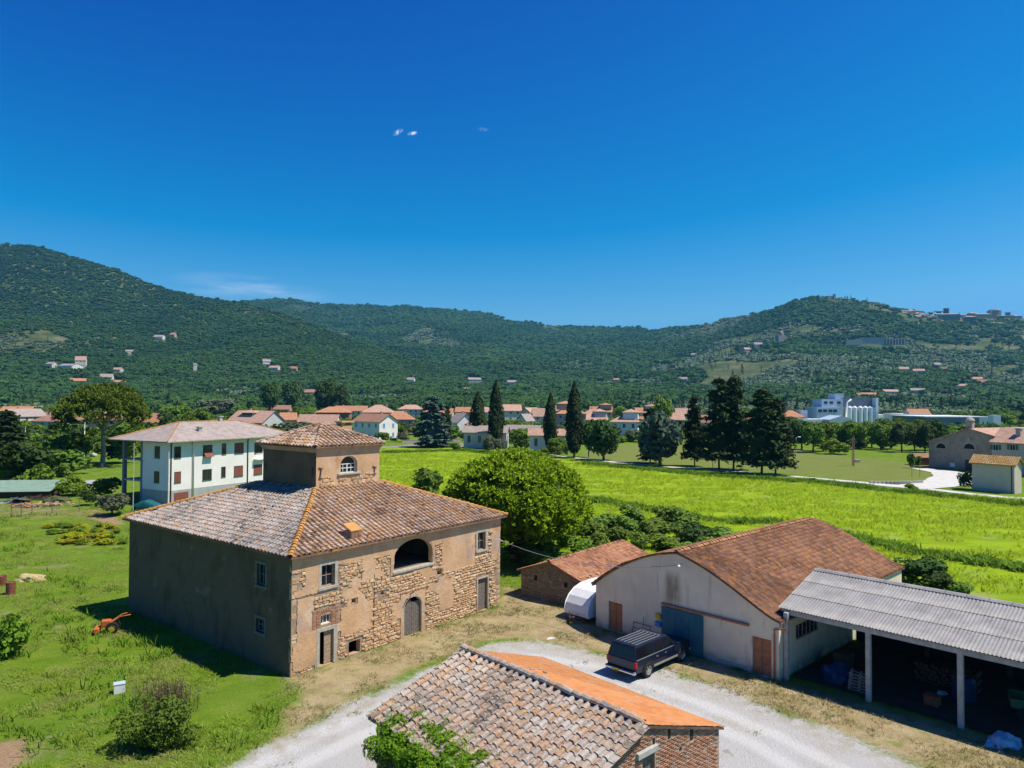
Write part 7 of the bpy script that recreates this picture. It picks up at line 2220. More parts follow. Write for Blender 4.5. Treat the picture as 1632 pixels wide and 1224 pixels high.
def build_hilltown():
    # walled villa half way up
    p = HIT(1396, 549); d = p.y
    v = thing('walled_villa', 'long pale villa with arched terrace wall half way up the right hill', 'villa', p, R(-4))
    k = d / F
    b = MB(); b.box(-46 * k, -22 * k, 0, 16, -2, 7 * k); b.box(-22 * k, 14 * k, 2, 14, -2, 9.5 * k); b.build('wall', wallmat((0.46, 0.40, 0.31)), v)
    b = MB()
    for i in range(7):
        x = (16 + i * 4.6) * k; b.box(x, x + 1.9 * k, 1, 9, -2, 7.5 * k)
    b.box(14 * k, 48 * k, 1.2, 8.8, 7.5 * k, 9.2 * k); b.box(14 * k, 48 * k, 8, 9, -2, 7.4 * k); b.build('arcade', wallmat((0.46, 0.38, 0.29)), v)
    b = MB(); b.box(-23 * k, 15 * k, 1.5, 14.5, 9.52 * k, 10.6 * k); b.build('roof', MT['roof_grey'], v)
    # domed church on the slope
    p = HIT(1245, 545); k = p.y / F; c = thing('domed_church', 'grey church with a dome on the right slope', 'church', p, R(10))
    b = MB(); b.box(-6.5 * k, 6.5 * k, -6, 12, -2, 10 * k); b.build('wall', wallmat((0.34, 0.30, 0.26)), c)
    b = MB(); b.lathe([(3.6 * k, 10 * k), (3.6 * k, 13 * k), (2.9 * k, 15.4 * k), (1.4 * k, 16.8 * k), (.5 * k, 17 * k), (.5 * k, 18.5 * k), (.02, 19 * k)], 12); b.build('dome', wallmat((0.36, 0.27, 0.22)), c)
    # fortress on the summit
    p = HIT(1325, 477); k = p.y / F; c = thing('fortress', 'small stone fortress on the summit of the right hill', 'fortress', p, R(5))
    b = MB(); b.box(-6 * k, 6 * k, 0, 14, -3, 5 * k); b.box(4 * k, 7 * k, -2, 6, -3, 8 * k); b.build('wall', wallmat((0.33, 0.28, 0.20)), c)
    for px, base, w, h, lab in ((1361, 480, 5, 5, 'small dark stone turret on the summit ridge'), (1373, 480, 4, 6.5, 'slim dark stone turret on the summit ridge')):
        p = HIT(px, base + 1); k = p.y / F; c = thing('turret', lab, 'turret', p); b = MB(); b.box(-w / 2 * k, w / 2 * k, 0, 6, -3, h * k); b.build('wall', wallmat((0.2, 0.17, 0.14)), c); b = MB(); b.box(-w / 2 * k - 1, w / 2 * k + 1, -1, 7, h * k + .01, h * k + 1.6); b.build('parapet', wallmat((0.2, 0.17, 0.14)), c)
    big = [('dark square bell tower rising from the hill town', 1509.5, 500, 6, 13, (0.10, 0.09, 0.09)), ('large grey palace in the middle of the hill town', 1515, 512, 28, 13, (0.24, 0.22, 0.20)), ('dark cubic palace on the edge of the hill town', 1548, 515, 16, 12, (0.15, 0.14, 0.14)),
           ('tan palace with long wall right of the dark cube', 1568, 508, 24, 9, (0.42, 0.34, 0.25)), ('big brown church at the right end of the hill town', 1588, 507, 17, 14, (0.36, 0.27, 0.20)), ('second dark tower of the hill town', 1608, 501, 5, 10, (0.12, 0.11, 0.11)),
           ('gabled grey church in the middle of the hill town', 1552, 498, 12, 8, (0.26, 0.24, 0.23)), ('long pink terrace at the right edge of the hill town', 1612, 508, 38, 6, (0.40, 0.29, 0.22)), ('pale convent below the hill town wall', 1592, 519, 28, 6, (0.40, 0.33, 0.27))]
    for lab, px, base, w, h, c_ in big:
        p = HIT(px, base + 2); k = p.y / F; t = thing('bell_tower' if 'tower' in lab else 'palace' if 'palace' in lab else 'town_building', lab, 'tower' if 'tower' in lab else 'building', p, R(random.uniform(-15, 15)))
        dp = max(w * .6, 5) * k
        b = MB(); b.box(-w / 2 * k, w / 2 * k, 0, dp, -6, h * k); b.build('wall', wallmat(c_), t)
        b = MB()
        if 'tower' in lab:
            b.box(-w / 2 * k - .8, w / 2 * k + .8, -.8, dp + .8, h * k + .01, h * k + 2.2)
        elif 'brown church' in lab:
            b.lathe([(w * .48 * k, h * k), (w * .42 * k, (h + 1.6) * k), (w * .2 * k, (h + 2.6) * k), (.1, (h + 2.8) * k)], 12, 0, Matrix.Translation((0, dp / 2, 0)))
        else:
            b.add([(-w / 2 * k - 1, -1, h * k), (w / 2 * k + 1, -1, h * k), (w / 2 * k + 1, dp + 1, h * k), (-w / 2 * k - 1, dp + 1, h * k), (-w / 3 * k, dp / 2, (h + 2.2) * k), (w / 3 * k, dp / 2, (h + 2.2) * k)], [(0, 1, 5, 4), (1, 2, 5), (2, 3, 4, 5), (3, 0, 4), (0, 1, 2, 3)])
        b.build('roof', MT['roof_grey'], t)
        for i in range(int(w / 3.2)):
            x = (-w / 2 + (i + .5) * 3.2) * k
            put_win(t, Matrix.Translation((x, -.05, h * k * .55)), 1.4, 2.2, 'dark_frame', 'glass')
    cols = [(0.50, 0.40, 0.30), (0.44, 0.33, 0.25), (0.55, 0.47, 0.38), (0.40, 0.31, 0.25), (0.60, 0.55, 0.48)]
    for i in range(46):
        px = random.choice([random.uniform(1440, 1508), random.uniform(1440, 1508), random.uniform(1520, 1632)])
        base = np.interp(px, [1440, 1470, 1508, 1560, 1632], [497, 506, 512, 512, 510]) - random.uniform(-3, 8)
        p = HIT(px, base + 1.5); k = p.y / F; w = random.uniform(5, 10); h = random.uniform(2.6, 4.6)
        t = thing('town_house', 'small stone town house with tiled roof in the crowded hill town', 'house', p, R(random.uniform(-30, 30)), 'houses of the hill town')
        b = MB(); b.box(-w / 2 * k, w / 2 * k, 0, w * .6 * k, -5, h * k); b.build('wall', wallmat(random.choice(cols)), t)
        b = MB(); q = w * .6 * k; b.add([(-w / 2 * k - .5, -.6, h * k), (w / 2 * k + .5, -.6, h * k), (w / 2 * k + .5, q + .6, h * k), (-w / 2 * k - .5, q + .6, h * k), (-w / 2 * k - .5, q / 2, h * k + 1.4 * k), (w / 2 * k + .5, q / 2, h * k + 1.4 * k)], [(0, 1, 5, 4), (1, 2, 5), (2, 3, 4, 5), (3, 0, 4), (0, 1, 2, 3)]); b.build('roof', MT[random.choice(['roof_grey', 'roof_brown', 'roof_salmon'])], t)
build_hilltown()

# ================================================================== WOODS ON THE HILLS
def tiny_tree(seed, n, size, mat, squash=0.8):
    r = np.random.default_rng(seed)
    cl = [(r.normal(0, .2), r.normal(0, .2), 0.45 + r.uniform(-.12, .2), .28, .28, .28 * squash) for _ in range(6)]
    P, nn = clump_points(cl, n, r, 0.6, 0.4)
    return lm('hill_tree', leaf_quads(P, nn, size, 0.8, 0.8, r), mat)
MT['hill_leaf'] = foliage('hill_leaves', (0.024, 0.068, 0.018), (0.052, 0.115, 0.030), (0.036, 0.086, 0.022), 0.2, 0.006, .6)
MT['hill_olive'] = foliage('hill_olive_leaves', (0.12, 0.18, 0.095), (0.18, 0.24, 0.14), (0.14, 0.20, 0.11), 0.2, 0.01, .55)
def hill_woods():
    # broad tonal patches over the woods, as different stands of trees have
    for m in (MT['hill_leaf'],):
        t = m.node_tree; b = t.nodes['Principled BSDF']; src = b.inputs['Base Color'].links[0].from_socket
        nz_ = t.nodes.new('ShaderNodeTexNoise'); nz_.inputs['Scale'].default_value = .0045; nz_.inputs['Detail'].default_value = 5
        g = t.nodes.new('ShaderNodeNewGeometry'); t.links.new(g.outputs['Position'], nz_.inputs['Vector'])
        mr = t.nodes.new('ShaderNodeMapRange'); mr.inputs[1].default_value = .4; mr.inputs[2].default_value = .62; t.links.new(nz_.outputs[0], mr.inputs[0])
        mx = t.nodes.new('ShaderNodeMix'); mx.data_type = 'RGBA'; mx.blend_type = 'MULTIPLY'; t.links.new(mr.outputs[0], mx.inputs[0]); t.links.new(src, mx.inputs[6]); mx.inputs[7].default_value = (1.6, 1.4, 1.2, 1)
        for lk in list(src.links):
            if lk.to_node != mx: t.links.new(mx.outputs[2], lk.to_socket)
    n = 260000
    a = rng.uniform(-0.86, 0.86, n)
    d = 700 + (4300 - 700) * rng.uniform(0, 1, n) ** 1.25
    eL = np.interp(a, SK_L[:, 0], SK_L[:, 1])
    onleft = (terr(a, d) < -1e9)
    dl = dL(a); leftmask = (a < 0.0) & (d < dl * 1.02) & (H + dl * eL > 30)
    vis = (d < dF(a) * 1.015) & ~((a < -0.05) & (d > dl * 1.03) & (eL > np.interp(a, SK_F[:, 0], SK_F[:, 1])))
    x = a * d
    f = fbm(x / 190, d / 260, 21, 4)
    right = np.clip((a - 0.05) / 0.25, 0, 1)
    low = np.clip((1750 - d) / 700, 0, 1)
    dens = np.where(leftmask, np.where(d > 1350, 0.98, 0.55 + 0.9 * (f - 0.35)), 0.95)
    thr = np.where(leftmask & (d > 1350), 0.335, 0.36 + 0.155 * right + 0.03 * low)
    wood = vis & (f > thr - 0.04 * rng.normal(0, 1, n)) & (rng.uniform(0, 1, n) < 0.96)
    rest = vis & ~wood
    ol = rest & (vnoise(x / 120, d / 120, 5) > 0.28) & (rng.uniform(0, 1, n) < 0.75) & ~(leftmask & (d > 1700))
    z = terr(a, d) + (fbm(x / 60, d / 60, 9, 3) - 0.5) * 7 * np.clip((d - 900) / 500, 0, 1)
    # keep the trees off the houses, lanes and the town in view
    pyx = HY - (z - H) / d * F + ROLL * a * F; pxx = 816 + a * F
    clear = (pxx > 1436) & (pyx > 488) & (pyx < 517 - 3 * rng.uniform(0, 1, n)) & (rng.uniform(0, 1, n) < 0.93)
    for q in HILLS:
        clear |= (np.abs(pxx - q[1]) < q[3] / 2 + 1.5) & (pyx > q[5] - 1) & (pyx < q[2] + 5)
    for x0_, x1_, y0_, y1_ in ((1348, 1446, 540, 556), (1236, 1254, 530, 552), (1316, 1334, 470, 481), (1357, 1377, 474, 484)):
        clear |= (pxx > x0_) & (pxx < x1_) & (pyx > y0_) & (pyx < y1_)
    wood &= ~clear; ol &= ~clear; rest &= ~clear
    s = rng.uniform(7.5, 13.5, n) * (0.72 + d / 4600) * rng.choice([1, 1, 1, 1.35], n)
    P = np.stack([x, d, z - 0.6], 1)
    s = np.where(leftmask & (d > 1300), s * .8, s)
    sc = np.stack([s, s, s * np.where(leftmask & (d > 1300), rng.uniform(.4, .75, n), rng.uniform(0.65, 1.0, n))], 1)
    for q, (v, nn_) in enumerate(((501, 70), (502, 80))):
        k = wood & (np.arange(n) % 2 == q)
        o = scatter('hill_woodland', P[k], sc[k], source('hill_tree', tiny_tree(v, nn_, 0.17, 'hill_leaf')))
    k = ol
    scatter('hill_olive_grove', P[k], sc[k] * [0.62, 0.62, 0.5], source('olive', tiny_tree(503, 60, 0.2, 'hill_olive')))
    # cypresses here and there
    k = rest & (rng.uniform(0, 1, n) < 0.018) & (d < 2600)
    sc2 = np.stack([s * 0.28, s * 0.28, s * 1.2], 1)
    scatter('hill_cypresses', P[k], sc2[k], source('cypress', lm('hill_cypress', crown_cypress(61, 120, 0.12), 'cypress')))
hill_woods()

# ================================================================== TREES AND SHRUBS ONE CAN POINT TO
def needle_crown(seed, clumps, n, blades, size, r=None):
    """tufts of needles: each tuft is a little fan of blades pointing out of the crown"""
    r = np.random.default_rng(seed)
    P, nn = clump_points(clumps, n, r, 0.72, 0.45)
    V, Fq = [], []
    P = np.repeat(P, blades, 0); nn = np.repeat(nn, blades, 0)
    d = nn + r.normal(0, 0.55, P.shape) + np.array([0, 0, 0.35]); d /= np.linalg.norm(d, axis=1, keepdims=True)
    t = np.cross(d, r.normal(0, 1, P.shape)); t /= np.linalg.norm(t, axis=1, keepdims=True)
    L_ = (size * r.uniform(.6, 1.2, len(P)))[:, None]; w = L_ * .20
    V = np.stack([P - t * w * .5, P + t * w * .5, P + d * L_ + t * w, P + d * L_ - t * w], 1).reshape(-1, 3)
    return V, np.arange(len(V)).reshape(-1, 4)
def big_pine():
    base = G(822, 893); d = base.y
    k = d / F
    t = thing('stone_pine', 'big round bright green pine right behind the old farmhouse', 'tree', base)
    W_, Hh = 236 * k, AT(822, 716, d).z
    r = np.random.default_rng(5); cl = []
    for i in range(150):
        a = r.uniform(0, 6.283); u = r.uniform(-0.16, 1.0)
        rad = W_ / 2 * .90 * math.sqrt(max(0.05, 1 - max(u, 0) ** 2.2)) * (0.86 if u < 0 else 1) * r.uniform(.85, 1.0)
        z = Hh * .40 + (Hh * .50) * u
        q = r.uniform(.8, 1.35)
        cl.append((rad * math.cos(a), rad * math.sin(a), z, q, q, q * .8))
    for i in range(60):
        a = r.uniform(0, 6.283); rr = W_ * .40 * math.sqrt(r.uniform(0, 1)); q = r.uniform(.9, 1.4)
        cl.append((rr * math.cos(a), rr * math.sin(a), Hh * (.93 - .30 * (rr / (W_ * .45)) ** 2) - .5, q, q, q * .7))
    V, Fq = needle_crown(6, cl, 13000, 5, .46)
    core = leaf_quads(*clump_points([(0, 0, Hh * .52, W_ * .40, W_ * .40, Hh * .34)], 5000, r, .6), .5, 1.2, .8, r)
    crown = link('crown', arr_mesh('stone_pine_crown', V, Fq, MT['pine']), t)
    link('inner_foliage', arr_mesh('stone_pine_inner', core[0], core[1], MT['leaf']), t)
    b = MB(); b.tube([(0, 0, -.1), (.1, 0, 1.5), (0, .2, Hh * .5)], [.5, .42, .3], 9)
    for i in range(9):
        a = i * .7; b.tube([(0, .1, 1.4 + i * .15), (math.cos(a) * 2.2, math.sin(a) * 2.2, 2.6 + i * .15), (math.cos(a) * 5, math.sin(a) * 5, 4.6 + i * .1)], [.2, .14, .06], 6)
    b.build('trunk', MT['bark'], t)
big_pine()
def umbrella_pine():
    base = G(163, 743); d = base.y; k = d / F
    t = thing('umbrella_pine', 'tall umbrella pine with flat spreading crown and bare forked trunk on the left', 'tree', base)
    Hh = AT(163, 609, d).z; r = np.random.default_rng(8); cl = []; W_ = 142 * k; zc = AT(163, 682, d).z
    for i in range(120):
        a = r.uniform(0, 6.283); rr = W_ * .46 * math.sqrt(r.uniform(0, 1))
        q = rr / (W_ * .46)
        z = Hh - 1.4 - (Hh - zc - 3.6) * q ** 2.3 + r.uniform(-1.0, .2)
        s = r.uniform(1.2, 1.9); cl.append((rr * math.cos(a), rr * math.sin(a), z, s, s, s * .62))
    for i in range(8):
        a = r.uniform(0, 6.283); rr = W_ * r.uniform(.40, .48); s = r.uniform(1.1, 1.6); cl.append((rr * math.cos(a), rr * math.sin(a), zc + r.uniform(-1.2, 2.0), s, s, s * .6))
    V, Fq = needle_crown(9, cl, 6500, 4, .72)
    link('crown', arr_mesh('umbrella_pine_crown', V, Fq, MT['pine_old']), t)
    b = MB(); fork = AT(165, 690, d).z
    b.tube([(0, 0, -.2), (.25, 0, fork * .5), (-.1, .1, fork), (-.2, .1, fork + 4)], [.62, .5, .42, .28], 9); tr = b.build('trunk', MT['bark_pale'], t)
    for i in range(13):
        a = i * 2.4; rr = W_ * r.uniform(.2, .40); z0 = fork - 1.0 + i * .5
        b = MB(); e = Vector((rr * math.cos(a), rr * math.sin(a), zc + 1.5 + r.uniform(0, 3)))
        b.tube([(-.1, .1, z0), (e.x * .4, e.y * .4, z0 + (e.z - z0) * .45), e], [.24, .16, .06], 6); b.build('branch', MT['bark_pale'], t)
MT['pine_old'] = foliage('old_pine_needles', (0.085, 0.15, 0.012), (0.165, 0.25, 0.02), (0.12, 0.195, 0.016), 0.3, 0.4, .5)
umbrella_pine()
for px, base, w, top, lab in ((761, 713, 27, 625, 'broad dark cypress, first of the four at the meadow edge'), (790, 716, 25, 607, 'tall slim cypress beside the broad one left of the round bush'),
                              (877, 722, 22, 627, 'thin cypress standing before the pink roofed long shed'), (915, 730, 28, 609, 'tallest dark cypress next to the leafy tree by the path')):
    tree_px('cypress', 'cypress', lab, 'cypress', px, base, w, top, 'cypresses along the meadow path')
T_ = [
 ('dark_tree', 'broadleaf_tree', 'dark leafy tree with round crown right of the tallest cypress', 962, 734, 66, 664),
 ('dark_tree', 'broadleaf_tree', 'narrow dark leafy tree squeezed behind the tallest cypress', 938, 729, 32, 660),
 ('shrub', 'round_bush', 'round green bush in front of the long low shed', 829, 716, 44, 684),
 ('blue_round', 'conifer', 'broad blue-green conifer by the gravel path', 1052, 743, 88, 651),
 ('conifer', 'conifer', 'dark conifer peeping out behind the blue-green one', 1036, 738, 44, 648),
 ('conifer', 'conifer', 'slim dark conifer with bare foot right of the blue-green one', 1107, 743, 40, 630),
 ('conifer', 'conifer', 'tall dark conifer, left one of the tallest pair', 1146, 749, 64, 602),
 ('conifer', 'conifer', 'tall dark conifer, right one of the tallest pair', 1169, 749, 62, 598),
 ('conifer', 'conifer', 'broad dark conifer at the right end of the conifer row', 1214, 757, 76, 618),
 ('conifer', 'conifer', 'smaller dark conifer leaning on the broad one at the row end', 1236, 757, 60, 634),
 ('blue_conifer', 'cedar', 'silvery blue cedar between pale blue house and meadow road', 689, 713, 58, 629),
 ('conifer', 'conifer', 'thin olive brown conifer right of the blue cedar', 713, 711, 16, 645),
 ('shrub', 'fig_tree', 'broad fig tree showing between farmhouse tower and round pine', 678, 800, 84, 745),
 ('dark_tree', 'conifer', 'small dark cone shaped tree before the clerestory house', 420, 694, 24, 663),
 ('olive_tree', 'olive_tree', 'grey-green olive beside the clerestory house', 472, 700, 66, 668),
 ('olive_tree', 'olive_tree', 'large pale willowy tree behind the clerestory house', 350, 668, 80, 632),
 ('dark_shrub', 'bush', 'dark reddish bush at the corner of the tan cabin', 1540, 779, 24, 749),
 ('shrub', 'bush', 'round bush left of the small red roofed outbuilding', 1452, 746, 15, 721),
 ('shrub', 'bush', 'lighter bush against the church wall', 1464, 743, 15, 725),
 ('light_shrub', 'bush', 'big light green bush at the edge of the orchard row', 1331, 724, 52, 697),
 ('light_shrub', 'bush', 'small tuft of tall green weeds on the path verge', 1455, 781, 28, 770),
 ('dark_shrub', 'bush', 'small dark weed clump on the meadow path verge', 1295, 767, 12, 761),
 ('shrub', 'bush', 'bush below the white front of the pale blue house', 612, 704, 30, 688),
 ('light_shrub', 'bush', 'bright bush right of the pale blue house', 645, 704, 18, 690),
 ('shrub', 'hedge', 'clipped hedge ball near the foot of the third cypress', 903, 727, 13, 706),
 ('shrub', 'hedge', 'clipped hedge block left of the hedge ball', 888, 726, 22, 710),
 ('light_tree', 'broadleaf_tree', 'bright yellow-green poplar behind the blue-green conifer', 1055, 690, 36, 626),
 ('conifer', 'conifer', 'drooping green conifer at the left picture edge', 8, 752, 78, 652),
 ('dark_tree', 'broadleaf_tree', 'big dark tree in the left thicket', 34, 772, 92, 694),
 ('broadleaf', 'broadleaf_tree', 'green tree under the umbrella pine in the left thicket', 108, 742, 72, 684),
 ('dark_shrub', 'bush', 'very dark bush below the low cream house', 74, 752, 56, 712),
 ('shrub', 'bush', 'wide green bush in front of the umbrella pine trunk', 108, 757, 82, 714),
 ('light_shrub', 'bush', 'light green bush behind the green roofed shed', 62, 776, 62, 736),
 ('light_shrub', 'bush', 'yellow-green vine bush right of the green roofed shed', 112, 790, 58, 752),
 ('shrub', 'bush', 'green bush before the arched greenhouse', 168, 792, 50, 760),
 ('dark_shrub', 'bush', 'dark clipped bush by the garden path', 140, 806, 34, 776),
 ('olive_tree', 'bush', 'dry grey-green sapling bush left of the white house', 178, 822, 60, 782),
 ('light_tree', 'broadleaf_tree', 'light green tree left of the white house roof', 200, 738, 44, 690),
 ('broadleaf', 'broadleaf_tree', 'green tree right behind the umbrella pine trunk', 196, 720, 60, 672),
 ('broadleaf', 'broadleaf_tree', 'green tree above the left end of the white house roof', 284, 690, 62, 641),
 ('broadleaf', 'broadleaf_tree', 'leafy tree behind the white house ridge', 318, 690, 40, 648),
 ('light_shrub', 'bush', 'clump of tall broad-leaved plants at the left edge of the lawn', 14, 1046, 76, 972),
 ('dark_shrub', 'bush', 'dark bush half covered by the machine shelter behind the barn', 1468, 934, 84, 886),
 ('dark_shrub', 'bush', 'smaller dark bush right behind the barn corner', 1505, 944, 52, 912),
 ('bramble', 'bush', 'low bramble at the meadow edge behind the shelter roof', 1532, 950, 44, 926),
 ('dark_shrub', 'bush', 'dark leafy bush in the brambles left of the barn ridge', 1118, 872, 74, 832),
 ('dark_shrub', 'bush', 'dark bush in the shade under the round pine', 850, 896, 90, 862),
]
for k, nm, lab, px, base, w, top in T_:
    tree_px(k, nm, lab, 'tree' if 'tree' in nm or nm in ('conifer', 'cedar') else 'bush', px, base, w, top)
# the orchard row beyond the mown field
for px in (1258, 1278, 1295, 1312, 1334, 1351, 1368, 1386, 1403, 1420, 1437, 1455, 1473, 1490):
    tree_px(random.choice(['broadleaf', 'light_tree', 'broadleaf', 'dark_tree']), 'orchard_tree', 'bushy tree in the long orchard row in front of the factory', 'tree', px + random.uniform(-4, 4), random.uniform(712, 722), random.uniform(34, 46), random.uniform(664, 676), 'orchard row before the factory')
for i in range(12):
    px = 1250 + i * 20 + random.uniform(-6, 6)
    tree_px(random.choice(['broadleaf', 'dark_tree']), 'orchard_tree', 'bushy tree in the long orchard row in front of the factory', 'tree', px, random.uniform(702, 710), random.uniform(34, 44), random.uniform(662, 672), 'orchard row before the factory')
# brambles behind the stone shed
BRP = [(842, 898), (868, 880), (880, 902), (905, 872), (925, 888), (940, 862), (955, 880), (985, 868), (1000, 850), (1020, 880), (1032, 862), (1050, 850), (1060, 878), (1085, 862), (1090, 846), (1130, 880), (1150, 866), (900, 855), (970, 846), (1010, 838), (860, 908), (1100, 888), (925, 850), (1070, 838)]
for px, py in BRP:
    tree_px('bramble', 'bramble_bush', 'low bramble bush in the thicket behind the stone shed', 'bush', px, py, random.uniform(48, 78), py - random.uniform(24, 40), 'brambles behind the stone shed')
for i in range(46):
    px, py = random.uniform(-15, 205), random.uniform(706, 792)
    if 120 < px < 190 and 738 < py < 800 or px > 185 and py > 745 or (px < 95 and py > 770): continue
    k = random.choice(['shrub', 'light_shrub', 'dark_shrub', 'shrub', 'bramble'])
    tree_px(k, 'thicket_bush', 'leafy bush in the overgrown thicket on the far left', 'bush', px, py, random.uniform(30, 52), py - random.uniform(16, 32), 'bushes of the left thicket')
# the wooded belt between village and hills
for i in range(150):
    q = random.choice(VH[4:]); px = q[1] + random.uniform(-.75, .75) * q[3]; hd = G(q[1], q[2]).y; d = hd - random.uniform(5, 22)
    if d < 210: continue
    p = AT(px, 640, d); k = random.choices(['shrub', 'light_shrub', 'dark_shrub', 'broadleaf', 'olive_tree'], [4, 3, 3, 4, 2])[0]; tr = k in ('broadleaf', 'olive_tree')
    if tr: tree(k, 'garden_tree', 'small round garden tree in front of the village houses', 'tree', Vector((p.x, d, float(plain_z(np.array(d))))), random.uniform(4, 7.5), random.uniform(4, 6.5), 'gardens of the village')
    else: tree(k, 'garden_bush', 'low bush in the gardens of the village houses', 'bush', Vector((p.x, d, float(plain_z(np.array(d))))), random.uniform(3, 6.5), random.uniform(1.6, 3.4), 'gardens of the village')
belt = {'broadleaf': ('belt_tree', 'round green tree in the wooded belt behind the village'), 'light_tree': ('light_belt_tree', 'pale green tree in the wooded belt behind the village'), 'dark_tree': ('dark_belt_tree', 'dark green tree in the wooded belt behind the village'), 'olive_tree': ('grey_belt_tree', 'silvery grey-green tree in the wooded belt behind the village')}
VB = [(q[1] - q[3] / 2, q[1] + q[3] / 2, G(q[1], q[2]).y) for q in VH] + [(1270, 1405, 500), (1470, 1600, 370)]
cnt = 0
while cnt < 295:
    px = random.uniform(-60, 1700); d = random.choice([random.uniform(255, 430), random.uniform(330, 560), random.uniform(330, 560)])
    if (d < 400 and px > 940) or (d < 300 and 600 < px): continue
    if px > 1240 and d < 560 and not (px > 1500 and d > 470): continue
    bad = False; w = random.uniform(9, 15); wpx = w / d * F
    for a, b_, hd in VB:
        if px + wpx * .42 > a and px - wpx * .42 < b_ and d < hd + 9:
            bad = True
    if bad: continue
    k = random.choices(['broadleaf', 'light_tree', 'dark_tree', 'olive_tree'], [5, 2.2, 3, 1.3])[0]
    nm, lab = belt[k]
    p = AT(px, 640, d); z0 = float(plain_z(np.array(d)))
    tree(k, nm, lab, 'tree', Vector((p.x, d, z0)), w, random.uniform(6.5, 12.5), 'trees of the wooded belt')
    cnt += 1
for px, base, top in ((1300, 672, 640), (540, 640, 610), (463, 633, 600), (430, 622, 600), (520, 627, 600)):
    tree_px('dark_tree', 'dark_belt_tree', belt['dark_tree'][1], 'tree', px, base, 40, top, 'trees of the wooded belt', d=560 + random.uniform(0, 150))

# ---- close plants
def front_bush():
    p = G(252, 1192); d = p.y; k = d / F
    t = thing('leafy_bush', 'dense green bush with dry stalks on the lawn in front of the farmhouse', 'bush', p)
    r = np.random.default_rng(3); cl = []
    for i in range(30):
        a = r.uniform(0, 6.28); rr = r.uniform(0, 1.35); q = r.uniform(.35, .7)
        cl.append((rr * math.cos(a) * 1.25, rr * math.sin(a) * .9, r.uniform(.3, 2.5 - .75 * rr), q, q, q * .85))
    P, nn = clump_points(cl, 5200, r, .7, .3); P[:, 2] = np.maximum(P[:, 2], .03)
    V, Fq = leaf_quads(P, nn, .085, 1.1, .6, r)
    link('foliage', arr_mesh('bush_foliage', V, Fq, MT['leaf']), t)
    P, nn = clump_points(cl, 1500, r, .92, .7); P[:, 2] = np.maximum(P[:, 2], .05); V, Fq = leaf_quads(P, nn, .075, 1.1, .6, r)
    link('young_leaves', arr_mesh('bush_young', V, Fq, MT['leaf']), t)
    b = MB()
    for i in range(7):
        a = i * .9; b.tube([(0, 0, 0), (math.cos(a) * .4, math.sin(a) * .3, .7), (math.cos(a) * 1.0, math.sin(a) * .7, 1.4)], [.06, .04, .015], 5)
    b.build('stem', MT['bark'], t)
    s = thing('dry_plant', 'tall dry brown plant stalks standing behind the lawn bush', 'plant', G(262, 1132))
    V, Fq = [], []
    n = 420; b0 = r.normal(0, [.8, .35, 0], (n, 3)); b0[:, 2] = 0; h = r.uniform(.8, 1.7, n)[:, None]
    dr = np.stack([r.normal(0, .16, n), r.normal(0, .16, n), np.ones(n)], 1) * h; w = np.array([.012, 0, 0])
    V = np.stack([b0 - w, b0 + w, b0 + dr + w * .4, b0 + dr - w * .4], 1).reshape(-1, 3)
    link('stalks', arr_mesh('stalks', V, np.arange(len(V)).reshape(-1, 4), MT['dry_stalk']), s)
    P = (b0 + dr * r.uniform(.6, 1.05, (n, 1))); V, Fq = leaf_quads(P, np.tile([0, 0, 1.0], (n, 1)), .06, 1.3, .5, r); link('seed_heads', arr_mesh('seed_heads', V, Fq, MT['dry_stalk']), s, kind='stuff')
    c = thing('crate', 'small white box on the lawn left of the dense bush', 'box', G(190, 1104), .5)
    b = MB(); b.bbox(-.28, .28, -.22, .22, 0, .5, .02); b.build('body', MT['white'], c); b = MB(); b.bbox(-.3, .3, -.24, .24, .503, .56, .015); b.build('lid', MT['pale_metal'], c)
MT['dry_stalk'] = foliage('dry_stalks', (0.15, 0.11, 0.055), (0.25, 0.19, 0.10), (0.19, 0.145, 0.07), .2, 2)
front_bush()
def climber():
    t = thing('climbing_shrub', 'bright green climbing shrub at the near corner of the brick outbuilding', 'shrub', OF.w(4.2, -5.45, 0), OF.th)
    r = np.random.default_rng(4); cl = []
    for i in range(64):
        a = r.uniform(-2.9, 2.4); z = r.uniform(1.2, 3.55) - .10 * max(a, 0); q = r.uniform(.3, .5)
        cl.append((a, r.uniform(-.4, .6), z, q, q, q))
    for i in range(26):
        cl.append((r.uniform(-2.9, 2.2), r.uniform(.5, 1.7) * r.uniform(.6, 1), 3.75, .4, .4, .28)); cl[-1] = (*cl[-1][:2], 3.50 + .31 * (cl[-1][1] - .7), *cl[-1][3:])
    P, nn = clump_points(cl, 22000, r, .6, .35)
    V, Fq = leaf_quads(P, nn, .075, 1.1, .5, r)
    link('foliage', arr_mesh('climber_leaves', V, Fq, MT['leaf_vivid']), t)
    V, Fq, n = [], [], 260
    P, nn = clump_points(cl, n, r, .95, .8); d = nn * .3 + np.stack([r.normal(0, .15, n), r.normal(0, .15, n), r.uniform(.3, .7, n)], 1); Q = []
    for i in range(9):
        f = (i + 1) / 9; q = P + d * f * 1.0 + r.normal(0, .015, P.shape); Q.append(q)
    Q = np.concatenate(Q); V, Fq = leaf_quads(Q, np.tile([0, 0, 1.0], (len(Q), 1)), .05, 1.3, .45, r); link('young_shoots', arr_mesh('climber_shoots', V, Fq, MT['leaf_vivid']), t)
    b = MB()
    for i in range(8):
        x = -2.4 + i * .6; b.tube([(x * .4, 0, 0), (x * .7, .1, 1.5), (x, .2, 3.4)], [.07, .05, .02], 5)
    b.build('stem', MT['bark'], t)
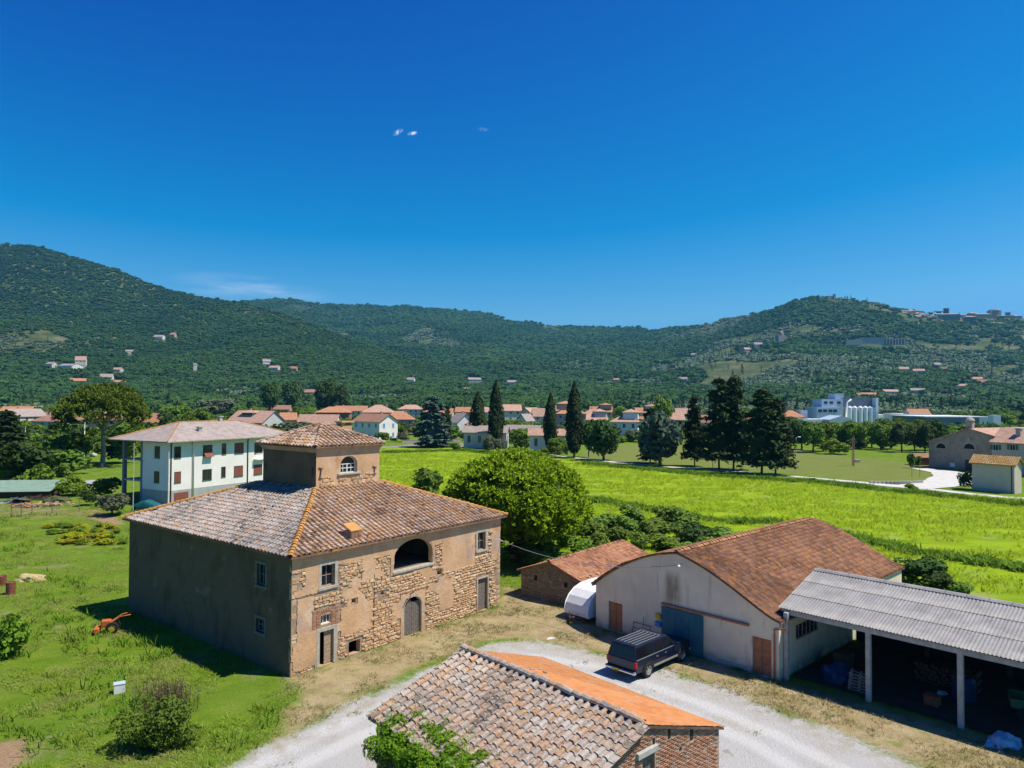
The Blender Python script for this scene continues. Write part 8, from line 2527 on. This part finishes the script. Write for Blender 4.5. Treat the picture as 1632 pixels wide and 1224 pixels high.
MT['leaf_vivid'] = foliage('vivid_leaves', (0.11, 0.23, 0.008), (0.22, 0.37, 0.025), (0.15, 0.29, 0.014), .4, 1.4, .5)
climber()

# ================================================================== SMALL THINGS ON THE LEFT
def left_things():
    for px, py, hh, lab in ((17, 947, 20, 'rusty oil drum standing on the grass, nearer one of the two'), (3, 932, 15, 'rusty oil drum at the left picture edge, farther one of the two')):
        p = G(px, py); k = p.y / F; o = thing('oil_drum', lab, 'drum', p, random.uniform(0, 3), 'rusty drums on the grass'); h = hh * k * .95
        b = MB(); b.lathe([(.34, 0), (.36, .02), (.35, h * .33), (.37, h * .35), (.35, h * .37), (.35, h * .66), (.37, h * .68), (.35, h * .7), (.36, h), (.33, h), (.33, h - .04), (.01, h - .04)], 16); b.build('barrel', MT['rust'], o)
    heap('plastic_scrap', 'small scrap of white plastic lying on the dry grass near the yard', 'scrap', G(878, 1018), .35, .14, .10, 'white', 12, .3, 2)
    heap('straw_heap', 'small heap of pale straw on the grass by the drums', 'straw heap', G(49, 924), 1.25, .9, .55, 'straw', 2)
    # wire fence
    fp = [G(*q) for q in ((-20, 826), (18, 825), (34, 824.5), (51, 821), (83, 818.5), (126, 816))]
    f = thing('wire_fence', 'rough wire fence on thin posts round the left garden', 'fence', fp[2])
    for p in fp:
        q = p - fp[2]; b = MB(); h = random.uniform(1.7, 2.3); b.tube([q, q + Vector((random.uniform(-.08, .08), 0, h))], [.07, .05], 6); b.build('post', MT['wood_dark'], f)
    for z in (.5, 1.0, 1.5):
        b = MB(); b.tube([p - fp[2] + Vector((0, 0, z + random.uniform(-.06, .06))) for p in fp], .012, 4); b.build('wire', MT['metal'], f)
    # green roofed shed
    p = G(35, 793); s = thing('garden_shed', 'low garden shed with pale green sheet roof at the left edge', 'shed', p, R(8)); k = p.y / F
    b = MB(); b.box(-60 * k, 42 * k, 0, 5, 0, 8 * k); b.build('wall', MT['wood_dark'], s)
    b = MB()
    for i in range(20):
        x0 = -64 * k + i * 110 * k / 20; b.bbox(x0, x0 + 110 * k / 20 - .04, -1.2, 6, 0, .09, .02)
        x_ = x0
    M_ = Matrix.Translation((0, 0, 8 * k + .4)) @ Matrix.Rotation(R(9), 4, 'X')
    k2 = MB(); wq = 110 * k / 20 - .04; k2.bbox(0, wq, -1.2, 6, 0, .09, .02); pm = k2.mesh('roof_panel', MT['roof_green'])
    rf = MB().box(-63 * k, 45 * k, -1.0, 5.8, -.08, -.01).build('roof', MT['wood_dark'], s, M_)
    for i in range(20):
        link('roof_panel', pm, rf, Matrix.Translation((-64 * k + i * 110 * k / 20, 0, 0)))
    # scrap: bricks, tiles, sheets
    def stack(lab, px, py, mat, n, w, h, l, seed):
        r = random.Random(seed); p = G(px, py); t = thing('scrap_pile', lab, 'scrap', p, r.uniform(-.3, .3)); kb = MB(); kb.bbox(-l / 2, l / 2, -w / 2, w / 2, 0, h, min(h, w) * .12); m = kb.mesh('piece', MT[mat])
        for i in range(n):
            link('piece', m, t, Matrix.Translation((r.gauss(0, 1.1), r.gauss(0, .5), r.uniform(0, .5) * (1 - .2))) @ Euler((r.uniform(-.3, .3), r.uniform(-.3, .3), r.uniform(0, 3.1))).to_matrix().to_4x4())
    stack('heap of orange bricks and roof tiles behind the wire fence', 42, 808, 'brick', 40, .28, .14, .5, 1)
    stack('heap of pale stones behind the wire fence', 78, 807, 'wall', 30, .35, .25, .5, 2)
    stack('pile of grey metal sheets left of the brick heap', 20, 800, 'metal', 9, 1.3, .05, 3.2, 3)
    stack('heap of dark brushwood behind the brick heap', 58, 796, 'wood_dark', 40, .08, .06, 2.0, 4)
    heap('earth_heap', 'overgrown heap of earth and weeds by the garden fence', 'earth heap', G(92, 801), 2.4, 1.2, 1.0, 'greenp2', 6)
    # arched greenhouse and the cars
    p = G(154, 782); k = p.y / F; g = thing('tunnel_carport', 'small arched carport with pale sheet roof in the left garden', 'carport', p, R(-25))
    w, hb, hr_, dp = 15 * k, 11 * k, 16 * k, 34 * k
    b = MB(); n = 12; pts = [(-w * math.cos(math.pi * i / n), hb + (hr_ - hb) * math.sin(math.pi * i / n)) for i in range(n + 1)]
    M_ = Matrix.Rotation(math.pi / 2, 4, 'Z')
    b.add([(x, y, z) for y in (-dp / 2, dp / 2) for x, z in pts], [(i, i + 1, n + 2 + i, n + 1 + i) for i in range(n)], 0, M_); b.build('roof', MT['sheet_pale'], g)
    for x in (-w, w):
        for y in (-dp / 2, 0, dp / 2):
            b = MB(); b.tube([(x, y, 0), (x, y, hb)], .06, 5, 0, M_); b.build('post', MT['metal'], g)
    def small_car(lab, px, py, rz, mat, group=None):
        p = G(px, py); c = thing('car', lab, 'car', p, rz)
        b = MB(); b.prism([(-2.1, .35), (2.1, .35), (2.15, .75), (1.2, .9), (.6, 1.4), (-1.2, 1.45), (-2.0, .95)], 'y', -.85, .85); b.build('body', MT[mat], c)
        for s in (-1, 1):
            b = MB(); b.prism([(1.0, .92), (.52, 1.33), (-1.1, 1.37), (-1.7, .97)], 'y', s * .86 - .01, s * .86 + .01); b.build('side_window', MT['tint'], c)
            for x in (-1.3, 1.3):
                b = MB(); b.lathe([(.1, 0), (.32, 0), (.32, .2), (.1, .2)], 12, 0, Matrix.Translation((x, s * .78 - .1, .32)) @ Matrix.Rotation(-math.pi / 2, 4, 'X')); b.build('wheel', MT['black'], c)
        b = MB(); b.add([(1.18, -.75, .93), (1.18, .75, .93), (.64, .7, 1.37), (.64, -.7, 1.37)], [(0, 1, 2, 3)], 0, Matrix.Translation((.02, 0, .01))); b.build('windscreen', MT['tint'], c)
    small_car('dark blue car parked under the arched carport', 142, 784, .3, 'navy')
    small_car('white car half hidden in front of the umbrella pine', 140, 728, .1, 'white_metal'); small_car('silver car behind the white house corner', 190, 724, .2, 'pale_metal')
    # car under a teal cover
    p = G(236, 813); c = thing('covered_car', 'car under a teal cover parked beside the white house', 'car', p, R(-5))
    bm = bmesh.new(); bmesh.ops.create_uvsphere(bm, u_segments=20, v_segments=10, radius=1)
    for v in bm.verts:
        x, y, z = v.co; sx = 2.3 * (abs(x) ** .55) * (1 if x > 0 else -1); sy = 1.0 * (abs(y) ** .5) * (1 if y > 0 else -1); sz = max(z, 0) ** .7
        v.co = Vector((sx, sy, .02 + sz * (1.0 + .55 * math.exp(-((sx + .2) / 1.1) ** 2)) + .04 * mno.noise(Vector((sx * 2, sy * 2, 0)))))
    me = bpy.data.meshes.new('cover'); bm.to_mesh(me); bm.free(); me.materials.append(MT['tealc']); link('cover', me, c)
    for x in (-1.4, 1.4):
        b = MB(); b.lathe([(.1, 0), (.32, 0), (.32, .2), (.1, .2)], 12, 0, Matrix.Translation((x, -1.0, .3)) @ Matrix.Rotation(-math.pi / 2, 4, 'X')); b.build('wheel', MT['black'], c)
    # poles
    def pole(lab, px, base, top, r_, mat, arm=None, nm='pole', cat='pole', grp=None):
        p = G(px, base); h = AT(px, top, p.y).z; t = thing(nm, lab, cat, p, 0, grp); b = MB(); b.tube([(0, 0, -.2), (0, 0, h)], [r_ * 1.2, r_ * .8], 7); b.build('post', MT[mat], t)
        if arm:
            b = MB(); b.tube([(0, 0, h - .3), (arm * .5, 0, h + .1), (arm, 0, h + .1)], .05, 5); b.build('arm', MT[mat], t); b = MB(); b.bbox(arm - .1, arm + .55 * (1 if arm > 0 else -1), -.14, .14, h, h + .16, .03); b.build('lamp_head', MT['metal'], t)
        return t
    pole('street lamp with short arm before the umbrella pine', 134, 735, 672, .12, 'metal', -1.0, 'street_lamp', 'street lamp')
    pole('thin pale pole in front of the white house corner', 212, 815, 706, .055, 'iron2')
    pole('thin grey mast at the shaded corner of the white house', 268, 806, 720, .06, 'concrete')
    pole('short concrete pole in the left thicket', 40, 712, 680, .13, 'concrete')
    pole('lamp post at the right end of the mown field', 1269, 757, 697, .05, 'iron2', .5, 'street_lamp', 'street lamp')
    pole('slim lamp post between conifers and path', 1136, 747, 728, .07, 'metal')
    pole('tall wooden pole on the mown field near the orchard', 1361, 743, 694, .14, 'wood_dark')
    pole('companion wooden pole beside the tall field pole', 1358.5, 742, 697, .11, 'wood_dark')
    p = G(1366, 736.5); b = MB(); b.bbox(-.7, .7, -.4, .4, 0, .7, .05); o = b.build('stone_trough', MT['concrete']); o.location = p; tag(o, 'small grey stone trough on the field by the wooden poles', 'trough')
    # thin goal-like frame and kerb wall by the forecourt
    p0, p1 = G(1453.5, 761), G(1466, 760.5); t = thing('field_frame', 'thin rusty frame of two posts on the field before the church', 'frame', p0); hgt = 3.4
    for p in (p0, p1):
        b = MB(); q = p - p0; b.tube([q, q + Vector((0, 0, hgt * .9))], .05, 5); b.build('post', MT['iron'], t)
    a, b_ = G(1386, 771), G(1470, 770); w = thing('kerb_wall', 'low grey kerb wall along the mown field beside the path', 'wall', a, math.atan2(b_.y - a.y, b_.x - a.x)); l = (b_ - a).length
    n = 14; kb = MB(); kb.bbox(0, l / n - .03, -.18, .18, 0, .55, .03); m = kb.mesh('block', MT['concrete'])
    for i in range(n):
        link('block', m, w, Matrix.Translation((i * l / n, .6 * math.sin(i / n * 3.1) * -1, 0)))
    # garden gate wall and fence near the cedar
    a, b_ = G(640, 707), G(735, 705); w = thing('garden_wall', 'low pinkish garden wall along the meadow road', 'wall', a, math.atan2(b_.y - a.y, b_.x - a.x)); l = (b_ - a).length; b = MB(); b.box(0, l, -.15, .15, 0, 1.2); b.build('wall', wallmat((0.46, 0.36, 0.30)), w); b = MB(); b.box(-.02, l + .02, -.2, .2, 1.203, 1.3); b.build('coping', MT['concrete'], w)
    # wires
    def wire(lab, a, b_, sag, r_=.02, mat='black'):
        pts = []
        for i in range(15):
            t = i / 14; pts.append(a.lerp(b_, t) - Vector((0, 0, sag * 4 * t * (1 - t))))
        k = MB(); k.tube([p - a for p in pts], r_, 4); o = k.build('overhead_wire', MT[mat]); o.location = a; tag(o, lab, 'wire')
    wire('pale cable slung from the farmhouse wall to the barn peak', HF.w(HW, .1, 5.2), BF.w(*[BF.fy(1088, 899)[0], -.3, BF.fy(1088, 899)[1]]), .9, .022, 'metal')
    wire('thin wire crossing the left garden towards the white house', AT(-30, 762, 120), AT(232, 734, 112), 1.0, .018)
    wire('thin wire above the left thicket', AT(-30, 690, 160), AT(240, 722, 118), 1.2, .018)
    # walking tractor in the shade of the farmhouse
    p = G(180, 1008); t = thing('walking_tractor', 'orange two wheeled walking tractor on the lawn beside the shaded farmhouse wall', 'walking tractor', p, R(20))
    b = MB(); b.bbox(-.75, -.1, -.22, .22, .45, .95, .08); b.build('engine', MT['orange'], t)
    b = MB(); b.bbox(-1.15, -.8, -.5, .5, .15, .5, .05); b.build('tiller_hood', MT['orange'], t)
    for s in (-1, 1):
        M_ = Matrix.Translation((0, s * .42 - .07, .42)) @ Matrix.Rotation(-math.pi / 2, 4, 'X'); b = MB(); b.lathe([(.24, 0), (.38, 0), (.42, .03), (.42, .12), (.38, .15), (.24, .15)], 16, 0, M_, False); wh = b.build('wheel', MT['black'], t); b = MB(); b.lathe([(.25, .05), (.06, .03), (.01, .03)], 12, 0, M_); b.build('rim', MT['yellow'], wh)
    for s in (-1, 1):
        b = MB(); b.tube([(-.2, s * .15, .7), (.5, s * .3, 1.15), (1.15, s * .38, 1.25)], .035, 6); b.build('handlebar', MT['orange'], t)
    b = MB(); b.tube([(.5, -.3, 1.15), (.5, .3, 1.15)], .03, 5); b.tube([(.2, -.22, .95), (.25, -.2, .4)], .03, 5); b.tube([(.2, .22, .95), (.25, .2, .4)], .03, 5); b.build('frame', MT['orange'], t)
    # vegetable rows
    for i in range(80):
        py = random.choice([842, 850, 858, 867]) + random.uniform(-2, 2); px = random.uniform(80, 186) + (852 - py) * -.6
        yl = random.random() < (.85 if py > 853 else .4)
        tree('yellow_plant' if yl else 'light_shrub', 'vegetable_plant', 'low yellow leaved vegetable plant in the garden bed' if yl else 'low green vegetable plant in the garden bed', 'plant', G(px, py), random.uniform(.9, 1.8), random.uniform(.4, .8), 'vegetables in the garden bed')
MT['iron2'] = plain('weathered_grey_steel', (0.22, 0.22, 0.21), 0.7, 0.15, 4)
MT['roof_green'] = plain('pale_green_sheet', (0.20, 0.30, 0.22), 0.7, 0.15, 1)
MT['sheet_pale'] = plain('pale_sheet', (0.42, 0.41, 0.36), 0.7, 0.15, 1)
MT['orange'] = plain('orange_machine_paint', (0.50, 0.13, 0.03), 0.5, 0.15, 5)
MT['tealc'] = plain('teal_cover', (0.012, 0.10, 0.11), 0.5, 0.2, 2)
MT['greenp2'] = plain('weedy_earth', (0.09, 0.10, 0.035), 0.95, 0.4, 3, bump=0.6)
left_things()

# ================================================================== GRASS AND WEEDS
def tuft(seed, n, h, spread, w, mat, lean=.35):
    r = np.random.default_rng(seed)
    b0 = np.stack([r.normal(0, spread, n), r.normal(0, spread, n), np.zeros(n)], 1)
    L_ = (h * r.uniform(.5, 1.1, n))[:, None]
    d = np.stack([r.normal(0, lean, n), r.normal(0, lean, n), np.ones(n)], 1) * L_
    a = r.uniform(0, 6.28, n); t = np.stack([np.cos(a), np.sin(a), np.zeros(n)], 1) * w
    m = b0 + d * .55; e = b0 + d + np.stack([d[:, 0] * .35, d[:, 1] * .35, -L_[:, 0] * .08], 1)
    V = np.stack([b0 - t, b0 + t, m + t * .9, m - t * .9, e + t * .2, e - t * .2], 1).reshape(-1, 3)
    k = np.arange(n)[:, None] * 6
    Fq = np.concatenate([k + [0, 1, 2, 3], k + [3, 2, 4, 5]])
    return arr_mesh('tuft', V, Fq, MT[mat])
MT['g_meadow'] = foliage('meadow_blades', (0.26, 0.40, 0.010), (0.40, 0.52, 0.03), (0.31, 0.45, 0.016), .35, .12, .9)
MT['g_lawn'] = foliage('lawn_blades', (0.18, 0.30, 0.020), (0.29, 0.40, 0.045), (0.32, 0.34, 0.10), .35, .25, .85)
MT['g_dry'] = foliage('dry_blades', (0.27, 0.21, 0.10), (0.42, 0.34, 0.19), (0.24, 0.24, 0.07), .3, .5, .7)
MT['g_ditch'] = foliage('ditch_blades', (0.10, 0.20, 0.010), (0.18, 0.30, 0.02), (0.13, 0.24, 0.014), .3, .3, .55)
def clear_of(x, y):
    ok = np.ones(x.shape, bool)
    for fr, u0, u1, v0, v1 in ((HF, -.3, HW + .3, -.25, HL + .3), (BF, -2.9, BW + .2, -.1, BL + .5), (BF, 14, 33, 1.0, 11), (SF, -.2, SW + .2, -.1, SL + .2), (OF, 0, OL, -4.9, 5.0)):
        dx, dy = x - fr.o.x, y - fr.o.y
        u = dx * fr.u.x + dy * fr.u.y; v = dx * fr.v.x + dy * fr.v.y
        ok &= ~((u > u0) & (u < u1) & (v > v0) & (v < v1))
    return ok
def gz(x, y):
    return plain_z(y) + 0.10 * (fbm(x / 9, y / 9, 5, 3) - 0.5) * np.clip((y - 62) / 30, 0, 1)
def sow(name, n, amin, amax, dmin, dmax, want, src, s0, s1, pw=1.0, flat=1.0):
    a = rng.uniform(amin, amax, n); d = dmin + (dmax - dmin) * rng.uniform(0, 1, n) ** pw
    x = a * d
    k = want(x, d) & clear_of(x, d)
    x, d = x[k], d[k]
    s = rng.uniform(s0, s1, len(x)) * (0.75 + 0.6 * fbm(x / 5, d / 5, 31, 3))
    scatter(name, np.stack([x, d, gz(x, d)], 1), np.stack([s, s, s * rng.uniform(.7, 1.2, len(x)) * flat], 1), source('tuft', src), tilt=.08)
S_ = lambda Z: (lambda x, y: sdf(x, y, Z))
sg, sd, sm, sw = S_(Z_GRAVEL), S_(Z_DRY), S_(Z_MEADOW), S_(Z_MOWN)
sow('meadow_grass', 42000, -.25, .95, 62, 235, lambda x, y: (sm(x, y) > -1) & (fbm(x / 7, y / 4, 3, 4) > .36), tuft(1, 14, .30, .26, .022, 'g_meadow', .6), .8, 1.6, .8)
sow('lawn_grass', 60000, -1.0, .1, 30, 115, lambda x, y: (sd(x, y) < 0) & (sg(x, y) < -.2) & (sm(x, y) < 0) & (fbm(x / 3, y / 3, 8, 4) > .46), tuft(2, 12, .13, .16, .013, 'g_lawn', .6), .6, 1.5, .9)
sow('tall_weeds', 3000, -.95, .1, 31, 110, lambda x, y: (sd(x, y) < -.5) & (sg(x, y) < -.6) & (sm(x, y) < 0) & (fbm(x / 6, y / 6, 18, 4) > .55), tuft(5, 18, .42, .22, .022, 'g_ditch', .5), .7, 1.5, .9)
sow('dry_grass', 26000, -.4, .9, 31, 66, lambda x, y: (sd(x, y) > -.6) & (sg(x, y) < .15) & (fbm(x / 2, y / 2, 12, 4) > .45), tuft(3, 12, .13, .12, .010, 'g_dry', .6), .6, 1.5, 1)
sow('yard_weeds', 1500, -.4, .9, 28, 60, lambda x, y: (sg(x, y) > 0) & (fbm(x / 2.5, y / 2.5, 42, 4) > .66), tuft(4, 14, .12, .14, .014, 'g_lawn', .6), .7, 1.5, 1)
def along(name, lines, per_m, width, src, s0, s1):
    X, Y = [], []
    for ln in lines:
        P = [G(*q) for q in ln]
        for a, b in zip(P[:-1], P[1:]):
            n = int((b - a).length * per_m); t = rng.uniform(0, 1, n)
            w = rng.normal(0, width, n) * (.5 + fbm(t * 8 + a.x, t * 0 + a.y, 4, 2))
            dv = (b - a).normalized()
            X.append(a.x + (b.x - a.x) * t - dv.y * w); Y.append(a.y + (b.y - a.y) * t + dv.x * w)
    x, y = np.concatenate(X), np.concatenate(Y)
    k = clear_of(x, y); x, y = x[k], y[k]
    s = rng.uniform(s0, s1, len(x)) * (.6 + .9 * fbm(x / 4, y / 4, 77, 3))
    scatter(name, np.stack([x, y, gz(x, y)], 1), np.stack([s, s, s], 1), source('tuft', src), tilt=.1)
along('ditch_plants', [[(935, 797), (1010, 808), (1090, 824), (1160, 833), (1238, 833)], [(1370, 861), (1450, 880), (1550, 896), (1640, 909), (1740, 928)], [(1240, 836), (1370, 861)]], 11, .45, tuft(6, 22, .55, .4, .05, 'g_ditch', .5), .7, 1.5)
along('verge_grass', [[(1270, 765), (1400, 781), (1500, 790), (1640, 807)], [(930, 739), (1100, 755), (1270, 768)], [(610, 722), (740, 718), (860, 733)]], 14, 1.2, tuft(7, 20, .55, .35, .04, 'g_ditch', .5), .7, 1.4)
along('wall_weeds', [[(480, 1073), (600, 1032), (700, 998), (795, 966)], [(1130, 1052), (1195, 1074)], [(962, 1006), (968, 1008)]], 5, .12, tuft(8, 16, .35, .15, .02, 'g_ditch', .5), .4, 1.1)

# hedges, orchards and rough growth that fill the plain round the village
def village_green():
    n = 17000
    a = rng.uniform(-.85, .85, n); d = 190 + 560 * rng.uniform(0, 1, n) ** .8
    x = a * d
    k = (sm(x, d) < -6) & (sw(x, d) < -8) & (fbm(x / 38, d / 38, 61, 4) > np.where(d > 330, .36, .45))
    for q in VH:
        p = G(q[1], q[2]); w = q[3] * p.y / F
        k &= (np.hypot(x - p.x, d - p.y) > w * .62) & ~((np.abs(x - p.x * d / p.y) < w * .5) & (d < p.y) & (d > p.y - 26) & (rng.uniform(0, 1, n) < .7))
    pxs = 816 + a * F
    k &= ~((pxs > 560) & (pxs < 830) & (d < 275)) & ~((pxs > 1240) & (d < 245)) & ~((pxs > 1270) & (pxs < 1610) & (d > 372) & (d < 600)) & ~((pxs > 150) & (pxs < 470) & (d < 215))
    x, d = x[k], d[k]; s = rng.uniform(3.2, 8.5, len(x))
    z = plain_z(d)
    pick = rng.integers(0, 3, len(x))
    for i, m in enumerate(('leaf', 'leaf_light', 'leaf_dark')):
        j = pick == i
        scatter('village_hedges', np.stack([x[j], d[j], z[j] - .2], 1), np.stack([s[j], s[j], s[j] * rng.uniform(.5, .95, j.sum())], 1), source('hedge_bush', lm('hedge_bush', crown_shrub(200 + i, 320, .1), m)))
village_green()
